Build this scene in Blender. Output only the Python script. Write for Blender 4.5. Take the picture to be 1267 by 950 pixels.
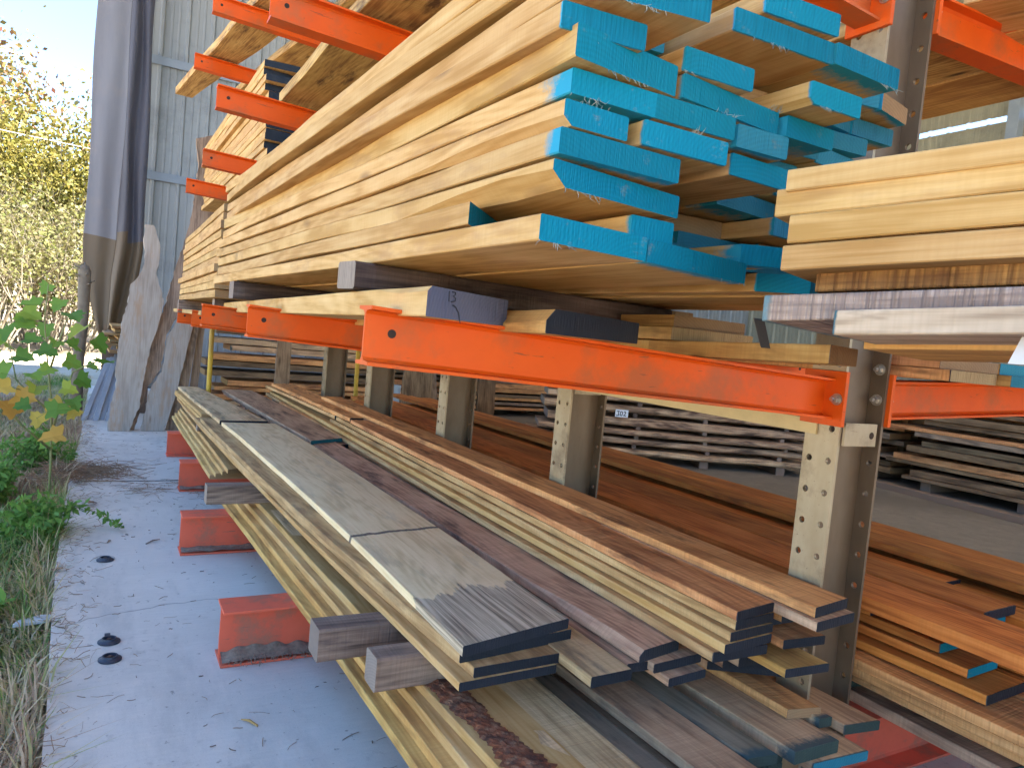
import bpy, bmesh, math, random
from mathutils import Vector, Matrix, noise
R_ = math.radians
scene = bpy.context.scene
for o in list(bpy.data.objects): bpy.data.objects.remove(o)
COL = scene.collection

# ------------------------------------------------------------------ camera
cam_d = bpy.data.cameras.new('camera'); cam = bpy.data.objects.new('camera', cam_d); COL.objects.link(cam)
cam_d.sensor_fit = 'HORIZONTAL'; cam_d.sensor_width = 36.0
cam_d.lens = 36.0*900.2/1267.0
cam_d.clip_start = 0.02; cam_d.clip_end = 2000
_a, _b, _c = 0.5132, -0.0584, -0.0939
fwd = Vector((math.sin(_a)*math.cos(_b), math.cos(_a)*math.cos(_b), math.sin(_b)))
r0 = Vector((math.cos(_a), -math.sin(_a), 0)); d0 = fwd.cross(r0)
rgt = r0*math.cos(_c) + d0*math.sin(_c); dwn = -r0*math.sin(_c) + d0*math.cos(_c)
cam.matrix_world = Matrix(((rgt.x, -dwn.x, -fwd.x, 0), (rgt.y, -dwn.y, -fwd.y, 0), (rgt.z, -dwn.z, -fwd.z, 1.115), (0, 0, 0, 1)))
scene.camera = cam

# ------------------------------------------------------------------ sky, sun, exposure
SUN_EL, SUN_AZ = 50.0, 130.0            # azimuth clockwise from +Y
world = bpy.data.worlds.new('World'); scene.world = world; world.use_nodes = True
wn = world.node_tree.nodes; wl = world.node_tree.links
sky = wn.new('ShaderNodeTexSky'); sky.sky_type = 'NISHITA'; sky.sun_disc = False
sky.sun_elevation = R_(SUN_EL); sky.sun_rotation = R_(SUN_AZ)
sky.altitude = 200; sky.air_density = 1.0; sky.dust_density = 0.0; sky.ozone_density = 5.0
bg = wn['Background']; bg.inputs['Strength'].default_value = 0.052
wl.new(sky.outputs[0], bg.inputs[0])
sd = bpy.data.lights.new('sun', 'SUN'); sun = bpy.data.objects.new('sun', sd); COL.objects.link(sun)
sd.energy = 5.0; sd.angle = R_(0.5); sd.color = (1.0, 0.93, 0.82)
_s = Vector((math.sin(R_(SUN_AZ))*math.cos(R_(SUN_EL)), math.cos(R_(SUN_AZ))*math.cos(R_(SUN_EL)), math.sin(R_(SUN_EL))))
sun.rotation_euler = _s.to_track_quat('Z', 'Y').to_euler()
vs = scene.view_settings; vs.view_transform = 'Standard'; vs.look = 'None'; vs.gamma = 1.0; vs.use_curve_mapping = False
vs.exposure = 3.6
scene.cycles.max_bounces = 8; scene.cycles.diffuse_bounces = 6

# ------------------------------------------------------------------ tagging
def tag(o, label=None, cat=None, group=None, kind=None):
    if label: o['label'] = label
    if cat: o['category'] = cat
    if group: o['group'] = group
    if kind: o['kind'] = kind
    return o
def link(name, me, mats, parent=None):
    o = bpy.data.objects.new(name, me); COL.objects.link(o)
    for m in (mats if isinstance(mats, (list, tuple)) else [mats]): me.materials.append(m)
    if parent: o.parent = parent
    return o
def empty(name, loc=(0, 0, 0), rz=0):
    o = bpy.data.objects.new(name, None); COL.objects.link(o); o.location = loc; o.rotation_euler = (0, 0, rz)
    o.empty_display_size = 0.1
    return o
def smooth(me):
    for p in me.polygons: p.use_smooth = True

# ------------------------------------------------------------------ materials
def nt(name):
    m = bpy.data.materials.new(name); m.use_nodes = True
    n = m.node_tree.nodes; l = m.node_tree.links
    return m, n, l, n['Principled BSDF']
def N(n, t, **k):
    x = n.new(t)
    for a, b in k.items():
        if a in x.inputs.keys(): x.inputs[a].default_value = b
        else: setattr(x, a, b)
    return x
def ramp(n, stops):
    r = n.new('ShaderNodeValToRGB'); e = r.color_ramp.elements
    e[0].position, e[0].color = stops[0][0], (*stops[0][1], 1)
    e[1].position, e[1].color = stops[-1][0], (*stops[-1][1], 1)
    for p, c in stops[1:-1]:
        q = e.new(p); q.color = (*c, 1)
    return r
def mix(n, l, fac, a, b, mode='MIX'):
    m = n.new('ShaderNodeMix'); m.data_type = 'RGBA'; m.blend_type = mode
    for s, v in ((0, fac), (6, a), (7, b)):
        if hasattr(v, 'links'): l.new(v, m.inputs[s])
        else: m.inputs[s].default_value = v if s == 0 else (*v, 1) if len(v) == 3 else v
    return m.outputs[2]
def math_(n, l, op, a, b=0.0, c=None, clamp=False):
    m = n.new('ShaderNodeMath'); m.operation = op; m.use_clamp = clamp
    for i, v in enumerate((a, b, c)):
        if v is None: continue
        if hasattr(v, 'links'): l.new(v, m.inputs[i])
        else: m.inputs[i].default_value = v
    return m.outputs[0]
def vscale(n, l, vec, s, off=None):
    m = n.new('ShaderNodeVectorMath'); m.operation = 'MULTIPLY_ADD'
    l.new(vec, m.inputs[0]); m.inputs[1].default_value = s
    if off is not None: l.new(off, m.inputs[2])
    return m.outputs[0]

def wood(name, light, mid, dark, stain=(0.1, 0.07, 0.04), stain_amt=0.35, saw=0.5, paint=None, spray=0.012, knots=0.5, rough=0.75, var=0.25, bump=0.25, bars=(), endstain=None):
    """UV: u = metres along the board, v = metres across.  'dend' attribute = metres from the near end."""
    m, n, l, p = nt(name)
    uv = N(n, 'ShaderNodeUVMap').outputs[0]
    oi = N(n, 'ShaderNodeObjectInfo')
    rnd = oi.outputs['Random']
    off = n.new('ShaderNodeCombineXYZ')
    l.new(math_(n, l, 'MULTIPLY', rnd, 37.0), off.inputs[0]); l.new(math_(n, l, 'MULTIPLY', rnd, 91.0), off.inputs[1])
    off = off.outputs[0]
    # grain lines running along the board, bent by a slow noise
    g0 = N(n, 'ShaderNodeTexNoise', Scale=1.0, Detail=2.0); l.new(vscale(n, l, uv, (1.2, 7.0, 1), off), g0.inputs[0])
    wv = n.new('ShaderNodeVectorMath'); wv.operation = 'MULTIPLY_ADD'
    l.new(g0.outputs[1], wv.inputs[0]); wv.inputs[1].default_value = (0.05, 0.05, 0); l.new(uv, wv.inputs[2])
    g1 = N(n, 'ShaderNodeTexNoise', Scale=1.0, Detail=4.0, Roughness=0.65); l.new(vscale(n, l, wv.outputs[0], (2.5, 90.0, 1), off), g1.inputs[0])
    g2 = N(n, 'ShaderNodeTexNoise', Scale=1.0, Detail=3.0, Roughness=0.6); l.new(vscale(n, l, uv, (3.0, 11.0, 1), off), g2.inputs[0])
    gs = N(n, 'ShaderNodeTexNoise', Scale=1.0, Detail=1.0); l.new(vscale(n, l, uv, (0.7, 4.5, 1), off), gs.inputs[0])
    sx_ = n.new('ShaderNodeSeparateXYZ'); l.new(uv, sx_.inputs[0])
    ring = math_(n, l, 'SINE', math_(n, l, 'ADD', math_(n, l, 'MULTIPLY', gs.outputs[0], 120.0), math_(n, l, 'MULTIPLY', sx_.outputs[1], 130.0)))
    rg = ramp(n, [(0.40, dark), (0.52, mid), (0.66, light)]); l.new(math_(n, l, 'ADD', math_(n, l, 'MULTIPLY', g1.outputs[0], 0.45), math_(n, l, 'MULTIPLY_ADD', ring, 0.035, math_(n, l, 'MULTIPLY', g2.outputs[0], 0.57))), rg.inputs[0])
    c = rg.outputs[0]
    # broad stains
    s = N(n, 'ShaderNodeTexNoise', Scale=1.0, Detail=5.0, Roughness=0.7); l.new(vscale(n, l, uv, (2.2, 9.0, 1), off), s.inputs[0])
    sm = N(n, 'ShaderNodeMapRange'); sm.inputs[1].default_value = 0.54; sm.inputs[2].default_value = 0.66; l.new(s.outputs[0], sm.inputs[0])
    c = mix(n, l, math_(n, l, 'MULTIPLY', sm.outputs[0], stain_amt), c, stain)
    # thin dark checks and cracks
    ck = N(n, 'ShaderNodeTexNoise', Scale=1.0, Detail=3.0, Roughness=0.5); l.new(vscale(n, l, wv.outputs[0], (5.0, 120.0, 1), off), ck.inputs[0])
    ckm = N(n, 'ShaderNodeMapRange'); ckm.inputs[1].default_value = 0.70; ckm.inputs[2].default_value = 0.76; l.new(ck.outputs[0], ckm.inputs[0])
    c = mix(n, l, math_(n, l, 'MULTIPLY', ckm.outputs[0], 0.6), c, stain)
    # knots
    if knots > 0:
        v = N(n, 'ShaderNodeTexVoronoi', Scale=1.0); l.new(vscale(n, l, wv.outputs[0], (2.3, 9.0, 1), off), v.inputs[0])
        km = N(n, 'ShaderNodeMapRange'); km.inputs[1].default_value = 0.13; km.inputs[2].default_value = 0.04; l.new(v.outputs[0], km.inputs[0])
        c = mix(n, l, math_(n, l, 'MULTIPLY', km.outputs[0], knots), c, tuple(0.5*a for a in stain))
    # saw marks across the board
    sw = N(n, 'ShaderNodeTexNoise', Scale=1.0, Detail=1.0); l.new(vscale(n, l, uv, (170.0, 2.5, 1), off), sw.inputs[0])
    sp = N(n, 'ShaderNodeMapRange'); sp.inputs[1].default_value = 0.35; sp.inputs[2].default_value = 0.7; l.new(sw.outputs[0], sp.inputs[0])
    c = mix(n, l, math_(n, l, 'MULTIPLY', sp.outputs[0], 0.32*saw), c, dark)
    sepx = n.new('ShaderNodeSeparateXYZ'); l.new(uv, sepx.inputs[0])
    if endstain:
        e = math_(n, l, 'SUBTRACT', math_(n, l, 'MULTIPLY_ADD', s.outputs[0], 0.35, endstain-0.17), sepx.outputs[0])
        e = math_(n, l, 'MULTIPLY', e, 60.0, clamp=True)
        stc = ramp(n, [(0.36, (0.10, 0.08, 0.065)), (0.48, (0.38, 0.29, 0.20)), (0.60, (0.62, 0.51, 0.36))]); l.new(g1.outputs[0], stc.inputs[0])
        c = mix(n, l, math_(n, l, 'MULTIPLY', e, 0.85), c, stc.outputs[0])
    for bu, bw in bars:
        e = math_(n, l, 'ABSOLUTE', math_(n, l, 'SUBTRACT', math_(n, l, 'MULTIPLY_ADD', s.outputs[0], 0.05, -bu-0.025), math_(n, l, 'MULTIPLY', sepx.outputs[0], -1.0)))
        e = math_(n, l, 'MULTIPLY', math_(n, l, 'SUBTRACT', bw/2, e), 200.0, clamp=True)
        c = mix(n, l, math_(n, l, 'MULTIPLY', e, 0.85), c, (0.045, 0.045, 0.06))
    # board to board difference
    hsv = N(n, 'ShaderNodeHueSaturation'); l.new(c, hsv.inputs['Color'])
    l.new(math_(n, l, 'MULTIPLY_ADD', rnd, var, 1.0-var*0.55), hsv.inputs['Value'])
    l.new(math_(n, l, 'MULTIPLY_ADD', math_(n, l, 'FRACT', math_(n, l, 'MULTIPLY', rnd, 7.7)), 0.010, 0.4925), hsv.inputs['Hue'])
    c = hsv.outputs[0]
    if paint:
        at = N(n, 'ShaderNodeAttribute', attribute_name='dend')
        pn = N(n, 'ShaderNodeTexNoise', Scale=1.0, Detail=5.0, Roughness=0.75); l.new(vscale(n, l, uv, (22.0, 30.0, 1), off), pn.inputs[0])
        # reach of the overspray differs from board to board
        reach = math_(n, l, 'MULTIPLY_ADD', math_(n, l, 'POWER', math_(n, l, 'FRACT', math_(n, l, 'MULTIPLY', rnd, 13.3)), 3.0), spray*(6 if spray > 0.01 else 1.5), spray*0.4)
        d = math_(n, l, 'DIVIDE', at.outputs['Fac'], reach)
        f = math_(n, l, 'SUBTRACT', math_(n, l, 'MULTIPLY_ADD', pn.outputs[0], 2.0, 0.0), d)
        f = math_(n, l, 'MULTIPLY', f, 1.6, clamp=True)
        c = mix(n, l, f, c, paint)
    l.new(c, p.inputs['Base Color']); p.inputs['Roughness'].default_value = rough
    p.inputs['Specular IOR Level'].default_value = 0.25
    h = math_(n, l, 'ADD', math_(n, l, 'MULTIPLY', g1.outputs[0], 0.8), math_(n, l, 'MULTIPLY', sw.outputs[0], saw))
    h = math_(n, l, 'SUBTRACT', h, math_(n, l, 'MULTIPLY', ckm.outputs[0], 0.6))
    b = N(n, 'ShaderNodeBump', Strength=bump, Distance=0.004); l.new(h, b.inputs['Height']); l.new(b.outputs[0], p.inputs['Normal'])
    return m

def endpaint(name, c1, c2, woodc, bare=0.12, rough=0.6):
    m, n, l, p = nt(name)
    uv = N(n, 'ShaderNodeUVMap').outputs[0]; oi = N(n, 'ShaderNodeObjectInfo'); rnd = oi.outputs['Random']
    off = n.new('ShaderNodeCombineXYZ'); l.new(math_(n, l, 'MULTIPLY', rnd, 53.0), off.inputs[0]); off = off.outputs[0]
    a = N(n, 'ShaderNodeTexNoise', Scale=1.0, Detail=4.0, Roughness=0.6); l.new(vscale(n, l, uv, (14, 22, 1), off), a.inputs[0])
    c = mix(n, l, a.outputs[0], c1, c2)
    st = N(n, 'ShaderNodeTexNoise', Scale=1.0, Detail=2.0); l.new(vscale(n, l, uv, (260, 14, 1), off), st.inputs[0])
    sr = N(n, 'ShaderNodeMapRange'); sr.inputs[1].default_value = 0.45; sr.inputs[2].default_value = 0.75; l.new(st.outputs[0], sr.inputs[0])
    amt = math_(n, l, 'FRACT', math_(n, l, 'MULTIPLY', rnd, 5.3))
    c = mix(n, l, math_(n, l, 'MULTIPLY', sr.outputs[0], math_(n, l, 'MULTIPLY_ADD', math_(n, l, 'POWER', amt, 4.0), 0.7, 0.08)), c, tuple(0.45*x for x in c1))
    w = N(n, 'ShaderNodeTexNoise', Scale=1.0, Detail=5.0, Roughness=0.75); l.new(vscale(n, l, uv, (16, 30, 1), off), w.inputs[0])
    wm = N(n, 'ShaderNodeMapRange'); wm.inputs[1].default_value = 0.60; wm.inputs[2].default_value = 0.72; l.new(w.outputs[0], wm.inputs[0])
    c = mix(n, l, math_(n, l, 'MULTIPLY', wm.outputs[0], bare*4, clamp=True), c, woodc)
    cen = n.new('ShaderNodeCombineXYZ'); l.new(math_(n, l, 'MULTIPLY_ADD', rnd, 0.3, -0.05), cen.inputs[0]); l.new(math_(n, l, 'MULTIPLY_ADD', amt, 0.3, -0.22), cen.inputs[1])
    dd = n.new('ShaderNodeVectorMath'); dd.operation = 'DISTANCE'; l.new(uv, dd.inputs[0]); l.new(cen.outputs[0], dd.inputs[1])
    rs_ = math_(n, l, 'SINE', math_(n, l, 'MULTIPLY_ADD', a.outputs[0], 6.0, math_(n, l, 'MULTIPLY', dd.outputs['Value'], 900.0)))
    c = mix(n, l, math_(n, l, 'MULTIPLY_ADD', rs_, 0.10, 0.10), c, tuple(0.55*x for x in c1))
    # thin radial checks
    hsv = N(n, 'ShaderNodeHueSaturation'); l.new(c, hsv.inputs['Color']); l.new(math_(n, l, 'MULTIPLY_ADD', rnd, 0.35, 0.8), hsv.inputs['Value'])
    l.new(math_(n, l, 'MULTIPLY_ADD', amt, 0.015, 0.49), hsv.inputs['Hue'])
    l.new(hsv.outputs[0], p.inputs['Base Color']); p.inputs['Roughness'].default_value = rough; p.inputs['Specular IOR Level'].default_value = 0.12
    b = N(n, 'ShaderNodeBump', Strength=0.5, Distance=0.003); l.new(math_(n, l, 'ADD', st.outputs[0], math_(n, l, 'MULTIPLY', a.outputs[0], 0.5)), b.inputs['Height']); l.new(b.outputs[0], p.inputs['Normal'])
    return m

def plain(name, c1, c2, scale=6.0, rough=0.6, metal=0.0, bump=0.1, detail=5.0, spec=0.4, dist=0.004, stretch=(1, 1, 1), lo=0.35, hi=0.65, dirt=None, dirt_amt=0.4, dirt_scale=3.0, scuff=None):
    m, n, l, p = nt(name)
    tc = N(n, 'ShaderNodeTexCoord').outputs['Object']
    oi = N(n, 'ShaderNodeObjectInfo').outputs['Random']
    off = n.new('ShaderNodeCombineXYZ'); l.new(math_(n, l, 'MULTIPLY', oi, 19.0), off.inputs[0]); off = off.outputs[0]
    a = N(n, 'ShaderNodeTexNoise', Scale=scale, Detail=detail, Roughness=0.65); l.new(vscale(n, l, tc, stretch, off), a.inputs[0])
    r = N(n, 'ShaderNodeMapRange'); r.inputs[1].default_value = lo; r.inputs[2].default_value = hi; l.new(a.outputs[0], r.inputs[0])
    c = mix(n, l, r.outputs[0], c1, c2)
    if dirt:
        d = N(n, 'ShaderNodeTexNoise', Scale=dirt_scale, Detail=6.0, Roughness=0.7); l.new(vscale(n, l, tc, (1, 1, 1), off), d.inputs[0])
        dr = N(n, 'ShaderNodeMapRange'); dr.inputs[1].default_value = 0.50; dr.inputs[2].default_value = 0.64; l.new(d.outputs[0], dr.inputs[0])
        c = mix(n, l, math_(n, l, 'MULTIPLY', dr.outputs[0], dirt_amt), c, dirt)
    if scuff:
        for sc_, lo_, st_ in ((1.0, 0.66, (9, 90, 90)), (1.0, 0.70, (45, 45, 45))):
            d = N(n, 'ShaderNodeTexNoise', Scale=sc_, Detail=4.0, Roughness=0.7); l.new(vscale(n, l, tc, st_, off), d.inputs[0])
            dr = N(n, 'ShaderNodeMapRange'); dr.inputs[1].default_value = lo_; dr.inputs[2].default_value = lo_+0.03; l.new(d.outputs[0], dr.inputs[0])
            c = mix(n, l, math_(n, l, 'MULTIPLY', dr.outputs[0], 0.75), c, scuff)
    l.new(c, p.inputs['Base Color']); p.inputs['Roughness'].default_value = rough; p.inputs['Metallic'].default_value = metal
    p.inputs['Specular IOR Level'].default_value = spec
    if bump:
        b = N(n, 'ShaderNodeBump', Strength=bump, Distance=dist); l.new(a.outputs[0], b.inputs['Height']); l.new(b.outputs[0], p.inputs['Normal'])
    return m

BLUE = (0.001, 0.165, 0.25); CREAM = (0.62, 0.46, 0.25)
M = {}
CR = ((0.68, 0.46, 0.20), (0.60, 0.375, 0.14), (0.46, 0.26, 0.075))
M['cream'] = wood('fresh_sawn_wood', *CR, stain=(0.36, 0.20, 0.09), stain_amt=0.5, saw=0.5, knots=0.6, var=0.2)
M['cream_blue'] = wood('fresh_sawn_wood_oversprayed', *CR, stain=(0.36, 0.20, 0.09), stain_amt=0.5, saw=0.5, knots=0.6, paint=(0.02, 0.30, 0.45), spray=0.014, var=0.2)
M['gold'] = wood('golden_wood', (0.70, 0.46, 0.16), (0.58, 0.34, 0.10), (0.38, 0.20, 0.06), stain=(0.16, 0.08, 0.03), stain_amt=0.6, saw=0.8, knots=0.7, paint=(0.10, 0.11, 0.10), spray=0.002)
M['greytop'] = wood('weathered_board', (0.80, 0.60, 0.34), (0.70, 0.50, 0.26), (0.44, 0.29, 0.14), stain=(0.09, 0.075, 0.07), stain_amt=0.7, saw=1.0, knots=0.4, paint=(0.03, 0.035, 0.05), spray=0.003, bump=0.5)
M['stained'] = wood('weathered_board_with_sticker_bars', (0.90, 0.71, 0.43), (0.84, 0.64, 0.36), (0.70, 0.50, 0.26), stain=(0.26, 0.20, 0.15), stain_amt=0.3, saw=0.5, knots=0.15, paint=(0.03, 0.035, 0.05), spray=0.003, bump=0.45, bars=((0.86, 0.026), (3.42, 0.03)), endstain=0.30)
M['pinkgrey'] = wood('weathered_rosy_board', (0.72, 0.49, 0.32), (0.58, 0.375, 0.235), (0.32, 0.19, 0.12), stain=(0.075, 0.055, 0.05), stain_amt=0.8, saw=0.9, knots=0.6, paint=(0.03, 0.035, 0.05), spray=0.003, bump=0.5)
M['brown'] = wood('brown_sawn_board', (0.85, 0.47, 0.20), (0.72, 0.36, 0.135), (0.42, 0.185, 0.07), stain=(0.09, 0.04, 0.025), stain_amt=0.8, saw=1.2, knots=0.4, paint=(0.03, 0.035, 0.05), spray=0.003, bump=0.5)
M['layer'] = wood('pale_brown_layer', (0.72, 0.50, 0.25), (0.60, 0.38, 0.165), (0.38, 0.22, 0.09), stain=(0.15, 0.09, 0.05), stain_amt=0.65, saw=1.0, knots=0.3, paint=(0.03, 0.035, 0.05), spray=0.003, bump=0.5)
M['amber'] = wood('amber_board', (0.74, 0.31, 0.075), (0.62, 0.23, 0.045), (0.42, 0.13, 0.025), stain=(0.15, 0.05, 0.02), stain_amt=0.55, saw=0.5, knots=0.2, var=0.5, paint=(0.05, 0.06, 0.07), spray=0.003)
M['green'] = wood('greenish_grey_board', (0.34, 0.30, 0.22), (0.26, 0.23, 0.165), (0.16, 0.14, 0.095), stain=(0.05, 0.075, 0.085), stain_amt=0.7, saw=0.5, knots=0.2, paint=(0.05, 0.10, 0.11), spray=0.05)
M['greybrown'] = wood('grey_brown_board', (0.70, 0.49, 0.29), (0.56, 0.38, 0.215), (0.33, 0.21, 0.12), stain=(0.09, 0.075, 0.07), stain_amt=0.65, saw=0.8, knots=0.4, paint=(0.07, 0.10, 0.10), spray=0.011, bump=0.4)
M['oldgrey'] = wood('silver_grey_wood', (0.34, 0.33, 0.33), (0.26, 0.24, 0.23), (0.14, 0.12, 0.11), stain=(0.10, 0.07, 0.05), stain_amt=0.5, saw=0.3, knots=0.4)
M['timber'] = wood('weathered_timber', (0.38, 0.28, 0.20), (0.26, 0.18, 0.13), (0.11, 0.075, 0.055), stain=(0.05, 0.04, 0.045), stain_amt=0.7, saw=0.6, knots=0.4, bump=0.7)
M['darktimber'] = wood('dark_weathered_timber', (0.17, 0.12, 0.10), (0.10, 0.068, 0.055), (0.045, 0.03, 0.028), stain=(0.30, 0.24, 0.19), stain_amt=0.35, saw=0.6, knots=0.4, bump=0.7)
M['slab'] = wood('slab_wood', (0.66, 0.45, 0.18), (0.52, 0.33, 0.11), (0.27, 0.145, 0.05), stain=(0.085, 0.045, 0.025), stain_amt=0.95, saw=0.5, knots=0.9, bump=0.6)
M['live'] = wood('live_edge_slab', (0.46, 0.40, 0.34), (0.40, 0.345, 0.285), (0.32, 0.265, 0.215), stain=(0.42, 0.27, 0.16), stain_amt=0.8, saw=0.2, knots=0.7, bump=0.4)
M['livebrown'] = wood('live_edge_brown_slab', (0.42, 0.31, 0.21), (0.31, 0.22, 0.145), (0.17, 0.115, 0.075), stain=(0.09, 0.065, 0.05), stain_amt=0.7, saw=0.3, knots=0.6, bump=0.4)
M['rough'] = wood('rough_gouged_wood', (0.54, 0.33, 0.11), (0.35, 0.19, 0.06), (0.11, 0.05, 0.02), stain=(0.06, 0.03, 0.015), stain_amt=0.9, saw=2.2, knots=0.3, bump=1.0)
M['rosy'] = wood('grey_rosy_sawn_face', (0.56, 0.43, 0.33), (0.46, 0.34, 0.255), (0.22, 0.16, 0.13), stain=(0.27, 0.26, 0.28), stain_amt=0.8, saw=3.2, knots=0.1, bump=0.9, paint=(0.16, 0.24, 0.25), spray=0.008)
M['streak'] = wood('brown_streaked_pale_face', (0.68, 0.53, 0.38), (0.58, 0.43, 0.29), (0.36, 0.25, 0.16), stain=(0.24, 0.16, 0.11), stain_amt=0.95, saw=0.6, knots=0.2, bump=0.4, paint=(0.05, 0.12, 0.14), spray=0.009)
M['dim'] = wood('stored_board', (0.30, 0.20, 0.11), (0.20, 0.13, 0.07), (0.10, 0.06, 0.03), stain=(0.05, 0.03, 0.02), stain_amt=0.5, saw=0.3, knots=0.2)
M['blue_end'] = endpaint('blue_end_sealer', BLUE, (0.002, 0.21, 0.32), (0.40, 0.30, 0.17), bare=0.10)
M['teal_end'] = endpaint('dull_teal_end_sealer', (0.02, 0.15, 0.22), (0.03, 0.19, 0.26), (0.25, 0.2, 0.13), bare=0.1)
M['black_end'] = endpaint('black_end_sealer', (0.012, 0.016, 0.024), (0.03, 0.036, 0.048), (0.12, 0.09, 0.06), bare=0.05, rough=0.45)
M['grey_end'] = endpaint('blue_grey_end_sealer', (0.09, 0.10, 0.15), (0.14, 0.145, 0.19), (0.2, 0.16, 0.12), bare=0.05)
M['green_end'] = endpaint('dark_green_end_sealer', (0.035, 0.06, 0.055), (0.055, 0.085, 0.075), (0.12, 0.10, 0.06), bare=0.05)
M['wood_end'] = endpaint('bare_end_grain', (0.30, 0.19, 0.09), (0.42, 0.28, 0.14), (0.5, 0.36, 0.2), bare=0.1, rough=0.8)
M['grey_wood_end'] = endpaint('weathered_end_grain', (0.26, 0.20, 0.16), (0.38, 0.31, 0.25), (0.2, 0.15, 0.12), bare=0.1, rough=0.85)
M['brown_end'] = endpaint('brown_end_grain', (0.20, 0.11, 0.05), (0.28, 0.16, 0.07), (0.12, 0.07, 0.03), bare=0.1, rough=0.85)

M['orange'] = plain('orange_rack_paint', (0.72, 0.105, 0.006), (0.62, 0.085, 0.006), scale=3, rough=0.5, spec=0.22, bump=0.06, dirt=(0.40, 0.11, 0.035), dirt_amt=0.75, dirt_scale=4, scuff=(0.16, 0.06, 0.03))
M['red'] = plain('faded_red_rack_paint', (0.80, 0.15, 0.08), (0.70, 0.13, 0.07), scale=5, rough=0.6, spec=0.15, bump=0.06, dirt=(0.34, 0.17, 0.11), dirt_amt=0.7, dirt_scale=5, scuff=(0.22, 0.13, 0.10))
M['steel'] = plain('galvanised_steel', (0.33, 0.26, 0.16), (0.42, 0.35, 0.24), scale=9, rough=0.45, metal=0.3, spec=0.3, bump=0.08, dirt=(0.19, 0.14, 0.09), dirt_amt=0.7, dirt_scale=7, stretch=(1, 1, 0.4), scuff=(0.14, 0.09, 0.05))
M['steelshade'] = plain('shaded_steel', (0.13, 0.088, 0.052), (0.18, 0.13, 0.085), scale=7, rough=0.45, metal=0.3, spec=0.3, bump=0.06, dirt=(0.14, 0.10, 0.07), dirt_amt=0.5, dirt_scale=6, stretch=(1, 1, 0.3))  # darker copy of the column steel; shade and brown reflection in the colour
M['bolt'] = plain('zinc_bolt', (0.55, 0.52, 0.46), (0.40, 0.37, 0.32), scale=40, rough=0.35, metal=0.8, bump=0.05)
M['fibre'] = plain('torn_wood_fibre', (0.08, 0.26, 0.34), (0.40, 0.36, 0.26), scale=60, rough=0.8, bump=0)
M['beige'] = plain('beige_brace_paint', (0.60, 0.46, 0.22), (0.52, 0.40, 0.19), scale=5, rough=0.5, bump=0.04, dirt=(0.3, 0.22, 0.12), dirt_amt=0.3)

# ------------------------------------------------------------------ geometry helpers
def mesh_from(name, verts, faces, mats=None, uvs=None, attrs=None):
    me = bpy.data.meshes.new(name); me.from_pydata([tuple(v) for v in verts], [], faces)
    if mats: me.polygons.foreach_set('material_index', mats)
    if uvs:
        uvl = me.uv_layers.new(name='UVMap'); flat = [c for f in uvs for p in f for c in p]; uvl.data.foreach_set('uv', flat)
    if attrs:
        for k, v in attrs.items():
            a = me.attributes.new(k, 'FLOAT', 'POINT'); a.data.foreach_set('value', v)
    me.update(); return me

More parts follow.
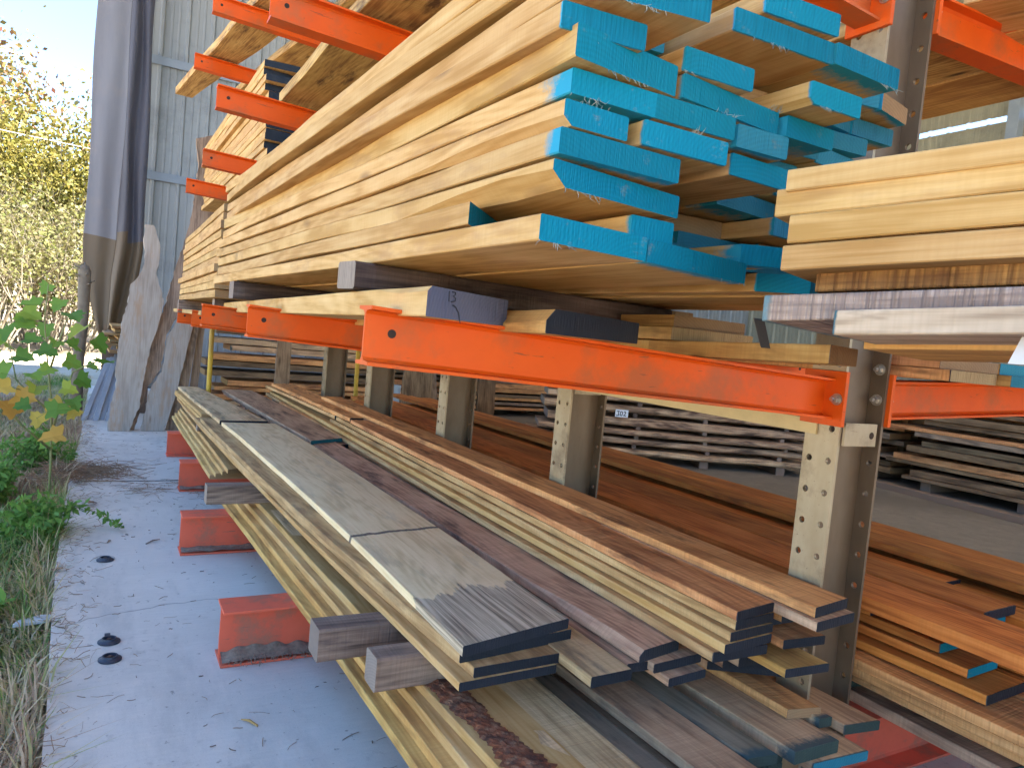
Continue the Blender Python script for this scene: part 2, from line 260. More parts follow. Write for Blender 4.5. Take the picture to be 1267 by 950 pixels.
BOARD_N = 0
def board_mesh(A, B, F, th, seed, wane=None, wob=0.0015, ch=0.002, bow=0.0, topbow=0.0, seg=0.14, thf=None, wf=None, wavy=0.0, vw=0.0):
    A, F = Vector(A), Vector(F); B = Vector((B[0], B[1], A.z if len(B) < 3 else B[2]))
    Ldir = F-A; L = Ldir.length; Ld = Ldir.normalized()
    perp = Vector((Ld.y, -Ld.x, 0)).normalized()
    w = max(0.01, (B-A).dot(perp)); w2 = w if wf is None else wf
    FR = F+perp*w2
    n = max(3, int(L/seg)); rnd = random.Random(seed)
    sx, sz, sw = rnd.uniform(0, 99), rnd.uniform(0, 99), rnd.uniform(0, 99)
    verts, dend = [], []
    def nz(a, b): return noise.noise(Vector((a, b, 0.37)))
    for i in range(n+1):
        s = i/n; d = s*L
        lp = A.lerp(F, s); rp = B.lerp(FR, s)
        bo = bow*4*s*(1-s); tb = topbow*4*s*(1-s)
        lo = nz(d*1.6, sx)*(wob*1.6+wavy) + nz(d*9, sx+5)*wob*0.5; ro = nz(d*1.6, sz)*(wob*1.6+wavy)
        lp = lp+perp*(lo+bo); rp = rp+perp*(ro+bo)
        zt = nz(d*2.0, sw)*wob*1.2; zb = nz(d*2.0, sw+7)*wob*0.8
        t = th + ((thf if thf else th)-th)*s
        tb += nz(d*0.8, sw+31)*vw*2
        ww = (rp-lp).length; c = ch
        bl = [c, c]; tl = [c, c]
        if wane:
            k, sz_, len_ = wane           # which edge, size, how far it runs from the near end
            f = max(0.0, min(1.0, (len_-d)/(0.5*len_)+nz(d*3, sx+11)*0.5))
            g = c+sz_*f*(0.85+0.3*nz(d*7, 3.3))
            if k == 'bl': bl = [g, min(g*0.8, t*0.85)]
            else: tl = [g, min(g*0.8, t*0.85)]
        sec = [(bl[0], 0), (ww-c, 0), (ww, c), (ww, t-c), (ww-c, t), (tl[0], t), (0, t-tl[1]), (0, bl[1])]
        for a, b in sec:
            q = lp.lerp(rp, a/ww); jitter = nz(d*14+a*30, sx+b*90)*wob*0.3
            verts.append(Vector((q.x, q.y, q.z+b+tb+(zt if b > t/2 else zb)+jitter))); dend.append(d)
    faces, mats, uvs = [], [], []
    per = [0, 0, 0, 0, 0, 0, 0, 0, 0]; offv = [0.0, 0.5, 0.5, 0.5, 1.0, 1.5, 1.5, 1.5]
    acc = 0; pv = []
    sec0 = [verts[j] for j in range(8)]
    for j in range(8):
        pv.append(acc); acc += (sec0[(j+1) % 8]-sec0[j]).length
    pv.append(acc)
    for i in range(n):
        for j in range(8):
            a = i*8+j; b = i*8+(j+1) % 8
            faces.append((a, b, b+8, a+8)); mats.append(0)
            u0, u1 = i/n*L, (i+1)/n*L
            uvs.append([(u0, pv[j]), (u0, pv[j+1]), (u1, pv[j+1]), (u1, pv[j])])
    cap = list(range(8)); faces.append(tuple(reversed(cap))); mats.append(1)
    o0 = verts[0]
    uvs.append([((verts[k]-o0).dot(perp), verts[k].z-o0.z) for k in reversed(cap)])
    cap2 = [n*8+k for k in range(8)]; faces.append(tuple(cap2)); mats.append(1)
    uvs.append([((verts[k]-o0).dot(perp)+3, verts[k].z-o0.z) for k in cap2])
    return mesh_from('board', verts, faces, mats, uvs, {'dend': dend})

def board(name, label, cat, group, A, B, F, th, mat, end, **k):
    global BOARD_N
    BOARD_N += 1
    me = board_mesh(A, B, F, th, BOARD_N*7.31, **k)
    o = link(name, me, [M[mat], M[end]]); tag(o, label, cat, group)
    return o

def splinters(o, seed):
    """torn fibres hanging on the sawn end of a board, a part of that board"""
    me = o.data; rnd = random.Random(seed); P = [v.co.copy() for v in me.vertices[:8]]; s = MB()
    bl, br, tr, tl = P[0], P[1], P[4], P[5]; out = Vector((0, -1, 0)); ax = (br-bl).normalized()
    for k in range(1):
        c = rnd.random(); top = rnd.random() < 0.4
        for i in range(rnd.randint(7, 16)):
            t = min(1, max(0, c+rnd.gauss(0, 0.10))); p = (tl.lerp(tr, t) if top else bl.lerp(br, t)); l_ = rnd.uniform(0.003, 0.016)
            d = (out*0.5+ax*rnd.gauss(0, 0.5)+Vector((0, 0, (0.6 if top else -0.9)+rnd.gauss(0, 0.4)))).normalized()
            q = p+d*l_*0.5; s.tube([p-d*0.002, q, q+(d+Vector((rnd.gauss(0, .5), 0, rnd.gauss(0, .5)))).normalized()*l_*0.5], [0.0005, 0.0004, 0.0001], n=4, cap=False)
    e = s.build('splinters', M['fibre'], None); e.parent = o
    return o

class MB:
    """collects plain solids into one mesh"""
    def __init__(s): s.v = []; s.f = []; s.m = []
    def quad_prism(s, pts, mi=0):           # pts: 8 corners, bottom 4 then top 4
        b = len(s.v); s.v += [Vector(p) for p in pts]
        for f in ((3, 2, 1, 0), (4, 5, 6, 7), (0, 1, 5, 4), (1, 2, 6, 5), (2, 3, 7, 6), (3, 0, 4, 7)):
            s.f.append(tuple(b+i for i in f)); s.m.append(mi)
    def box(s, x0, x1, y0, y1, z0, z1, mi=0):
        s.quad_prism([(x0, y0, z0), (x1, y0, z0), (x1, y1, z0), (x0, y1, z0), (x0, y0, z1), (x1, y0, z1), (x1, y1, z1), (x0, y1, z1)], mi)
    def tube(s, pts, rad, n=8, mi=0, cap=True):
        pts = [Vector(p) for p in pts]; b = len(s.v)
        for i, p in enumerate(pts):
            t = (pts[min(i+1, len(pts)-1)]-pts[max(i-1, 0)]).normalized()
            u = t.orthogonal().normalized(); w = t.cross(u)
            if i and len(pts) > 2:          # keep the frame from flipping
                u = (pu-t*pu.dot(t)).normalized(); w = t.cross(u)
            pu = u; r = rad[i] if isinstance(rad, (list, tuple)) else rad
            for k in range(n):
                a = 2*math.pi*k/n; s.v.append(p+(u*math.cos(a)+w*math.sin(a))*r)
        for i in range(len(pts)-1):
            for k in range(n):
                a = b+i*n+k; c = b+i*n+(k+1) % n
                s.f.append((a, c, c+n, a+n)); s.m.append(mi)
        if cap:
            s.f.append(tuple(b+k for k in reversed(range(n)))); s.m.append(mi)
            e = b+(len(pts)-1)*n; s.f.append(tuple(e+k for k in range(n))); s.m.append(mi)
    def prism(s, outline, base, ux, uy, th, mi=0):
        """outline of (a, b) in plane ux, uy at base, thickness vector th"""
        b = len(s.v); n = len(outline); base, ux, uy, th = map(Vector, (base, ux, uy, th))
        for a_, b_ in outline: s.v.append(base+ux*a_+uy*b_)
        for a_, b_ in outline: s.v.append(base+ux*a_+uy*b_+th)
        s.f.append(tuple(b+i for i in range(n))); s.m.append(mi)
        s.f.append(tuple(b+n+i for i in reversed(range(n)))); s.m.append(mi)
        for i in range(n):
            j = (i+1) % n; s.f.append((b+j, b+i, b+n+i, b+n+j)); s.m.append(mi)
    def build(s, name, mats, parent=None, sm=False, bevel=0.0):
        me = mesh_from(name, s.v, s.f, s.m)
        bm = bmesh.new(); bm.from_mesh(me)
        bmesh.ops.recalc_face_normals(bm, faces=bm.faces)
        if bevel: bmesh.ops.bevel(bm, geom=[e for e in bm.edges], offset=bevel, segments=2, affect='EDGES', profile=0.6)
        bm.to_mesh(me); bm.free()
        if sm: smooth(me)
        return link(name, me, mats, parent)

def i_section(h, w, tw, tf):
    """outline (across, up) of an I beam, bottom at 0, with small fillets"""
    r = 0.006
    return [(-w/2, 0), (w/2, 0), (w/2, tf*0.75), (tw/2+r, tf), (tw/2, tf+r), (tw/2, h-tf-r), (tw/2+r, h-tf), (w/2, h-tf*0.75), (w/2, h),
            (-w/2, h), (-w/2, h-tf*0.75), (-tw/2-r, h-tf), (-tw/2, h-tf-r), (-tw/2, tf+r), (-tw/2-r, tf), (-w/2, tf*0.75)]

# ------------------------------------------------------------------ the setting: ground, slab, building
def gravelly(name, c1, c2, c3, scale):
    m, n, l, p = nt(name)
    tc = N(n, 'ShaderNodeTexCoord').outputs['Object']
    a = N(n, 'ShaderNodeTexNoise', Scale=scale*0.12, Detail=8.0, Roughness=0.7); l.new(tc, a.inputs[0])
    b = N(n, 'ShaderNodeTexNoise', Scale=scale*3, Detail=6.0, Roughness=0.75); l.new(tc, b.inputs[0])
    r = ramp(n, [(0.35, c1), (0.5, c2), (0.62, c3)]); l.new(a.outputs[0], r.inputs[0])
    c = mix(n, l, b.outputs[0], r.outputs[0], tuple(x*0.5 for x in c1))
    l.new(c, p.inputs['Base Color']); p.inputs['Roughness'].default_value = 0.95
    bu = N(n, 'ShaderNodeBump', Strength=0.6, Distance=0.02); l.new(b.outputs[0], bu.inputs['Height']); l.new(bu.outputs[0], p.inputs['Normal'])
    return m
def concrete():
    m, n, l, p = nt('concrete_floor')
    tc = N(n, 'ShaderNodeTexCoord').outputs['Object']
    a = N(n, 'ShaderNodeTexNoise', Scale=0.9, Detail=8.0, Roughness=0.65); l.new(tc, a.inputs[0])
    b = N(n, 'ShaderNodeTexNoise', Scale=1.0, Detail=5.0, Roughness=0.7); l.new(vscale(n, l, tc, (10, 75, 14)), b.inputs[0])   # broom finish
    f = N(n, 'ShaderNodeTexNoise', Scale=140.0, Detail=4.0, Roughness=0.7); l.new(tc, f.inputs[0])
    r = ramp(n, [(0.3, (0.55, 0.50, 0.43)), (0.5, (0.69, 0.63, 0.545)), (0.66, (0.76, 0.70, 0.61))]); l.new(a.outputs[0], r.inputs[0])
    c = mix(n, l, math_(n, l, 'MULTIPLY', b.outputs[0], 0.35), r.outputs[0], (0.27, 0.26, 0.25))
    pm = N(n, 'ShaderNodeMapRange'); pm.inputs[1].default_value = 0.62; pm.inputs[2].default_value = 0.72; l.new(f.outputs[0], pm.inputs[0])
    c = mix(n, l, math_(n, l, 'MULTIPLY', pm.outputs[0], 0.5), c, (0.16, 0.15, 0.14))
    s = N(n, 'ShaderNodeTexNoise', Scale=3.1, Detail=9.0, Roughness=0.78); l.new(tc, s.inputs[0])
    sm = N(n, 'ShaderNodeMapRange'); sm.inputs[1].default_value = 0.57; sm.inputs[2].default_value = 0.68; l.new(s.outputs[0], sm.inputs[0])
    c = mix(n, l, math_(n, l, 'MULTIPLY', sm.outputs[0], 0.5), c, (0.27, 0.24, 0.205))
    t = N(n, 'ShaderNodeTexNoise', Scale=1.0, Detail=7.0, Roughness=0.7); l.new(vscale(n, l, tc, (2.2, 0.5, 1)), t.inputs[0])
    tm = N(n, 'ShaderNodeMapRange'); tm.inputs[1].default_value = 0.50; tm.inputs[2].default_value = 0.62; l.new(t.outputs[0], tm.inputs[0])
    c = mix(n, l, math_(n, l, 'MULTIPLY', tm.outputs[0], 0.35), c, (0.30, 0.285, 0.26))
    q = N(n, 'ShaderNodeTexNoise', Scale=38.0, Detail=3.0, Roughness=0.6); l.new(tc, q.inputs[0])
    qm = N(n, 'ShaderNodeMapRange'); qm.inputs[1].default_value = 0.66; qm.inputs[2].default_value = 0.71; l.new(q.outputs[0], qm.inputs[0])
    c = mix(n, l, math_(n, l, 'MULTIPLY', qm.outputs[0], 0.55), c, (0.13, 0.11, 0.09))
    # hairline cracks
    w = N(n, 'ShaderNodeTexNoise', Scale=2.0, Detail=4.0); l.new(tc, w.inputs[0])
    wv = n.new('ShaderNodeVectorMath'); wv.operation = 'MULTIPLY_ADD'; l.new(w.outputs[1], wv.inputs[0]); wv.inputs[1].default_value = (0.5, 0.5, 0); l.new(tc, wv.inputs[2])
    v = N(n, 'ShaderNodeTexVoronoi', feature='DISTANCE_TO_EDGE', Scale=0.55); l.new(wv.outputs[0], v.inputs[0])
    vm = N(n, 'ShaderNodeMapRange'); vm.inputs[1].default_value = 0.0035; vm.inputs[2].default_value = 0.0012; l.new(v.outputs[0], vm.inputs[0])
    c = mix(n, l, math_(n, l, 'MULTIPLY', vm.outputs[0], 0.45), c, (0.1, 0.09, 0.085))
    l.new(c, p.inputs['Base Color']); p.inputs['Roughness'].default_value = 0.85; p.inputs['Specular IOR Level'].default_value = 0.3
    h = math_(n, l, 'ADD', b.outputs[0], math_(n, l, 'MULTIPLY', f.outputs[0], 0.8))
    bu = N(n, 'ShaderNodeBump', Strength=0.35, Distance=0.003); l.new(h, bu.inputs['Height']); l.new(bu.outputs[0], p.inputs['Normal'])
    return m
M['concrete'] = concrete()
M['earth'] = gravelly('earth', (0.16, 0.12, 0.08), (0.22, 0.17, 0.11), (0.12, 0.11, 0.06), 3)
M['gravel'] = gravelly('pale_gravel', (0.56, 0.46, 0.33), (0.62, 0.52, 0.38), (0.48, 0.38, 0.26), 3)

# ground: one big sheet, slightly rolling left of the slab
V, Fc = [], []
xs = [-700, -250, -90, -40, -20, -12, -8, -5, -3, -2, -1.2, -0.6, -0.1, 0.3, 3, 8, 12, 20, 60, 250, 700]
ys = [-700, -250, -80, -30, -12, -6, -3, -1, 0, 1, 2, 3, 4, 5, 6, 7, 8, 10, 12, 15, 20, 28, 40, 80, 250, 700]
for y in ys:
    for x in xs:
        z = -0.11
        if -30 < x < -0.3 and -12 < y < 30: z += 0.03*noise.noise(Vector((x*0.7, y*0.5, 1)))
        V.append((x, y, z))
nx = len(xs)
for j in range(len(ys)-1):
    for i in range(nx-1):
        a = j*nx+i; Fc.append((a, a+1, a+1+nx, a+nx))
me = mesh_from('ground', V, Fc); smooth(me); g = link('ground', me, M['earth']); tag(g, kind='structure')

# gravel beyond the building corner; unseen left part added to bounce warm light
me = mesh_from('gravel_bounce_yard', [(-26, -25, -0.06), (-2.6, -25, -0.06), (-2.4, 8.0, -0.06), (-0.45, 9.3, -0.06), (0.6, 12.0, -0.06), (14, 12.5, -0.06), (14, 18, -0.06), (-2, 18, -0.06), (-26, 18, -0.06)], [(0, 1, 2, 3, 4, 5, 6, 7, 8)])
tag(link('gravel_bounce_yard', me, M['gravel']), kind='structure')

# concrete slab with a slightly broken left edge
rnd = random.Random(5); edge = []
y = -9.0
ctrl = [(-9, -0.05), (1.5, -0.065), (1.96, -0.078), (2.3, -0.085), (3.0, -0.115), (4.1, -0.142), (5.0, -0.145), (6.9, -0.135), (7.9, -0.14), (11.2, -0.15)]
def edge_x(y):
    for (y0, x0), (y1, x1) in zip(ctrl, ctrl[1:]):
        if y0 <= y <= y1: return x0+(x1-x0)*(y-y0)/(y1-y0)
    return -0.1
while y < 11.2:
    edge.append((edge_x(y)+0.006*noise.noise(Vector((y*3, 0, 0)))+0.004*noise.noise(Vector((y*14, 2, 0))), y)); y += 0.05 if y > 1 else 0.5
pl = MB(); out = [(x, y) for x, y in edge]+[(13, 11.2), (13, -9)]
pl.prism(out, (0, 0, -0.25), (1, 0, 0), (0, 1, 0), (0, 0, 0.25))
sl = pl.build('concrete_pavement', M['concrete']); tag(sl, kind='structure')
# sawn joint across the slab
jm = MB()
M['joint'] = plain('joint_filler', (0.09, 0.085, 0.08), (0.14, 0.13, 0.12), scale=20, rough=0.9)
for yj in (5.15, 2.1-3.0): jm.box(-0.13, 3.2, yj, yj+0.008, -0.01, 0.004)
jo = jm.build('floor_joint', M['joint']); tag(jo, kind='structure')

# packed brown floor of the aisle deeper in the shed
M['aisle'] = gravelly('packed_dirty_floor', (0.24, 0.195, 0.14), (0.29, 0.24, 0.175), (0.20, 0.16, 0.11), 3)
tag(link('aisle_floor', mesh_from('aisle_floor', [(3.25, -8.9, 0.004), (12.9, -8.9, 0.004), (12.9, 11.1, 0.004), (3.25, 11.1, 0.004)], [(0, 1, 2, 3)]), M['aisle']), kind='structure')
# siding wall at the end of the shed (faces the camera)
def siding_material(name, c1, c2):
    m = plain(name, c1, c2, scale=1.2, rough=0.45, metal=0.0, bump=0.02, stretch=(1, 1, 0.2), dirt=tuple(0.6*a for a in c1), dirt_amt=0.5, dirt_scale=1.5, spec=0.5)
    return m
M['siding'] = siding_material('blue_grey_steel_siding', (0.26, 0.285, 0.30), (0.31, 0.335, 0.35))
M['siding_in'] = siding_material('olive_steel_siding', (0.30, 0.29, 0.22), (0.34, 0.33, 0.25))
M['roofm'] = siding_material('white_roof_bounce', (0.72, 0.70, 0.66), (0.78, 0.76, 0.72))  # unseen underside, made bright white to bounce light downwards
M['girt'] = plain('grey_girt', (0.22, 0.27, 0.33), (0.27, 0.32, 0.38), scale=4, rough=0.5)
def ribbed(name, p0, ux, uy, length, height, parent, mat, depth=0.03, nrm=(0, -1, 0), pitch=0.305):
    """ribbed sheet: major ribs every pitch, two minor ones between"""
    prof = []; x = 0.0
    while x < length:
        for dx, dz in ((0, 0), (0.018, 1), (0.048, 1), (0.066, 0), (0.13, 0), (0.137, 0.22), (0.155, 0.22), (0.162, 0), (0.215, 0), (0.222, 0.22), (0.24, 0.22), (0.247, 0)):
            if x+dx*pitch/0.305 < length: prof.append((x+dx*pitch/0.305, dz*depth))
        x += pitch
    prof.append((length, 0))
    p0, ux, uy, nv = Vector(p0), Vector(ux), Vector(uy), Vector(nrm)
    vs_, fs = [], []
    for a, d in prof:
        vs_.append(p0+ux*a+nv*d); vs_.append(p0+ux*a+nv*d+uy*height)
        vs_.append(p0+ux*a+nv*(d-0.004)); vs_.append(p0+ux*a+nv*(d-0.004)+uy*height)
    for i in range(len(prof)-1):
        a = i*4; fs.append((a, a+4, a+5, a+1)); fs.append((a+2, a+3, a+7, a+6))
    return link(name, mesh_from(name, vs_, fs), mat, parent)
shed = empty('open_storage_shed', (5.5, 10.8, 0)); tag(shed, 'open metal shed with blue-grey ribbed end wall behind the lumber racks', 'shed')
def shp(o): o.matrix_parent_inverse = shed.matrix_world.inverted(); return o
bpy.context.view_layer.update()
shp(ribbed('end_wall', (0.10, 10.9, 0.05), (1, 0, 0), (0, 0, 1), 11.6, 7.3, shed, M['siding']))
gm = MB()
for z in (1.05, 2.78, 4.26, 5.7): gm.box(0.12, 11.4, 10.845, 10.87, z, z+0.11)
shp(gm.build('wall_girt', M['girt'], shed, bevel=0.004))
# far long wall on the right; a slot of daylight under its upper sheets
shp(ribbed('side_wall', (11.6, -6, 5.17), (0, 1, 0), (0, 0, 1), 17, 2.4, shed, M['siding_in'], nrm=(-1, 0, 0)))
shp(ribbed('side_wall', (11.6, -6, 0.0), (0, 1, 0), (0, 0, 1), 17, 5.085, shed, M['siding_in'], nrm=(-1, 0, 0)))
rf = MB(); rf.quad_prism([(0.3, -6.5, 6.85), (17.5, -6.5, 8.1), (17.5, 11.0, 8.1), (0.3, 11.0, 6.85), (0.3, -6.5, 6.9), (17.5, -6.5, 8.15), (17.5, 11.0, 8.15), (0.3, 11.0, 6.9)])  # unseen roof; eave and span shaped to block sun and admit skylight
for yy in (-3.9, -1.5, 1.0, 3.5, 6.0, 8.5, 10.7): rf.quad_prism([(0.35, yy, 6.6), (11.8, yy, 7.3), (11.8, yy+0.08, 7.3), (0.35, yy+0.08, 6.6), (0.35, yy, 6.85), (11.8, yy, 7.59), (11.8, yy+0.08, 7.59), (0.35, yy+0.08, 6.85)])
shp(rf.build('roof', M['roofm'], shed))
for x, yy in ((17.2, -6.3), (17.2, 10.7), (17.2, 2.0), (11.3, -3.9), (11.3, 1), (11.3, 6), (0.22, 10.55)):
    cp = MB(); cp.box(x-0.08, x+0.08, yy-0.08, yy+0.08, 0, 6.6); shp(cp.build('post', M['girt'], shed, bevel=0.004))

# ------------------------------------------------------------------ cantilever rack
COLX = 1.61; CW = 0.10; CD = 0.175
FR = [-1.20, 0.02, 1.225, 2.425, 3.607, 4.894, 6.064]
rack = empty('cantilever_rack', (COLX, 1.225, 0)); tag(rack, 'orange armed cantilever lumber rack with perforated steel columns', 'rack')
bpy.context.view_layer.update()
def rk(o, p=None):
    p = p or rack; bpy.context.view_layer.update(); o.parent = p; o.matrix_parent_inverse = p.matrix_world.inverted(); return o

def column_mesh():
    # local: origin at front face centre on the floor; x into the rack
    s = MB(); H = 3.75; tf = 0.009
    zf = 0.0
    # front flange: cells split so that corner gaps do not appear
    plate_cells(s, 0.02, H, 0, -CW/2, CW/2, tf, [-0.0285, 0.0285], 0.642, 0.0822, 0.0085)
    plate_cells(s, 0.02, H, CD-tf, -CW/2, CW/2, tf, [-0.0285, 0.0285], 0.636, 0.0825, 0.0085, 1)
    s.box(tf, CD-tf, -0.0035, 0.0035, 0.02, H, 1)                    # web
    s.box(-0.05, CD+0.05, -0.09, 0.09, 0, 0.02)                      # foot plate
    return s
def plate_cells(s, zlo, zhi, x, y0, y1, th, ycols, zrow0, pitch, r, mi=0):
    K = 16
    z = zrow0
    while z-pitch/2 > zlo: z -= pitch
    yb = [y0]+[(a+b)/2 for a, b in zip(ycols, ycols[1:])]+[y1]
    while z-pitch/2 < zhi:
        za, zb = max(zlo, z-pitch/2), min(zhi, z+pitch/2)
        if z-r-0.003 < za or z+r+0.003 > zb: s.box(x, x+th, y0, y1, za, zb, mi); z += pitch; continue
        for ci, yc in enumerate(ycols):
            ya, yd = yb[ci], yb[ci+1]; b = len(s.v)
            # square ring with points matched to the circle (corner points included)
            per = []
            for side, (pa, pb) in enumerate((((yd, za), (yd, zb)), ((yd, zb), (ya, zb)), ((ya, zb), (ya, za)), ((ya, za), (yd, za)))):
                for i in range(4): t = i/4; per.append((pa[0]+(pb[0]-pa[0])*t, pa[1]+(pb[1]-pa[1])*t))
            for xx in (x, x+th):
                for py, pz in per: s.v.append(Vector((xx, py, pz)))
                for k in range(K):
                    a = 2*math.pi*k/K-math.pi/4; s.v.append(Vector((xx, yc+r*math.cos(a), z+r*math.sin(a))))
            for k in range(K):
                k2 = (k+1) % K
                s.f.append((b+k2, b+k, b+K+k, b+K+k2)); s.m.append(mi)
                c = b+2*K; s.f.append((c+k, c+k2, c+K+k2, c+K+k)); s.m.append(mi)
                s.f.append((b+K+k2, b+K+k, c+K+k, c+K+k2)); s.m.append(mi)
        for a in (y0, y1):
            q = len(s.v); s.v += [Vector((x, a, za)), Vector((x+th, a, za)), Vector((x+th, a, zb)), Vector((x, a, zb))]; s.f.append((q, q+1, q+2, q+3)); s.m.append(mi)
        z += pitch
cs = column_mesh(); cme = mesh_from('column', cs.v, cs.f, cs.m); cme.materials.append(M['steel']); cme.materials.append(M['steelshade'])
bt = MB()
def bolt(s, c, ax, r=0.011, h=0.012):
    c, ax = Vector(c), Vector(ax).normalized()
    s.tube([c, c+ax*0.003], r*1.5, n=14); s.tube([c+ax*0.003, c+ax*(0.003+h)], r, n=6); s.tube([c+ax*(0.003+h), c+ax*(0.012+h)], r*0.5, n=8)

_b = MB(); bolt(_b, (0, 0, 0), (-1, 0, 0), r=0.010); BOLT = mesh_from('bolt', _b.v, _b.f); BOLT.materials.append(M['bolt'])
ARM_H = 0.102; ARM_W = 0.068
def arm_mesh(length, h=ARM_H, w=ARM_W, slope=0.0463, hole=True, chamfer=True):
    """I beam going -X from the root at the origin (top of root at z = 0), rising towards its tip"""
    s = MB(); sec = i_section(h, w, 0.006, 0.008); n = len(sec)
    cuts = [0.0, 0.25, 0.5, 0.75, 1.0]
    b = len(s.v)
    for c in cuts:
        x = -c*length
        for a_, b_ in sec: s.v.append(Vector((x, a_, b_-h-slope*x)))
    for i in range(len(cuts)-1):
        for k in range(n):
            a = b+i*n+k; d = b+i*n+(k+1) % n; s.f.append((a, d, d+n, a+n)); s.m.append(0)
    s.f.append(tuple(b+k for k in range(n))); s.m.append(0)
    e = b+(len(cuts)-1)*n; s.f.append(tuple(e+k for k in reversed(range(n)))); s.m.append(0)
    if hole:
        x = -length+0.05; z = -h*0.42-slope*x
        for sg in (-1, 1):
            s.tube([(x, sg*0.003, z), (x, sg*0.0036, z)], 0.008, n=12, mi=1)
    return s
M['hole'] = plain('dark_hole', (0.03, 0.02, 0.015), (0.05, 0.03, 0.02), scale=10, rough=0.9, bump=0)
def add_arm(frame, level_z, tip_x, side=-1, dz=0.0, cached={}):
    y = FR[frame]; L = (COLX-tip_x-0.012) if side < 0 else tip_x-(COLX+CD)-0.012
    key = round(L, 2)
    if key not in cached:
        s = arm_mesh(key); cached[key] = mesh_from('arm', s.v, s.f, s.m); bm = bmesh.new(); bm.from_mesh(cached[key]); bmesh.ops.recalc_face_normals(bm, faces=bm.faces); bm.to_mesh(cached[key]); bm.free()
        cached[key].materials.append(M['orange']); cached[key].materials.append(M['hole'])
    o = bpy.data.objects.new('arm', cached[key]); COL.objects.link(o)
    o.location = ((COLX-0.012) if side < 0 else COLX+CD+0.012, y, level_z+dz)
    if side > 0: o.rotation_euler = (0, 0, math.pi)
    rk(o)
    pm = MB()
    pm.box(0, 0.012, -0.062, 0.062, -0.118, 0.02)
    pp = pm.build('end_plate', M['orange'], None, bevel=0.0015); pp.location = o.location
    if side > 0: pp.rotation_euler = (0, 0, math.pi)
    rk(pp, o)
    for yy in (-0.042, 0.042):
        bb = bpy.data.objects.new('bolt', BOLT); COL.objects.link(bb); bb.location = o.location+Vector((0, -side*yy*-1, -0.05))
        if side > 0: bb.rotation_euler = (0, 0, math.pi)
        rk(bb, o)
    return o
base_cache = {}
def add_base(frame, tip_l, tip_r):
    y = FR[frame]; s = MB(); h = 0.18; w = 0.13
    sec = i_section(h, w, 0.008, 0.011)
    s.prism([(a, b) for a, b in sec], (tip_l, y, 0.001), (0, 1, 0), (0, 0, 1), (COLX-0.06-tip_l, 0, 0))
    s.prism([(a, b) for a, b in sec], (COLX+CD+0.06, y, 0.001), (0, 1, 0), (0, 0, 1), (tip_r-COLX-CD-0.06, 0, 0))
    o = s.build('base_beam', M['red'], None, bevel=0.0012); rk(o)
tips = {0: 0.39, 1: 0.39, 2: 0.391, 3: 0.391, 4: 0.374, 5: 0.457, 6: 0.464, 7: 0.47}
dz = {0: 0, 1: 0, 2: 0, 3: 0, 4: 0, 5: -0.027, 6: -0.03, 7: -0.03}
bt_ = {0: 0.37, 1: 0.37, 2: 0.37, 3: 0.372, 4: 0.35, 5: 0.447, 6: 0.454, 7: 0.46}
for f in range(7):
    o = bpy.data.objects.new('column', cme); COL.objects.link(o); o.location = (COLX, FR[f], 0); rk(o)
    for z in (1.131, 1.051, 2.13):
        bo = bpy.data.objects.new('bolt', BOLT); COL.objects.link(bo); bo.location = o.location+Vector((CD-0.009, -0.0285, z)); rk(bo, o)
    add_base(f, bt_[f], 3.0)
    add_arm(f, 1.097, tips[f], -1, dz[f]); add_arm(f, 1.101, 3.02, 1, dz[f])
    add_arm(f, 2.075, tips[f], -1, dz[f]); add_arm(f, 2.105, 3.02, 1, dz[f])
    if f in (5, 6): add_arm(f, 2.96, tips[f], -1, 0); add_arm(f, 3.0, 3.02, 1, 0)
# horizontal braces between the columns and their tabs
for f in range(2, 6):
    s = MB(); y0, y1 = FR[f]+0.052, FR[f+1]-0.052
    s.box(COLX+0.001, COLX+0.007, y0-0.04, y1+0.04, 0.951, 0.989); s.box(COLX+0.007, COLX+0.04, y0-0.04, y1+0.04, 0.983, 0.989)
    rk(s.build('brace', M['beige'], None)).location = (-0.008, 0, 0)
for f in range(7):
    s = MB(); s.box(0.010, 0.135, -0.06, -0.053, 0.932, 0.99); s.tube([(0.115, -0.0605, 0.96), (0.115, -0.0612, 0.96)], 0.009, n=12, mi=1)
    o = s.build('brace_tab', [M['steel'], M['hole']], None); o.location = (COLX, FR[f], 0); rk(o)
# ------------------------------------------------------------------ the boards: near left, near right and far left corners in metres
splinters(board('board', 'leftmost bright blue ended board, lowest layer of the big upper stack', 'board', 'blue ended boards in the big upper stack', (0.492, 0.836, 1.250), (0.692, 0.862), (0.434, 3.723, 1.250), 0.035, 'cream', 'blue_end', wavy=0.004, bow=0, vw=0.003), 1)
splinters(board('board', 'second bright blue ended board, lowest layer of the big upper stack', 'board', 'blue ended boards in the big upper stack', (0.696, 0.864, 1.250), (0.957, 0.916), (0.646, 3.688, 1.250), 0.035, 'cream_blue', 'blue_end', wavy=0.004, vw=0.003), 2)
board('board', 'third bright blue ended board, lowest layer of the big upper stack', 'board', 'blue ended boards in the big upper stack', (1.070, 0.996, 1.250), (1.130, 0.921), (1.020, 3.719, 1.250), 0.035, 'cream_blue', 'blue_end', wavy=0.004, vw=0.003)
board('board', 'set back near board in the lowest layer of the big upper stack, teal end', 'board', 'blue ended boards in the big upper stack', (1.142, 0.980, 1.250), (1.306, 0.951), (1.102, 3.667, 1.250), 0.035, 'cream_blue', 'teal_end')
board('board', 'set back middle board in the lowest layer of the big upper stack, teal end', 'board', 'blue ended boards in the big upper stack', (1.316, 1.119, 1.250), (1.452, 1.118), (1.276, 3.667, 1.250), 0.035, 'cream_blue', 'teal_end')
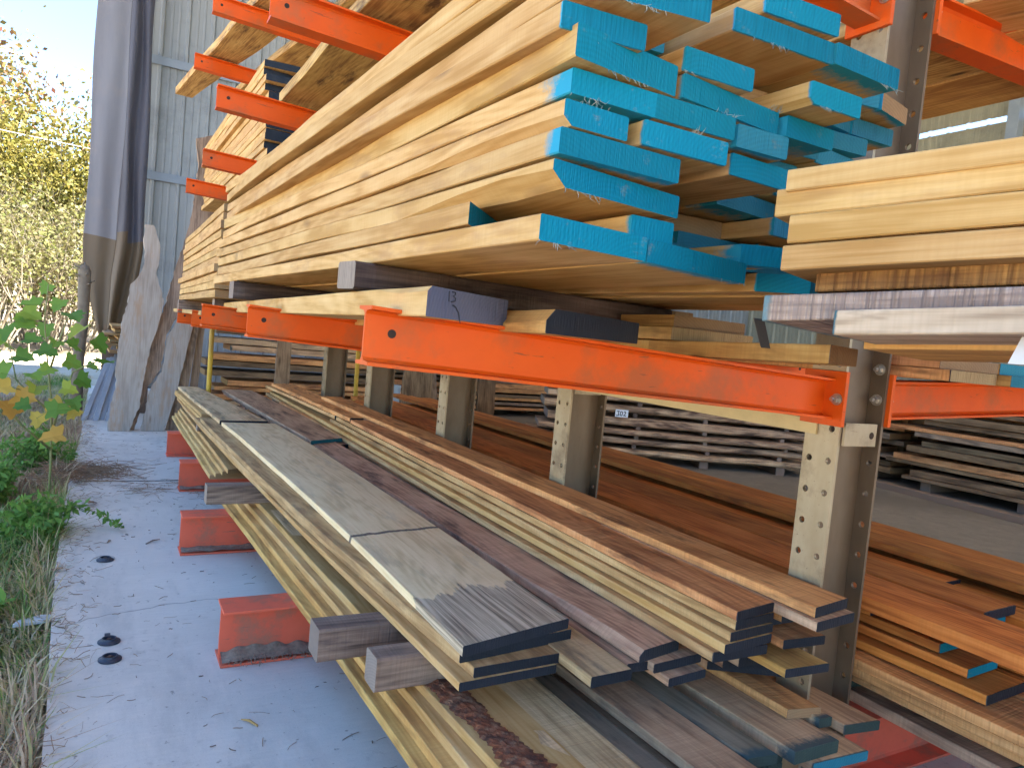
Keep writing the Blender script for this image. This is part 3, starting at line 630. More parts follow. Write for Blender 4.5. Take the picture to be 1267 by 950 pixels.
board('board', 'leftmost bright blue ended board, second layer of the big upper stack', 'board', 'blue ended boards in the big upper stack', (0.488, 1.048, 1.290), (0.758, 1.348), (0.442, 3.699, 1.294), 0.035, 'cream', 'blue_end', wavy=0.004, bow=0.0, vw=0.003)
board('board', 'second bright blue ended board, second layer of the big upper stack', 'board', 'blue ended boards in the big upper stack', (0.684, 0.897, 1.290), (0.774, 0.900), (0.634, 3.723, 1.294), 0.035, 'cream_blue', 'blue_end', wavy=0.004, vw=0.003)
board('board', 'set back near board in the second layer of the big upper stack, teal end', 'board', 'blue ended boards in the big upper stack', (0.786, 1.048, 1.290), (0.955, 1.063), (0.746, 3.634, 1.294), 0.035, 'cream_blue', 'teal_end')
board('board', 'third bright blue ended board, second layer of the big upper stack', 'board', 'blue ended boards in the big upper stack', (0.967, 0.943, 1.290), (1.032, 0.910), (0.917, 3.739, 1.294), 0.035, 'cream_blue', 'blue_end', wavy=0.004, vw=0.003)
board('board', 'set back middle board in the second layer of the big upper stack, teal end', 'board', 'blue ended boards in the big upper stack', (1.044, 1.015, 1.290), (1.205, 0.987), (1.004, 3.673, 1.294), 0.035, 'cream_blue', 'teal_end')
board('board', 'set back right board in the second layer of the big upper stack, teal end', 'board', 'blue ended boards in the big upper stack', (1.215, 1.102, 1.290), (1.386, 1.115), (1.175, 3.684, 1.294), 0.035, 'cream_blue', 'teal_end')
splinters(board('board', 'single wide bright blue ended board, third layer of the big upper stack', 'board', 'blue ended boards in the big upper stack', (0.513, 0.856, 1.331), (0.777, 0.898), (0.448, 3.717, 1.337), 0.035, 'cream', 'blue_end', wavy=0.004, wane=('bl', 0.03, 0.55), bow=-0.008, vw=0.003), 21)
board('board', 'set back near board in the third layer of the big upper stack, teal end', 'board', 'blue ended boards in the big upper stack', (0.789, 1.264, 1.331), (0.974, 1.240), (0.749, 3.527, 1.337), 0.035, 'cream_blue', 'teal_end')
board('board', 'set back middle board in the third layer of the big upper stack, teal end', 'board', 'blue ended boards in the big upper stack', (0.984, 1.131, 1.331), (1.172, 1.138), (0.944, 3.560, 1.337), 0.035, 'cream_blue', 'teal_end')
board('board', 'set back right board in the third layer of the big upper stack, teal end', 'board', 'blue ended boards in the big upper stack', (1.182, 1.105, 1.331), (1.329, 1.110), (1.142, 3.617, 1.337), 0.035, 'cream_blue', 'wood_end')
board('board', 'set back far right board in the third layer of the big upper stack, teal end', 'board', 'blue ended boards in the big upper stack', (1.339, 1.279, 1.331), (1.470, 1.300), (1.299, 3.698, 1.337), 0.035, 'cream_blue', 'teal_end')
board('board', 'single wide bright blue ended board, fourth layer of the big upper stack', 'board', 'blue ended boards in the big upper stack', (0.515, 0.849, 1.371), (0.737, 0.855), (0.443, 3.742, 1.381), 0.035, 'cream_blue', 'blue_end', wavy=0.004, bow=0.006, vw=0.003)
board('board', 'set back near board in the fourth layer of the big upper stack, teal end', 'board', 'blue ended boards in the big upper stack', (0.749, 1.271, 1.371), (0.937, 1.276), (0.709, 3.643, 1.381), 0.035, 'cream_blue', 'teal_end')
board('board', 'set back middle board in the fourth layer of the big upper stack, teal end', 'board', 'blue ended boards in the big upper stack', (0.947, 1.172, 1.371), (1.125, 1.159), (0.907, 3.513, 1.381), 0.035, 'cream_blue', 'wood_end')
board('board', 'set back right board in the fourth layer of the big upper stack, teal end', 'board', 'blue ended boards in the big upper stack', (1.135, 1.027, 1.371), (1.324, 1.045), (1.095, 3.582, 1.381), 0.035, 'cream_blue', 'teal_end')
board('board', 'set back far right board in the fourth layer of the big upper stack, teal end', 'board', 'blue ended boards in the big upper stack', (1.334, 1.231, 1.371), (1.470, 1.253), (1.294, 3.509, 1.381), 0.035, 'cream_blue', 'teal_end')
splinters(board('board', 'leftmost bright blue ended board, fifth layer of the big upper stack', 'board', 'blue ended boards in the big upper stack', (0.517, 0.846, 1.411), (0.628, 0.850), (0.446, 3.733, 1.424), 0.035, 'cream', 'blue_end', wavy=0.004, wane=('bl', 0.016, 0.5), bow=-0.006, vw=0.003), 41)
splinters(board('board', 'second bright blue ended board, fifth layer of the big upper stack', 'board', 'blue ended boards in the big upper stack', (0.657, 0.847, 1.411), (0.817, 0.844), (0.607, 3.683, 1.424), 0.035, 'cream_blue', 'blue_end', wavy=0.004, vw=0.003), 42)
board('board', 'third bright blue ended board, fifth layer of the big upper stack', 'board', 'blue ended boards in the big upper stack', (0.844, 0.866, 1.411), (0.984, 0.874), (0.794, 3.755, 1.424), 0.035, 'cream_blue', 'blue_end', wavy=0.004, vw=0.003)
board('board', 'set back near board in the fifth layer of the big upper stack, teal end', 'board', 'blue ended boards in the big upper stack', (0.996, 1.046, 1.411), (1.185, 1.076), (0.956, 3.562, 1.424), 0.035, 'cream_blue', 'teal_end')
board('board', 'set back middle board in the fifth layer of the big upper stack, teal end', 'board', 'blue ended boards in the big upper stack', (1.195, 0.975, 1.411), (1.357, 0.957), (1.155, 3.582, 1.424), 0.035, 'cream_blue', 'teal_end')
board('board', 'set back right board in the fifth layer of the big upper stack, teal end', 'board', 'blue ended boards in the big upper stack', (1.367, 0.976, 1.411), (1.470, 0.998), (1.327, 3.563, 1.424), 0.035, 'cream_blue', 'wood_end')
splinters(board('board', 'leftmost bright blue ended board, sixth layer of the big upper stack', 'board', 'blue ended boards in the big upper stack', (0.527, 0.848, 1.452), (0.673, 0.848), (0.459, 3.713, 1.468), 0.035, 'cream_blue', 'blue_end', wavy=0.004, bow=-0.012, vw=0.003), 51)
splinters(board('board', 'second bright blue ended board, sixth layer of the big upper stack', 'board', 'blue ended boards in the big upper stack', (0.676, 0.848, 1.452), (0.826, 0.846), (0.626, 3.700, 1.468), 0.035, 'cream_blue', 'blue_end', wavy=0.004, vw=0.003), 52)
board('board', 'third bright blue ended board, sixth layer of the big upper stack', 'board', 'blue ended boards in the big upper stack', (0.843, 0.853, 1.452), (0.951, 0.849), (0.793, 3.708, 1.468), 0.035, 'cream_blue', 'teal_end', wavy=0.004, vw=0.003)
board('board', 'set back near board in the sixth layer of the big upper stack, teal end', 'board', 'blue ended boards in the big upper stack', (0.963, 1.059, 1.452), (1.128, 1.063), (0.923, 3.624, 1.468), 0.035, 'cream_blue', 'wood_end')
board('board', 'set back middle board in the sixth layer of the big upper stack, teal end', 'board', 'blue ended boards in the big upper stack', (1.138, 1.035, 1.452), (1.294, 1.048), (1.098, 3.548, 1.468), 0.035, 'cream_blue', 'teal_end')
board('board', 'set back right board in the sixth layer of the big upper stack, teal end', 'board', 'blue ended boards in the big upper stack', (1.304, 1.048, 1.452), (1.470, 1.051), (1.264, 3.502, 1.468), 0.035, 'cream_blue', 'teal_end')
splinters(board('board', 'leftmost bright blue ended board, seventh layer of the big upper stack', 'board', 'blue ended boards in the big upper stack', (0.510, 0.824, 1.492), (0.706, 0.849), (0.459, 3.691, 1.511), 0.044, 'cream', 'blue_end', wavy=0.004, bow=0.022, vw=0.003), 61)
splinters(board('board', 'second bright blue ended board, seventh layer of the big upper stack', 'board', 'blue ended boards in the big upper stack', (0.717, 0.848, 1.492), (0.948, 0.873), (0.667, 3.720, 1.511), 0.035, 'cream_blue', 'blue_end', wavy=0.004, vw=0.003), 62)
board('board', 'third bright blue ended board, seventh layer of the big upper stack', 'board', 'blue ended boards in the big upper stack', (0.969, 0.870, 1.492), (1.085, 0.870), (0.919, 3.722, 1.511), 0.035, 'cream_blue', 'blue_end', wavy=0.004, vw=0.003)
board('board', 'set back near board in the seventh layer of the big upper stack, teal end', 'board', 'blue ended boards in the big upper stack', (1.097, 1.064, 1.492), (1.221, 1.062), (1.057, 3.636, 1.511), 0.035, 'cream_blue', 'teal_end')
board('board', 'set back middle board in the seventh layer of the big upper stack, teal end', 'board', 'blue ended boards in the big upper stack', (1.231, 1.081, 1.492), (1.401, 1.052), (1.191, 3.512, 1.511), 0.035, 'cream_blue', 'teal_end')
splinters(board('board', 'leftmost bright blue ended board, eighth layer of the big upper stack', 'board', 'blue ended boards in the big upper stack', (0.498, 0.839, 1.532), (0.626, 0.825), (0.467, 3.705, 1.554), 0.035, 'cream_blue', 'blue_end', wavy=0.004, bow=-0.016, vw=0.003), 71)
splinters(board('board', 'second bright blue ended board, eighth layer of the big upper stack', 'board', 'blue ended boards in the big upper stack', (0.713, 0.846, 1.532), (0.850, 0.841), (0.663, 3.699, 1.554), 0.035, 'cream_blue', 'blue_end', wavy=0.004, vw=0.003), 72)
splinters(board('board', 'third bright blue ended board, eighth layer of the big upper stack', 'board', 'blue ended boards in the big upper stack', (0.948, 0.815, 1.532), (1.068, 0.811), (0.898, 3.717, 1.554), 0.035, 'cream_blue', 'blue_end', wavy=0.004, wane=('bl', 0.012, 0.4), vw=0.003), 73)
board('board', 'set back near board in the eighth layer of the big upper stack, teal end', 'board', 'blue ended boards in the big upper stack', (1.080, 1.025, 1.532), (1.222, 1.013), (1.040, 3.574, 1.554), 0.035, 'cream_blue', 'teal_end')
board('board', 'set back middle board in the eighth layer of the big upper stack, teal end', 'board', 'blue ended boards in the big upper stack', (1.232, 1.027, 1.532), (1.373, 1.043), (1.192, 3.505, 1.554), 0.035, 'cream_blue', 'teal_end')
splinters(board('board', 'single wide bright blue ended board, ninth layer of the big upper stack', 'board', 'blue ended boards in the big upper stack', (0.504, 0.820, 1.572), (0.699, 0.784), (0.468, 3.709, 1.598), 0.035, 'cream', 'blue_end', wavy=0.004, bow=0.008, vw=0.003), 81)
board('board', 'set back near board in the ninth layer of the big upper stack, teal end', 'board', 'blue ended boards in the big upper stack', (0.711, 1.091, 1.572), (0.847, 1.075), (0.671, 3.537, 1.598), 0.035, 'cream_blue', 'teal_end')
board('board', 'set back middle board in the ninth layer of the big upper stack, teal end', 'board', 'blue ended boards in the big upper stack', (0.857, 0.985, 1.572), (1.025, 0.975), (0.817, 3.567, 1.598), 0.035, 'cream_blue', 'wood_end')
board('board', 'set back right board in the ninth layer of the big upper stack, teal end', 'board', 'blue ended boards in the big upper stack', (1.035, 1.098, 1.572), (1.186, 1.078), (0.995, 3.567, 1.598), 0.035, 'cream_blue', 'teal_end')
board('board', 'set back far right board in the ninth layer of the big upper stack, teal end', 'board', 'blue ended boards in the big upper stack', (1.196, 1.038, 1.572), (1.378, 1.021), (1.156, 3.524, 1.598), 0.035, 'cream_blue', 'teal_end')
board('board', 'leftmost bright blue ended board, tenth layer of the big upper stack', 'board', 'blue ended boards in the big upper stack', (0.504, 0.856, 1.613), (0.615, 0.833), (0.465, 3.738, 1.641), 0.035, 'cream', 'blue_end', wavy=0.004, bow=-0.02, vw=0.003)
board('board', 'set back near board in the tenth layer of the big upper stack, teal end', 'board', 'blue ended boards in the big upper stack', (0.627, 0.998, 1.613), (0.784, 0.984), (0.587, 3.661, 1.641), 0.035, 'cream_blue', 'teal_end')
splinters(board('board', 'second bright blue ended board, tenth layer of the big upper stack', 'board', 'blue ended boards in the big upper stack', (0.796, 0.840, 1.613), (1.007, 0.828), (0.746, 3.745, 1.641), 0.035, 'cream_blue', 'blue_end', wavy=0.004, vw=0.003), 92)
splinters(board('board', 'third bright blue ended board, tenth layer of the big upper stack', 'board', 'blue ended boards in the big upper stack', (1.016, 0.829, 1.613), (1.188, 0.832), (0.966, 3.685, 1.641), 0.035, 'cream_blue', 'blue_end', wavy=0.004, vw=0.003), 93)
board('board', 'set back middle board in the tenth layer of the big upper stack, teal end', 'board', 'blue ended boards in the big upper stack', (1.200, 1.014, 1.613), (1.329, 1.031), (1.160, 3.554, 1.641), 0.035, 'cream_blue', 'teal_end')
board('board', 'set back right board in the tenth layer of the big upper stack, teal end', 'board', 'blue ended boards in the big upper stack', (1.339, 1.033, 1.613), (1.470, 1.028), (1.299, 3.684, 1.641), 0.035, 'cream_blue', 'teal_end')
board('board', 'leftmost bright blue ended board, eleventh layer of the big upper stack', 'board', 'blue ended boards in the big upper stack', (0.497, 0.871, 1.653), (0.626, 0.844), (0.466, 3.747, 1.685), 0.035, 'cream', 'blue_end', wavy=0.004, bow=0.0, vw=0.003)
board('board', 'set back near board in the eleventh layer of the big upper stack, teal end', 'board', 'blue ended boards in the big upper stack', (0.638, 1.118, 1.653), (0.820, 1.114), (0.598, 3.690, 1.685), 0.035, 'cream_blue', 'wood_end')
board('board', 'second bright blue ended board, eleventh layer of the big upper stack', 'board', 'blue ended boards in the big upper stack', (0.851, 0.834, 1.653), (1.003, 0.820), (0.801, 3.669, 1.685), 0.035, 'cream_blue', 'blue_end', wavy=0.004, vw=0.003)
board('board', 'set back middle board in the eleventh layer of the big upper stack, teal end', 'board', 'blue ended boards in the big upper stack', (1.015, 1.096, 1.653), (1.187, 1.105), (0.975, 3.604, 1.685), 0.035, 'cream_blue', 'teal_end')
board('board', 'set back right board in the eleventh layer of the big upper stack, teal end', 'board', 'blue ended boards in the big upper stack', (1.197, 1.004, 1.653), (1.341, 0.978), (1.157, 3.618, 1.685), 0.035, 'cream_blue', 'teal_end')
board('board', 'set back far right board in the eleventh layer of the big upper stack, teal end', 'board', 'blue ended boards in the big upper stack', (1.351, 0.977, 1.653), (1.470, 1.001), (1.311, 3.639, 1.685), 0.035, 'cream_blue', 'wood_end')
board('board', 'left board of the lowest layer in the pale stack behind the blue ended stack', 'board', 'unpainted boards in the stack behind the blue ended one', (0.462, 3.905, 1.195), (0.712, 3.880), (0.512, 6.562, 1.195), 0.038, 'cream', 'wood_end', wavy=0.003)
board('board', 'middle board of the lowest layer in the pale stack behind the blue ended stack', 'board', 'unpainted boards in the stack behind the blue ended one', (0.722, 3.861, 1.195), (0.972, 3.880), (0.772, 6.589, 1.195), 0.038, 'cream', 'wood_end', wavy=0.003)
board('board', 'right board of the lowest layer in the pale stack behind the blue ended stack', 'board', 'unpainted boards in the stack behind the blue ended one', (0.982, 3.869, 1.195), (1.232, 3.880), (1.032, 6.518, 1.195), 0.038, 'cream', 'wood_end', wavy=0.003)
board('board', 'left board of the second layer in the pale stack behind the blue ended stack', 'board', 'unpainted boards in the stack behind the blue ended one', (0.458, 3.886, 1.238), (0.708, 3.880), (0.508, 6.536, 1.240), 0.038, 'cream', 'wood_end', wavy=0.003)
board('board', 'middle board of the second layer in the pale stack behind the blue ended stack', 'board', 'unpainted boards in the stack behind the blue ended one', (0.718, 3.907, 1.238), (0.968, 3.880), (0.768, 6.568, 1.240), 0.038, 'cream', 'wood_end', wavy=0.003)
board('board', 'right board of the second layer in the pale stack behind the blue ended stack', 'board', 'unpainted boards in the stack behind the blue ended one', (0.978, 3.877, 1.238), (1.228, 3.880), (1.028, 6.510, 1.240), 0.038, 'cream', 'wood_end', wavy=0.003)
board('board', 'left board of the third layer in the pale stack behind the blue ended stack', 'board', 'unpainted boards in the stack behind the blue ended one', (0.465, 3.884, 1.280), (0.715, 3.880), (0.515, 6.595, 1.286), 0.038, 'cream', 'wood_end', wavy=0.003)
board('board', 'middle board of the third layer in the pale stack behind the blue ended stack', 'board', 'unpainted boards in the stack behind the blue ended one', (0.725, 3.878, 1.280), (0.975, 3.880), (0.775, 6.502, 1.286), 0.038, 'cream', 'wood_end', wavy=0.003)
board('board', 'right board of the third layer in the pale stack behind the blue ended stack', 'board', 'unpainted boards in the stack behind the blue ended one', (0.985, 3.887, 1.280), (1.235, 3.880), (1.035, 6.601, 1.286), 0.038, 'cream', 'wood_end', wavy=0.003)
board('board', 'left board of the fourth layer in the pale stack behind the blue ended stack', 'board', 'unpainted boards in the stack behind the blue ended one', (0.450, 3.900, 1.323), (0.700, 3.880), (0.500, 6.617, 1.331), 0.038, 'cream', 'wood_end', wavy=0.003)
board('board', 'middle board of the fourth layer in the pale stack behind the blue ended stack', 'board', 'unpainted boards in the stack behind the blue ended one', (0.710, 3.900, 1.323), (0.960, 3.880), (0.760, 6.602, 1.331), 0.038, 'cream', 'wood_end', wavy=0.003)
board('board', 'right board of the fourth layer in the pale stack behind the blue ended stack', 'board', 'unpainted boards in the stack behind the blue ended one', (0.970, 3.860, 1.323), (1.220, 3.880), (1.020, 6.571, 1.331), 0.038, 'cream', 'wood_end', wavy=0.003)
board('board', 'left board of the fifth layer in the pale stack behind the blue ended stack', 'board', 'unpainted boards in the stack behind the blue ended one', (0.469, 3.862, 1.365), (0.719, 3.880), (0.519, 6.513, 1.377), 0.038, 'cream', 'wood_end', wavy=0.003)
board('board', 'middle board of the fifth layer in the pale stack behind the blue ended stack', 'board', 'unpainted boards in the stack behind the blue ended one', (0.729, 3.873, 1.365), (0.979, 3.880), (0.779, 6.554, 1.377), 0.038, 'cream', 'wood_end', wavy=0.003)
board('board', 'right board of the fifth layer in the pale stack behind the blue ended stack', 'board', 'unpainted boards in the stack behind the blue ended one', (0.989, 3.881, 1.365), (1.239, 3.880), (1.039, 6.546, 1.377), 0.038, 'cream', 'wood_end', wavy=0.003)
board('board', 'left board of the sixth layer in the pale stack behind the blue ended stack', 'board', 'unpainted boards in the stack behind the blue ended one', (0.469, 3.860, 1.408), (0.719, 3.880), (0.519, 6.479, 1.423), 0.038, 'cream', 'wood_end', wavy=0.003)
board('board', 'middle board of the sixth layer in the pale stack behind the blue ended stack', 'board', 'unpainted boards in the stack behind the blue ended one', (0.729, 3.866, 1.408), (0.979, 3.880), (0.779, 6.490, 1.423), 0.038, 'cream', 'wood_end', wavy=0.003)
board('board', 'right board of the sixth layer in the pale stack behind the blue ended stack', 'board', 'unpainted boards in the stack behind the blue ended one', (0.989, 3.863, 1.408), (1.239, 3.880), (1.039, 6.626, 1.423), 0.038, 'cream', 'wood_end', wavy=0.003)
board('board', 'left board of the seventh layer in the pale stack behind the blue ended stack', 'board', 'unpainted boards in the stack behind the blue ended one', (0.473, 3.864, 1.450), (0.723, 3.880), (0.523, 6.550, 1.468), 0.038, 'cream', 'wood_end', wavy=0.003)
board('board', 'middle board of the seventh layer in the pale stack behind the blue ended stack', 'board', 'unpainted boards in the stack behind the blue ended one', (0.733, 3.876, 1.450), (0.983, 3.880), (0.783, 6.520, 1.468), 0.038, 'cream', 'wood_end', wavy=0.003)
board('board', 'right board of the seventh layer in the pale stack behind the blue ended stack', 'board', 'unpainted boards in the stack behind the blue ended one', (0.993, 3.878, 1.450), (1.243, 3.880), (1.043, 6.574, 1.468), 0.038, 'cream', 'wood_end', wavy=0.003)
board('board', 'left board of the eighth layer in the pale stack behind the blue ended stack', 'board', 'unpainted boards in the stack behind the blue ended one', (0.468, 3.878, 1.493), (0.718, 3.880), (0.518, 6.501, 1.514), 0.038, 'cream', 'wood_end', wavy=0.003)
board('board', 'middle board of the eighth layer in the pale stack behind the blue ended stack', 'board', 'unpainted boards in the stack behind the blue ended one', (0.728, 3.876, 1.493), (0.978, 3.880), (0.778, 6.490, 1.514), 0.038, 'cream', 'wood_end', wavy=0.003)
board('board', 'right board of the eighth layer in the pale stack behind the blue ended stack', 'board', 'unpainted boards in the stack behind the blue ended one', (0.988, 3.888, 1.493), (1.238, 3.880), (1.038, 6.585, 1.514), 0.038, 'cream', 'wood_end', wavy=0.003)
board('board', 'left board of the ninth layer in the pale stack behind the blue ended stack', 'board', 'unpainted boards in the stack behind the blue ended one', (0.465, 3.864, 1.535), (0.715, 3.880), (0.515, 6.499, 1.559), 0.038, 'cream', 'wood_end', wavy=0.003)
board('board', 'middle board of the ninth layer in the pale stack behind the blue ended stack', 'board', 'unpainted boards in the stack behind the blue ended one', (0.725, 3.879, 1.535), (0.975, 3.880), (0.775, 6.567, 1.559), 0.038, 'cream', 'wood_end', wavy=0.003)
board('board', 'right board of the ninth layer in the pale stack behind the blue ended stack', 'board', 'unpainted boards in the stack behind the blue ended one', (0.985, 3.899, 1.535), (1.235, 3.880), (1.035, 6.531, 1.559), 0.038, 'cream', 'wood_end', wavy=0.003)
board('board', 'left board of the tenth layer in the pale stack behind the blue ended stack', 'board', 'unpainted boards in the stack behind the blue ended one', (0.477, 3.891, 1.578), (0.727, 3.880), (0.527, 6.539, 1.605), 0.038, 'cream', 'wood_end', wavy=0.003)
board('board', 'middle board of the tenth layer in the pale stack behind the blue ended stack', 'board', 'unpainted boards in the stack behind the blue ended one', (0.737, 3.879, 1.578), (0.987, 3.880), (0.787, 6.549, 1.605), 0.038, 'cream', 'wood_end', wavy=0.003)
board('board', 'right board of the tenth layer in the pale stack behind the blue ended stack', 'board', 'unpainted boards in the stack behind the blue ended one', (0.997, 3.895, 1.578), (1.247, 3.880), (1.047, 6.537, 1.605), 0.038, 'cream', 'wood_end', wavy=0.003)
board('board', 'left board of the eleventh layer in the pale stack behind the blue ended stack', 'board', 'unpainted boards in the stack behind the blue ended one', (0.477, 3.883, 1.620), (0.727, 3.880), (0.527, 6.509, 1.650), 0.038, 'cream', 'wood_end', wavy=0.003)
board('board', 'middle board of the eleventh layer in the pale stack behind the blue ended stack', 'board', 'unpainted boards in the stack behind the blue ended one', (0.737, 3.887, 1.620), (0.987, 3.880), (0.787, 6.581, 1.650), 0.038, 'cream', 'wood_end', wavy=0.003)
board('board', 'right board of the eleventh layer in the pale stack behind the blue ended stack', 'board', 'unpainted boards in the stack behind the blue ended one', (0.997, 3.864, 1.620), (1.247, 3.880), (1.047, 6.538, 1.650), 0.038, 'cream', 'wood_end', wavy=0.003)
board('board', 'thick pale board with dark grey end lying on the nearest middle arm', 'board', 'thick boards lying directly on the middle arms', (0.438, 1.071, 1.141), (0.655, 1.207), (0.560, 4.550, 1.125), 0.049, 'cream', 'grey_end', wavy=0.004, wane=('tl', 0.012, 0.3))
board('board', 'waney board with flat charcoal end beside the grey ended board on the near arm', 'board', 'thick boards lying directly on the middle arms', (0.633, 1.029, 1.133), (0.938, 1.166), (0.860, 4.200, 1.100), 0.042, 'gold', 'black_end', wane=('tl', 0.03, 0.6))
board('board', 'short ended golden board lying against the column on the near arm', 'board', 'thick boards lying directly on the middle arms', (1.096, 0.837, 1.127), (1.246, 0.890), (1.330, 2.450, 1.100), 0.033, 'gold', 'brown_end')
board('board', 'lower thin golden board above the near arm root', 'board', 'thick boards lying directly on the middle arms', (1.180, 1.300, 1.122), (1.400, 1.310), (1.200, 3.900, 1.100), 0.030, 'gold', 'wood_end')
board('board', 'middle thin golden board above the near arm root', 'board', 'thick boards lying directly on the middle arms', (1.170, 1.330, 1.154), (1.440, 1.330), (1.200, 3.900, 1.132), 0.030, 'gold', 'wood_end')
board('board', 'upper thin golden board above the near arm root', 'board', 'thick boards lying directly on the middle arms', (1.200, 1.360, 1.186), (1.450, 1.370), (1.220, 3.900, 1.164), 0.030, 'gold', 'wood_end')
board('board', 'topmost thin golden board squeezed below the blue ended stack', 'board', 'thick boards lying directly on the middle arms', (1.220, 1.620, 1.217), (1.500, 1.620), (1.240, 3.600, 1.200), 0.028, 'gold', 'wood_end')
board('board', 'wide golden board on the mid arms near the columns, set far back', 'board', 'thick boards lying directly on the middle arms', (0.950, 1.950, 1.135), (1.190, 1.950), (0.970, 3.900, 1.120), 0.060, 'gold', 'brown_end')
board('bearer', 'long dark bearer under the bottom blue ended boards, its left end grey', 'bearer', 'dark weathered bearers under the upper stacks', (0.429, 1.567, 1.192), (0.440, 1.478), (1.389, 1.689, 1.192), 0.056, 'darktimber', 'grey_wood_end', wob=0.003, ch=0.005)
board('bearer', 'dark bearer under the big upper stack near its far end', 'bearer', 'dark weathered bearers under the upper stacks', (0.425, 3.140, 1.180), (0.429, 3.050), (1.396, 3.180, 1.180), 0.068, 'darktimber', 'grey_wood_end', wob=0.003, ch=0.005)
board('bearer', 'small bearer hidden under the near end of the pale stack behind', 'bearer', 'dark weathered bearers under the upper stacks', (0.500, 4.290, 1.128), (0.500, 4.200), (1.400, 4.290, 1.128), 0.066, 'darktimber', 'grey_wood_end', wob=0.003, ch=0.005)
board('bearer', 'small bearer under the far end of the pale stack behind', 'bearer', 'dark weathered bearers under the upper stacks', (0.470, 6.140, 1.095), (0.470, 6.050), (1.400, 6.140, 1.095), 0.098, 'timber', 'grey_wood_end', wob=0.003, ch=0.005)
board('board', 'flat pale board lying on the far middle arms under the second stack', 'board', None, (0.490, 4.720, 1.095), (0.750, 4.720), (0.500, 6.900, 1.095), 0.028, 'cream', 'wood_end')
board('board', 'front cream board in the lowest layer of the tilted bundle at right', 'board', 'cream boards of the tilted bundle at right', (0.987, 0.774, 1.245), (0.800, 0.703, 1.245), (1.821, -1.426, 1.403), 0.034, 'cream', 'wood_end', wavy=0.003)
board('board', 'middle cream board in the lowest layer of the tilted bundle at right', 'board', 'cream boards of the tilted bundle at right', (1.224, 0.839, 1.247), (1.000, 0.754, 1.247), (2.058, -1.361, 1.405), 0.034, 'cream', 'wood_end', wavy=0.003)
board('board', 'back cream board in the lowest layer of the tilted bundle at right', 'board', 'cream boards of the tilted bundle at right', (1.443, 0.896, 1.248), (1.237, 0.818, 1.248), (2.277, -1.304, 1.407), 0.034, 'cream', 'wood_end', wavy=0.003)
board('board', 'front cream board in the second layer of the tilted bundle at right', 'board', 'cream boards of the tilted bundle at right', (0.987, 0.769, 1.283), (0.800, 0.698, 1.283), (1.821, -1.431, 1.441), 0.036, 'cream', 'wood_end', wavy=0.003)
board('board', 'middle cream board in the second layer of the tilted bundle at right', 'board', 'cream boards of the tilted bundle at right', (1.234, 0.809, 1.286), (1.009, 0.724, 1.286), (2.068, -1.391, 1.445), 0.036, 'cream', 'wood_end', wavy=0.003)
board('board', 'back cream board in the second layer of the tilted bundle at right', 'board', 'cream boards of the tilted bundle at right', (1.434, 0.917, 1.284), (1.228, 0.839, 1.284), (2.267, -1.283, 1.443), 0.036, 'cream', 'wood_end', wavy=0.003)
board('board', 'front cream board in the third layer of the tilted bundle at right', 'board', 'cream boards of the tilted bundle at right', (0.987, 0.796, 1.321), (0.800, 0.725, 1.321), (1.821, -1.404, 1.479), 0.036, 'cream', 'wood_end', wavy=0.003)
board('board', 'middle cream board in the third layer of the tilted bundle at right', 'board', 'cream boards of the tilted bundle at right', (1.233, 0.838, 1.324), (1.009, 0.753, 1.324), (2.067, -1.362, 1.483), 0.036, 'cream', 'wood_end', wavy=0.003)
board('board', 'back cream board in the third layer of the tilted bundle at right', 'board', 'cream boards of the tilted bundle at right', (1.442, 0.923, 1.324), (1.236, 0.845, 1.324), (2.275, -1.277, 1.482), 0.036, 'cream', 'wood_end', wavy=0.003)
board('board', 'front cream board in the fourth layer of the tilted bundle at right', 'board', 'cream boards of the tilted bundle at right', (0.987, 0.781, 1.353), (0.800, 0.710, 1.353), (1.821, -1.419, 1.511), 0.030, 'cream', 'wood_end', wavy=0.003)
board('board', 'middle cream board in the fourth layer of the tilted bundle at right', 'board', 'cream boards of the tilted bundle at right', (1.221, 0.855, 1.354), (0.997, 0.770, 1.354), (2.055, -1.345, 1.512), 0.030, 'cream', 'wood_end', wavy=0.003)
board('board', 'back cream board in the fourth layer of the tilted bundle at right', 'board', 'cream boards of the tilted bundle at right', (1.435, 0.924, 1.355), (1.230, 0.846, 1.355), (2.269, -1.276, 1.513), 0.030, 'cream', 'wood_end', wavy=0.003)
board('board', 'rough gouged brown board between the cream boards and the grey board', 'board', 'rough boards under the tilted bundle', (1.328, 0.869, 1.223), (0.860, 0.692, 1.223), (2.123, -1.231, 1.374), 0.030, 'rough', 'brown_end', wavy=0.004)
board('board', 'grey sawn board with blue end under the tilted bundle at right', 'board', 'rough boards under the tilted bundle', (1.174, 0.868, 1.177), (0.800, 0.726, 1.177), (2.008, -1.332, 1.335), 0.035, 'rosy', 'teal_end', wavy=0.003)
board('board', 'lowest grey board with streaked face and teal end at right', 'board', 'rough boards under the tilted bundle', (1.081, 0.717, 1.162), (0.800, 0.611, 1.162), (1.839, -1.283, 1.306), 0.031, 'streak', 'teal_end', wavy=0.003)
board('board', 'waney golden board right under the streaked grey board', 'board', 'rough boards under the tilted bundle', (1.421, 0.864, 1.153), (1.000, 0.705, 1.153), (2.179, -1.136, 1.297), 0.050, 'gold', 'wood_end', wavy=0.008)
board('board', 'left board in the lowest layer of the black ended pile on upper arms', 'board', 'black ended boards in the pile on the upper arms', (0.771, 4.562, 2.075), (1.000, 4.572), (0.735, 7.627, 2.075), 0.039, 'cream', 'black_end', wavy=0.003)
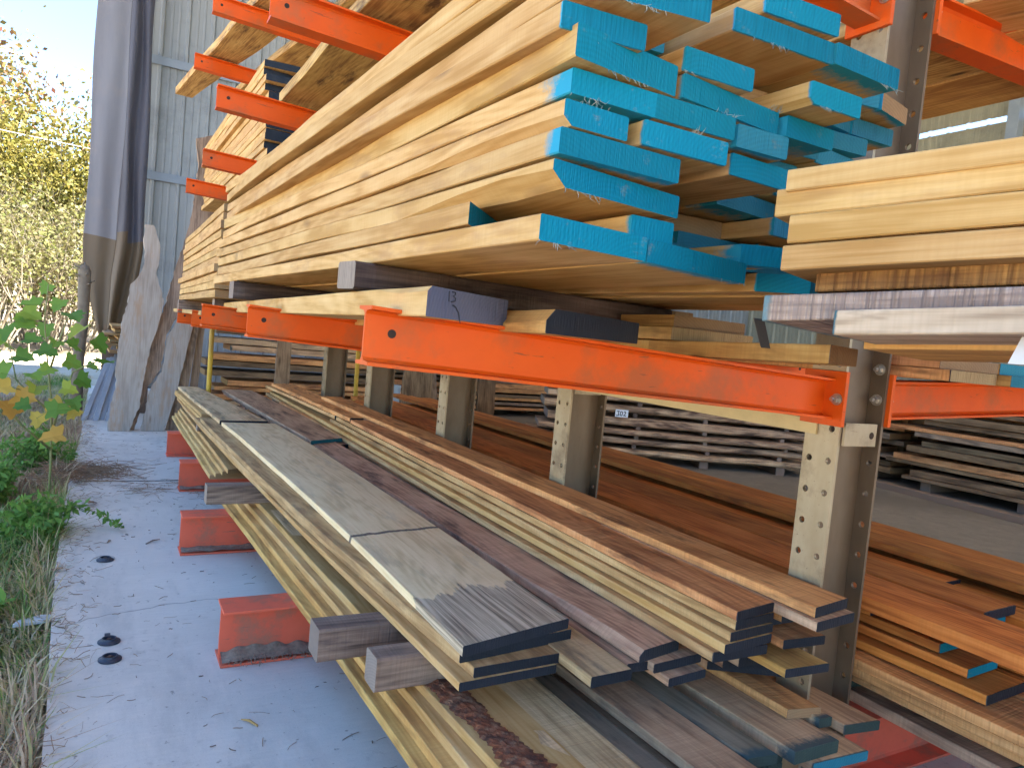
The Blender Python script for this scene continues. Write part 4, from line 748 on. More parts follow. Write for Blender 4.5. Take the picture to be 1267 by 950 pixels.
board('board', 'right board in the lowest layer of the black ended pile on upper arms', 'board', 'black ended boards in the pile on the upper arms', (1.016, 4.562, 2.075), (1.250, 4.572), (0.980, 7.597, 2.075), 0.039, 'cream', 'black_end', wavy=0.003)
board('board', 'left board in the second layer of the black ended pile on upper arms', 'board', 'black ended boards in the pile on the upper arms', (0.757, 4.606, 2.118), (1.000, 4.612), (0.735, 7.451, 2.118), 0.039, 'cream', 'black_end', wavy=0.003)
board('board', 'right board in the second layer of the black ended pile on upper arms', 'board', 'black ended boards in the pile on the upper arms', (1.003, 4.606, 2.118), (1.250, 4.623), (0.980, 7.459, 2.118), 0.039, 'cream', 'black_end', wavy=0.003)
board('board', 'left board in the third layer of the black ended pile on upper arms', 'board', 'black ended boards in the pile on the upper arms', (0.757, 4.559, 2.160), (1.000, 4.582), (0.735, 7.486, 2.160), 0.039, 'cream', 'black_end', wavy=0.003)
board('board', 'right board in the third layer of the black ended pile on upper arms', 'board', 'black ended boards in the pile on the upper arms', (1.000, 4.559, 2.160), (1.250, 4.580), (0.980, 7.474, 2.160), 0.039, 'cream', 'black_end', wavy=0.003)
board('board', 'left board in the fourth layer of the black ended pile on upper arms', 'board', 'black ended boards in the pile on the upper arms', (0.768, 4.634, 2.203), (1.000, 4.655), (0.735, 7.640, 2.203), 0.039, 'cream', 'black_end', wavy=0.003)
board('board', 'right board in the fourth layer of the black ended pile on upper arms', 'board', 'black ended boards in the pile on the upper arms', (1.012, 4.634, 2.203), (1.250, 4.652), (0.980, 7.457, 2.203), 0.039, 'cream', 'black_end', wavy=0.003)
board('board', 'left board in the fifth layer of the black ended pile on upper arms', 'board', 'black ended boards in the pile on the upper arms', (0.765, 4.627, 2.245), (1.000, 4.640), (0.735, 7.471, 2.245), 0.039, 'cream', 'black_end', wavy=0.003)
board('board', 'right board in the fifth layer of the black ended pile on upper arms', 'board', 'black ended boards in the pile on the upper arms', (1.015, 4.627, 2.245), (1.250, 4.653), (0.980, 7.462, 2.245), 0.039, 'cream', 'black_end', wavy=0.003)
board('board', 'left board in the sixth layer of the black ended pile on upper arms', 'board', 'black ended boards in the pile on the upper arms', (0.766, 4.582, 2.288), (1.000, 4.602), (0.735, 7.498, 2.288), 0.039, 'cream', 'black_end', wavy=0.003)
board('board', 'right board in the sixth layer of the black ended pile on upper arms', 'board', 'black ended boards in the pile on the upper arms', (1.004, 4.582, 2.288), (1.250, 4.567), (0.980, 7.573, 2.288), 0.039, 'cream', 'black_end', wavy=0.003)
board('board', 'left board in the seventh layer of the black ended pile on upper arms', 'board', 'black ended boards in the pile on the upper arms', (0.763, 4.625, 2.330), (1.000, 4.617), (0.735, 7.529, 2.330), 0.039, 'cream', 'black_end', wavy=0.003)
board('board', 'right board in the seventh layer of the black ended pile on upper arms', 'board', 'black ended boards in the pile on the upper arms', (1.007, 4.625, 2.330), (1.250, 4.620), (0.980, 7.467, 2.330), 0.039, 'cream', 'black_end', wavy=0.003)
board('board', 'left board in the eighth layer of the black ended pile on upper arms', 'board', 'black ended boards in the pile on the upper arms', (0.774, 4.600, 2.373), (1.000, 4.595), (0.735, 7.599, 2.373), 0.039, 'cream', 'black_end', wavy=0.003)
board('board', 'right board in the eighth layer of the black ended pile on upper arms', 'board', 'black ended boards in the pile on the upper arms', (1.003, 4.600, 2.373), (1.250, 4.611), (0.980, 7.601, 2.373), 0.039, 'cream', 'black_end', wavy=0.003)
board('board', 'left board in the ninth layer of the black ended pile on upper arms', 'board', 'black ended boards in the pile on the upper arms', (0.765, 4.617, 2.415), (1.000, 4.616), (0.735, 7.579, 2.415), 0.039, 'cream', 'black_end', wavy=0.003)
board('board', 'right board in the ninth layer of the black ended pile on upper arms', 'board', 'black ended boards in the pile on the upper arms', (1.018, 4.617, 2.415), (1.250, 4.596), (0.980, 7.469, 2.415), 0.039, 'cream', 'black_end', wavy=0.003)
board('board', 'left board in the tenth layer of the black ended pile on upper arms', 'board', 'black ended boards in the pile on the upper arms', (0.743, 4.625, 2.458), (0.930, 4.626), (0.705, 7.539, 2.458), 0.039, 'cream', 'black_end', wavy=0.003)
board('board', 'right board in the tenth layer of the black ended pile on upper arms', 'board', 'black ended boards in the pile on the upper arms', (0.944, 4.625, 2.458), (1.200, 4.606), (0.910, 7.503, 2.458), 0.039, 'cream', 'black_end', wavy=0.003)
board('board', 'left board in the eleventh layer of the black ended pile on upper arms', 'board', 'black ended boards in the pile on the upper arms', (0.737, 4.570, 2.500), (0.930, 4.559), (0.705, 7.496, 2.500), 0.039, 'cream', 'black_end', wavy=0.003)
board('board', 'right board in the eleventh layer of the black ended pile on upper arms', 'board', 'black ended boards in the pile on the upper arms', (0.944, 4.570, 2.500), (1.200, 4.597), (0.910, 7.509, 2.500), 0.039, 'cream', 'black_end', wavy=0.003)
board('board', 'left board in the twelfth layer of the black ended pile on upper arms', 'board', 'black ended boards in the pile on the upper arms', (0.733, 4.621, 2.543), (0.930, 4.642), (0.705, 7.567, 2.543), 0.039, 'cream', 'black_end', wavy=0.003)
board('board', 'right board in the twelfth layer of the black ended pile on upper arms', 'board', 'black ended boards in the pile on the upper arms', (0.935, 4.621, 2.543), (1.200, 4.604), (0.910, 7.455, 2.543), 0.039, 'cream', 'black_end', wavy=0.003)
board('board', 'left board in the thirteenth layer of the black ended pile on upper arms', 'board', 'black ended boards in the pile on the upper arms', (0.733, 4.598, 2.585), (0.930, 4.578), (0.705, 7.522, 2.585), 0.039, 'cream', 'black_end', wavy=0.003)
board('board', 'right board in the thirteenth layer of the black ended pile on upper arms', 'board', 'black ended boards in the pile on the upper arms', (0.936, 4.598, 2.585), (1.200, 4.614), (0.910, 7.479, 2.585), 0.039, 'cream', 'black_end', wavy=0.003)
board('board', 'wide knotty slab overhead across the upper arms, leftmost one', 'board', 'wide slabs lying across the upper arms', (0.655, 1.500, 2.128), (1.020, 1.500), (0.670, 3.740, 2.152), 0.050, 'slab', 'grey_wood_end', wavy=0.012)
board('board', 'wide golden slab overhead across the upper arms, middle one', 'board', 'wide slabs lying across the upper arms', (1.050, 1.400, 2.110), (1.340, 1.400), (1.060, 3.900, 2.130), 0.050, 'slab', 'grey_wood_end', wavy=0.012)
board('board', 'wide golden slab overhead across the upper arms, nearest the columns', 'board', 'wide slabs lying across the upper arms', (1.360, 1.450, 2.100), (1.560, 1.450), (1.370, 3.800, 2.110), 0.050, 'slab', 'grey_wood_end', wavy=0.006)
board('board', 'narrow pale board lying on top of the overhead slabs', 'board', 'wide slabs lying across the upper arms', (0.720, 1.300, 2.200), (0.860, 1.300), (0.750, 3.300, 2.210), 0.030, 'cream', 'grey_wood_end')
board('board', 'cracked slab jutting out past the highest arm beside the siding', 'board', 'slabs on the highest arms', (0.760, 4.100, 3.020), (1.120, 4.100), (0.430, 7.330, 3.020), 0.060, 'slab', 'brown_end', wf=0.14, wavy=0.012)
board('board', 'darker knotty slab on the highest arms, right of the jutting one', 'board', 'slabs on the highest arms', (1.160, 4.200, 3.020), (1.500, 4.200), (0.800, 7.300, 3.000), 0.055, 'slab', 'grey_wood_end', wavy=0.01)
board('board', 'wide weathered top board with black torn end, near half of the left pile', 'board', 'long boards in the wide left pile on the lower bearers', (0.708, 1.362, 0.426), (1.035, 1.433), (0.655, 4.760, 0.426), 0.024, 'stained', 'black_end', wavy=0.004, bow=0.025)
board('board', 'narrower weathered top board, far half of the left pile', 'board', 'long boards in the wide left pile on the lower bearers', (0.655, 4.830, 0.426), (0.950, 4.860), (0.575, 6.950, 0.426), 0.024, 'greytop', 'black_end', wf=0.17, wavy=0.003)
board('board', 'black ended board just under the top board of the left pile', 'board', 'long boards in the wide left pile on the lower bearers', (0.717, 1.388, 0.401), (1.036, 1.424), (0.575, 5.100, 0.401), 0.024, 'layer', 'black_end', wavy=0.006, bow=-0.025)
board('board', 'black ended board sticking out furthest in the left pile', 'board', 'long boards in the wide left pile on the lower bearers', (0.738, 1.358, 0.378), (1.027, 1.368), (0.560, 5.300, 0.378), 0.023, 'layer', 'black_end', wavy=0.006, bow=-0.026)
board('board', 'bottom board of the left pile resting on the grey stickers', 'board', 'long boards in the wide left pile on the lower bearers', (0.699, 1.348, 0.357), (0.958, 1.359), (0.555, 6.700, 0.357), 0.020, 'cream', 'black_end', wavy=0.006, bow=-0.028)
board('board', 'lower far board showing its pale edge beneath the far half of left pile', 'board', 'long boards in the wide left pile on the lower bearers', (0.600, 5.200, 0.377), (0.850, 5.300), (0.550, 6.900, 0.377), 0.024, 'cream', 'wood_end')
board('board', 'upper far board showing its pale edge beneath the far half of left pile', 'board', 'long boards in the wide left pile on the lower bearers', (0.600, 5.320, 0.401), (0.850, 5.300), (0.550, 6.850, 0.401), 0.024, 'cream', 'wood_end')
board('board', 'rosy grey board ending in a blue dab, far half of middle pile', 'board', 'boards of the middle pile beside the wide left pile', (1.043, 4.088, 0.428), (1.294, 4.229), (0.925, 6.850, 0.428), 0.024, 'pinkgrey', 'teal_end', wavy=0.003)
board('board', 'rosy grey board with black end and waney near corner, middle pile', 'board', 'boards of the middle pile beside the wide left pile', (1.117, 1.259, 0.402), (1.265, 1.289), (1.060, 4.200, 0.402), 0.028, 'pinkgrey', 'black_end', wane=('tl', 0.018, 0.5), wavy=0.004)
board('board', 'pale broad board with black end, between left and middle piles', 'board', 'boards of the middle pile beside the wide left pile', (0.965, 1.235, 0.378), (1.079, 1.239), (0.985, 4.400, 0.378), 0.024, 'greytop', 'black_end', wavy=0.004)
board('board', 'second rosy grey board under the far half of middle pile', 'board', 'boards of the middle pile beside the wide left pile', (1.060, 4.050, 0.400), (1.300, 4.150), (0.950, 6.900, 0.400), 0.025, 'pinkgrey', 'black_end')
board('board', 'dark board bridging under the near end of middle pile', 'board', 'boards of the middle pile beside the wide left pile', (1.090, 1.270, 0.378), (1.250, 1.260), (1.080, 4.400, 0.378), 0.022, 'pinkgrey', 'black_end')
board('board', 'short dark end below the waney rosy board', 'board', 'boards of the middle pile beside the wide left pile', (1.148, 1.243, 0.380), (1.307, 1.257), (1.160, 4.300, 0.380), 0.022, 'pinkgrey', 'black_end')
board('board', 'lowest dark end under the middle pile', 'board', 'boards of the middle pile beside the wide left pile', (1.169, 1.213, 0.358), (1.295, 1.224), (1.200, 4.300, 0.358), 0.020, 'pinkgrey', 'black_end')
board('board', 'top brown board of the tall pile with flush black ends', 'board', 'boards of the taller pile right of the middle pile', (1.289, 1.143, 0.528), (1.435, 1.166), (1.325, 4.300, 0.528), 0.022, 'brown', 'black_end', wavy=0.003)
board('board', 'second board of the tall pile with flush black ends', 'board', 'boards of the taller pile right of the middle pile', (1.293, 1.149, 0.504), (1.435, 1.165), (1.320, 4.600, 0.504), 0.022, 'layer', 'black_end', wavy=0.003)
board('board', 'third board of the tall pile with flush black ends', 'board', 'boards of the taller pile right of the middle pile', (1.278, 1.145, 0.480), (1.432, 1.160), (1.310, 4.700, 0.480), 0.022, 'layer', 'black_end', wavy=0.003)
board('board', 'whitish fourth board of the tall pile with flush black ends', 'board', 'boards of the taller pile right of the middle pile', (1.258, 1.140, 0.457), (1.426, 1.156), (1.290, 6.600, 0.457), 0.022, 'cream', 'black_end', wavy=0.003)
board('board', 'fifth board of the tall pile with flush black ends', 'board', 'boards of the taller pile right of the middle pile', (1.235, 1.153, 0.433), (1.410, 1.150), (1.270, 6.700, 0.433), 0.022, 'layer', 'black_end', wavy=0.003)
board('board', 'far brown board continuing the tall pile toward the leaning planks', 'board', 'boards of the taller pile right of the middle pile', (1.340, 4.360, 0.526), (1.520, 4.400), (1.300, 6.600, 0.526), 0.024, 'brown', 'black_end')
board('board', 'second far pale board continuing the tall pile', 'board', 'boards of the taller pile right of the middle pile', (1.330, 4.660, 0.503), (1.520, 4.700), (1.260, 6.650, 0.503), 0.022, 'layer', 'black_end')
board('board', 'fourth hidden supporting board beneath the tall pile', 'board', 'boards of the taller pile right of the middle pile', (1.300, 1.250, 0.432), (1.530, 1.250), (1.250, 6.000, 0.432), 0.022, 'brown', 'black_end')
board('board', 'third hidden supporting board beneath the tall pile', 'board', 'boards of the taller pile right of the middle pile', (1.310, 1.280, 0.408), (1.530, 1.250), (1.250, 6.000, 0.408), 0.022, 'brown', 'black_end')
board('board', 'second hidden supporting board beneath the tall pile', 'board', 'boards of the taller pile right of the middle pile', (1.320, 1.310, 0.384), (1.530, 1.250), (1.250, 6.000, 0.384), 0.022, 'brown', 'black_end')
board('board', 'lowest hidden supporting board beneath the tall pile', 'board', 'boards of the taller pile right of the middle pile', (1.330, 1.340, 0.360), (1.530, 1.250), (1.250, 6.000, 0.360), 0.022, 'brown', 'black_end')
board('board', 'brown board nearest the columns with small black end', 'board', 'boards right against the columns', (1.446, 1.059, 0.551), (1.594, 1.084), (1.430, 5.400, 0.551), 0.024, 'brown', 'black_end', wavy=0.003)
board('board', 'dark edged board under the one nearest the columns', 'board', 'boards right against the columns', (1.436, 1.043, 0.526), (1.589, 1.061), (1.430, 5.500, 0.526), 0.024, 'pinkgrey', 'black_end', wavy=0.003)
board('board', 'third board under the one nearest the columns', 'board', 'boards right against the columns', (1.460, 1.160, 0.500), (1.580, 1.150), (1.450, 5.200, 0.500), 0.024, 'brown', 'black_end')
board('board', 'lowest board of the short pile against the columns', 'board', 'boards right against the columns', (1.455, 1.200, 0.475), (1.585, 1.200), (1.450, 5.000, 0.475), 0.024, 'brown', 'black_end')
board('board', 'short black ended board tucked beside the tall pile', 'board', 'boards right against the columns', (1.440, 1.130, 0.448), (1.575, 1.120), (1.440, 4.200, 0.448), 0.022, 'brown', 'black_end')
board('board', 'pale chipped board tucked below beside the tall pile', 'board', 'boards right against the columns', (1.420, 1.100, 0.395), (1.560, 1.090), (1.430, 4.200, 0.395), 0.022, 'gold', 'black_end')
board('board', 'lowest packing board under the short pile by the columns', 'board', 'boards right against the columns', (1.400, 1.220, 0.370), (1.570, 1.220), (1.420, 5.000, 0.370), 0.022, 'pinkgrey', 'black_end')
board('board', 'second packing board under the short pile by the columns', 'board', 'boards right against the columns', (1.400, 1.270, 0.345), (1.570, 1.220), (1.420, 5.000, 0.345), 0.022, 'pinkgrey', 'black_end')
board('board', 'third packing board under the short pile by the columns', 'board', 'boards right against the columns', (1.400, 1.320, 0.320), (1.570, 1.220), (1.420, 5.000, 0.320), 0.022, 'pinkgrey', 'black_end')
board('bearer', 'square grey bearer with weathered top, third from the camera', 'bearer', 'square grey bearers between the lower piles', (0.425, 3.460, 0.276), (0.425, 3.375), (1.550, 3.460, 0.276), 0.083, 'timber', 'grey_wood_end', wob=0.003, ch=0.005)
board('bearer', 'square grey bearer sticking out in the foreground, blocky end showing', 'bearer', 'square grey bearers between the lower piles', (0.499, 1.820, 0.277), (0.499, 1.735), (1.550, 1.820, 0.277), 0.083, 'timber', 'grey_wood_end', wob=0.003, ch=0.005)
board('bearer', 'short brown bearer just in front of the blocky grey one', 'bearer', 'square grey bearers between the lower piles', (0.585, 1.625, 0.277), (0.585, 1.545), (1.550, 1.625, 0.277), 0.080, 'timber', 'grey_wood_end', wob=0.003, ch=0.005)
board('bearer', 'square grey bearer under the far part of the left pile', 'bearer', 'square grey bearers between the lower piles', (0.600, 5.585, 0.276), (0.600, 5.500), (1.550, 5.585, 0.276), 0.083, 'timber', 'grey_wood_end', wob=0.003, ch=0.005)
board('board', 'lowest fanned pale board at the left edge of the lowest pile', 'board', 'boards of the lowest pile on the base beams', (0.632, 0.550, 0.181), (0.802, 0.550), (0.545, 3.750, 0.181), 0.024, 'gold', 'wood_end', wavy=0.006, bow=0.012)
board('board', 'second fanned pale board at the left edge of the lowest pile', 'board', 'boards of the lowest pile on the base beams', (0.665, 0.550, 0.205), (0.835, 0.550), (0.575, 3.800, 0.205), 0.024, 'gold', 'wood_end', wavy=0.006, bow=0.012)
board('board', 'third fanned pale board at the left edge of the lowest pile', 'board', 'boards of the lowest pile on the base beams', (0.700, 0.530, 0.229), (0.870, 0.530), (0.600, 3.850, 0.229), 0.024, 'cream', 'wood_end', wavy=0.006, bow=0.012)
board('board', 'top fanned pale board at the left edge of the lowest pile', 'board', 'boards of the lowest pile on the base beams', (0.730, 0.520, 0.253), (0.900, 0.520), (0.630, 3.800, 0.253), 0.024, 'cream', 'wood_end', wavy=0.006, bow=0.012)
board('board', 'broad greyish board left of the bark strip in the lowest pile', 'board', 'boards of the lowest pile on the base beams', (0.735, 0.550, 0.253), (0.900, 0.550), (0.660, 3.700, 0.253), 0.024, 'greytop', 'wood_end')
board('board', 'broad tan board immediately right of the bark strip', 'board', 'boards of the lowest pile on the base beams', (0.865, 0.620, 0.253), (1.010, 0.620), (0.800, 3.700, 0.253), 0.024, 'greytop', 'green_end', wavy=0.004)
board('board', 'dark edged narrow board beside the tan board in the lowest pile', 'board', 'boards of the lowest pile on the base beams', (1.015, 0.700, 0.222), (1.100, 0.700), (0.950, 3.700, 0.222), 0.024, 'green', 'green_end')
board('board', 'plain grey tan board in the lowest pile with light end', 'board', 'boards of the lowest pile on the base beams', (1.110, 0.800, 0.253), (1.245, 0.800), (1.020, 3.800, 0.253), 0.024, 'greybrown', 'green_end', wavy=0.003)
board('board', 'greenish grey board with dark green end in the lowest pile', 'board', 'boards of the lowest pile on the base beams', (1.247, 1.031, 0.252), (1.326, 1.021), (1.130, 3.700, 0.252), 0.024, 'green', 'green_end')
board('board', 'thick grey board with dark green painted end in the lowest pile', 'board', 'boards of the lowest pile on the base beams', (1.369, 1.012, 0.246), (1.516, 1.011), (1.250, 3.800, 0.246), 0.030, 'greybrown', 'green_end')
board('board', 'grey board with notched end right of the thick one', 'board', 'boards of the lowest pile on the base beams', (1.539, 1.082, 0.261), (1.582, 1.079), (1.380, 3.800, 0.261), 0.024, 'greybrown', 'green_end')
board('board', 'rightmost grey board of the lowest pile, dark green end', 'board', 'boards of the lowest pile on the base beams', (1.592, 1.050, 0.252), (1.704, 1.035), (1.440, 3.900, 0.252), 0.024, 'greybrown', 'green_end')
board('board', 'broken ended brown board on top of the rightmost low boards', 'board', 'boards of the lowest pile on the base beams', (1.470, 1.120, 0.278), (1.565, 1.100), (1.440, 3.800, 0.278), 0.022, 'brown', 'wood_end')
board('board', 'blue ended board peeking from under the thick grey board', 'board', 'boards of the lowest pile on the base beams', (1.420, 1.000, 0.222), (1.600, 0.990), (1.380, 3.600, 0.222), 0.024, 'greybrown', 'teal_end')
board('board', 'left packing board of the lowest pile, bottom row', 'board', 'boards of the lowest pile on the base beams', (0.750, 0.800, 0.181), (0.900, 0.800), (0.690, 3.700, 0.181), 0.023, 'greybrown', 'green_end')
board('board', 'left packing board of the lowest pile, upper row', 'board', 'boards of the lowest pile on the base beams', (0.760, 0.840, 0.204), (0.900, 0.800), (0.690, 3.700, 0.204), 0.023, 'greybrown', 'green_end')
board('board', 'middle left packing board of the lowest pile, bottom row', 'board', 'boards of the lowest pile on the base beams', (0.920, 0.900, 0.181), (1.080, 0.900), (0.860, 3.700, 0.181), 0.023, 'greybrown', 'green_end')
board('board', 'middle left packing board of the lowest pile, upper row', 'board', 'boards of the lowest pile on the base beams', (0.930, 0.940, 0.204), (1.080, 0.900), (0.860, 3.700, 0.204), 0.023, 'greybrown', 'green_end')
board('board', 'middle right packing board of the lowest pile, bottom row', 'board', 'boards of the lowest pile on the base beams', (1.100, 0.980, 0.181), (1.260, 0.980), (1.040, 3.700, 0.181), 0.023, 'greybrown', 'green_end')
board('board', 'middle right packing board of the lowest pile, upper row', 'board', 'boards of the lowest pile on the base beams', (1.110, 1.020, 0.204), (1.260, 0.980), (1.040, 3.700, 0.204), 0.023, 'greybrown', 'green_end')
board('board', 'right packing board of the lowest pile, bottom row', 'board', 'boards of the lowest pile on the base beams', (1.270, 1.080, 0.181), (1.420, 1.080), (1.210, 3.700, 0.181), 0.023, 'greybrown', 'green_end')
board('board', 'right packing board of the lowest pile, upper row', 'board', 'boards of the lowest pile on the base beams', (1.280, 1.120, 0.204), (1.420, 1.080), (1.210, 3.700, 0.204), 0.023, 'greybrown', 'green_end')
board('board', 'lowest left board of the far lowest pile near the leaning slabs', 'board', 'far boards of the lowest pile under the left pile', (0.555, 4.350, 0.181), (0.895, 4.360), (0.540, 6.850, 0.181), 0.024, 'cream', 'wood_end', wavy=0.004)
board('board', 'lowest right board of the far lowest pile near the leaning slabs', 'board', 'far boards of the lowest pile under the left pile', (0.905, 4.350, 0.181), (1.245, 4.360), (0.890, 6.850, 0.181), 0.024, 'cream', 'wood_end', wavy=0.004)
board('board', 'second left board of the far lowest pile near the leaning slabs', 'board', 'far boards of the lowest pile under the left pile', (0.577, 4.280, 0.205), (0.917, 4.360), (0.560, 6.850, 0.205), 0.024, 'cream', 'wood_end', wavy=0.004)
board('board', 'second right board of the far lowest pile near the leaning slabs', 'board', 'far boards of the lowest pile under the left pile', (0.927, 4.280, 0.205), (1.267, 4.360), (0.910, 6.850, 0.205), 0.024, 'cream', 'wood_end', wavy=0.004)
board('board', 'third left board of the far lowest pile near the leaning slabs', 'board', 'far boards of the lowest pile under the left pile', (0.599, 4.210, 0.229), (0.939, 4.360), (0.580, 6.850, 0.229), 0.024, 'cream', 'wood_end', wavy=0.004)
board('board', 'third right board of the far lowest pile near the leaning slabs', 'board', 'far boards of the lowest pile under the left pile', (0.949, 4.210, 0.229), (1.289, 4.360), (0.930, 6.850, 0.229), 0.024, 'cream', 'wood_end', wavy=0.004)
board('board', 'fourth left board of the far lowest pile near the leaning slabs', 'board', 'far boards of the lowest pile under the left pile', (0.621, 4.140, 0.253), (0.961, 4.360), (0.600, 6.850, 0.253), 0.024, 'cream', 'wood_end', wavy=0.004)
board('board', 'fourth right board of the far lowest pile near the leaning slabs', 'board', 'far boards of the lowest pile under the left pile', (0.971, 4.140, 0.253), (1.311, 4.360), (0.950, 6.850, 0.253), 0.024, 'cream', 'wood_end', wavy=0.004)
board('board', 'outermost amber board on top of the right pile', 'board', 'amber boards of the pile behind the columns', (2.800, 0.200, 0.459), (2.990, 0.210), (2.630, 6.600, 0.459), 0.026, 'amber', 'black_end', wavy=0.003)
board('board', 'second amber board in from the outer edge', 'board', 'amber boards of the pile behind the columns', (2.690, 0.220, 0.471), (2.785, 0.230), (2.530, 6.600, 0.471), 0.026, 'amber', 'black_end', wavy=0.003)
board('board', 'outer inner amber board next to the outermost one', 'board', 'amber boards of the pile behind the columns', (2.530, 0.250, 0.486), (2.665, 0.260), (2.385, 6.600, 0.486), 0.026, 'amber', 'black_end', wavy=0.003)
board('board', 'amber board with small black end low in a gap', 'board', 'amber boards of the pile behind the columns', (2.340, 1.300, 0.446), (2.500, 1.310), (2.170, 6.400, 0.446), 0.026, 'amber', 'black_end', wavy=0.003)
board('board', 'amber board with wedge shaped black end on the right pile', 'board', 'amber boards of the pile behind the columns', (2.150, 1.050, 0.469), (2.330, 1.060), (2.020, 6.400, 0.469), 0.026, 'amber', 'black_end', wavy=0.003)
board('board', 'thin amber board peeking between the top boards and the lower amber ones', 'board', 'amber boards of the pile behind the columns', (2.130, 1.120, 0.442), (2.310, 1.130), (2.020, 6.600, 0.442), 0.026, 'amber', 'black_end', wavy=0.003)
board('board', 'large amber board nearest the column on the right pile', 'board', 'amber boards of the pile behind the columns', (1.900, 0.150, 0.460), (2.125, 0.160), (1.820, 5.900, 0.460), 0.040, 'amber', 'black_end', wavy=0.003)
board('board', 'first left board below the top of the amber pile, dark end', 'board', 'amber boards of the pile behind the columns', (1.930, 1.240, 0.436), (2.100, 1.250), (1.850, 6.200, 0.436), 0.024, 'amber', 'black_end', wavy=0.003)
board('board', 'first second board below the top of the amber pile, blue daubed end', 'board', 'amber boards of the pile behind the columns', (2.130, 1.060, 0.436), (2.300, 1.070), (2.050, 6.200, 0.436), 0.024, 'amber', 'blue_end', wavy=0.003)
board('board', 'first third board below the top of the amber pile, dark end', 'board', 'amber boards of the pile behind the columns', (2.320, 0.400, 0.436), (2.450, 0.410), (2.240, 6.200, 0.436), 0.024, 'amber', 'black_end', wavy=0.003)
board('board', 'first fourth board below the top of the amber pile, blue daubed end', 'board', 'amber boards of the pile behind the columns', (2.470, 0.300, 0.436), (2.740, 0.310), (2.390, 6.200, 0.436), 0.024, 'amber', 'blue_end', wavy=0.003)
board('board', 'first fifth board below the top of the amber pile, dark end', 'board', 'amber boards of the pile behind the columns', (2.760, 0.300, 0.436), (2.980, 0.310), (2.680, 6.200, 0.436), 0.024, 'amber', 'black_end', wavy=0.003)
board('board', 'second left board below the top of the amber pile, blue daubed end', 'board', 'amber boards of the pile behind the columns', (1.950, 1.050, 0.406), (2.120, 1.060), (1.870, 6.200, 0.406), 0.024, 'amber', 'blue_end', wavy=0.003)
board('board', 'second second board below the top of the amber pile, dark end', 'board', 'amber boards of the pile behind the columns', (2.150, 0.900, 0.406), (2.450, 0.910), (2.070, 6.200, 0.406), 0.024, 'amber', 'black_end', wavy=0.003)
board('board', 'second third board below the top of the amber pile, blue daubed end', 'board', 'amber boards of the pile behind the columns', (2.500, 0.300, 0.406), (2.750, 0.310), (2.420, 6.200, 0.406), 0.024, 'amber', 'blue_end', wavy=0.003)
board('board', 'second fourth board below the top of the amber pile, dark end', 'board', 'amber boards of the pile behind the columns', (2.770, 0.300, 0.406), (2.980, 0.310), (2.690, 6.200, 0.406), 0.024, 'amber', 'black_end', wavy=0.003)
board('board', 'third left board below the top of the amber pile, blue daubed end', 'board', 'amber boards of the pile behind the columns', (1.940, 0.970, 0.376), (2.100, 0.980), (1.860, 6.200, 0.376), 0.024, 'amber', 'blue_end', wavy=0.003)
board('board', 'third second board below the top of the amber pile, dark end', 'board', 'amber boards of the pile behind the columns', (2.120, 0.920, 0.376), (2.400, 0.930), (2.040, 6.200, 0.376), 0.024, 'amber', 'black_end', wavy=0.003)
board('board', 'third third board below the top of the amber pile, blue daubed end', 'board', 'amber boards of the pile behind the columns', (2.450, 0.300, 0.376), (2.750, 0.310), (2.370, 6.200, 0.376), 0.024, 'amber', 'blue_end', wavy=0.003)
board('board', 'fourth left board below the top of the amber pile, dark end', 'board', 'amber boards of the pile behind the columns', (1.900, 0.900, 0.346), (2.100, 0.910), (1.820, 6.200, 0.346), 0.024, 'amber', 'black_end', wavy=0.003)
board('board', 'fourth second board below the top of the amber pile, blue daubed end', 'board', 'amber boards of the pile behind the columns', (2.120, 0.800, 0.346), (2.400, 0.810), (2.040, 6.200, 0.346), 0.024, 'amber', 'blue_end', wavy=0.003)
board('board', 'fourth third board below the top of the amber pile, dark end', 'board', 'amber boards of the pile behind the columns', (2.450, 0.300, 0.346), (2.900, 0.310), (2.370, 6.200, 0.346), 0.024, 'amber', 'black_end', wavy=0.003)
board('board', 'fifth left board below the top of the amber pile, blue daubed end', 'board', 'amber boards of the pile behind the columns', (1.840, 0.750, 0.316), (2.050, 0.760), (1.760, 6.200, 0.316), 0.024, 'brown', 'blue_end', wavy=0.003)
board('board', 'fifth second board below the top of the amber pile, dark end', 'board', 'amber boards of the pile behind the columns', (2.070, 0.700, 0.316), (2.400, 0.710), (1.990, 6.200, 0.316), 0.024, 'brown', 'black_end', wavy=0.003)
board('board', 'sixth left board below the top of the amber pile, blue daubed end', 'board', 'amber boards of the pile behind the columns', (1.860, 0.550, 0.286), (2.080, 0.560), (1.780, 6.200, 0.286), 0.024, 'brown', 'blue_end', wavy=0.003)
board('board', 'sixth second board below the top of the amber pile, dark end', 'board', 'amber boards of the pile behind the columns', (2.100, 0.500, 0.286), (2.400, 0.510), (2.020, 6.200, 0.286), 0.024, 'brown', 'black_end', wavy=0.003)
board('board', 'seventh left board below the top of the amber pile, blue daubed end', 'board', 'amber boards of the pile behind the columns', (1.880, 0.500, 0.261), (2.100, 0.510), (1.800, 6.200, 0.261), 0.024, 'brown', 'blue_end', wavy=0.003)
board('board', 'seventh second board below the top of the amber pile, dark end', 'board', 'amber boards of the pile behind the columns', (2.120, 0.500, 0.261), (2.500, 0.510), (2.040, 6.200, 0.261), 0.024, 'brown', 'black_end', wavy=0.003)
board('board', 'wide dark board lying lowest on the right base beams', 'board', 'amber boards of the pile behind the columns', (1.920, 0.850, 0.181), (2.350, 0.800), (1.900, 5.000, 0.181), 0.030, 'pinkgrey', 'green_end')
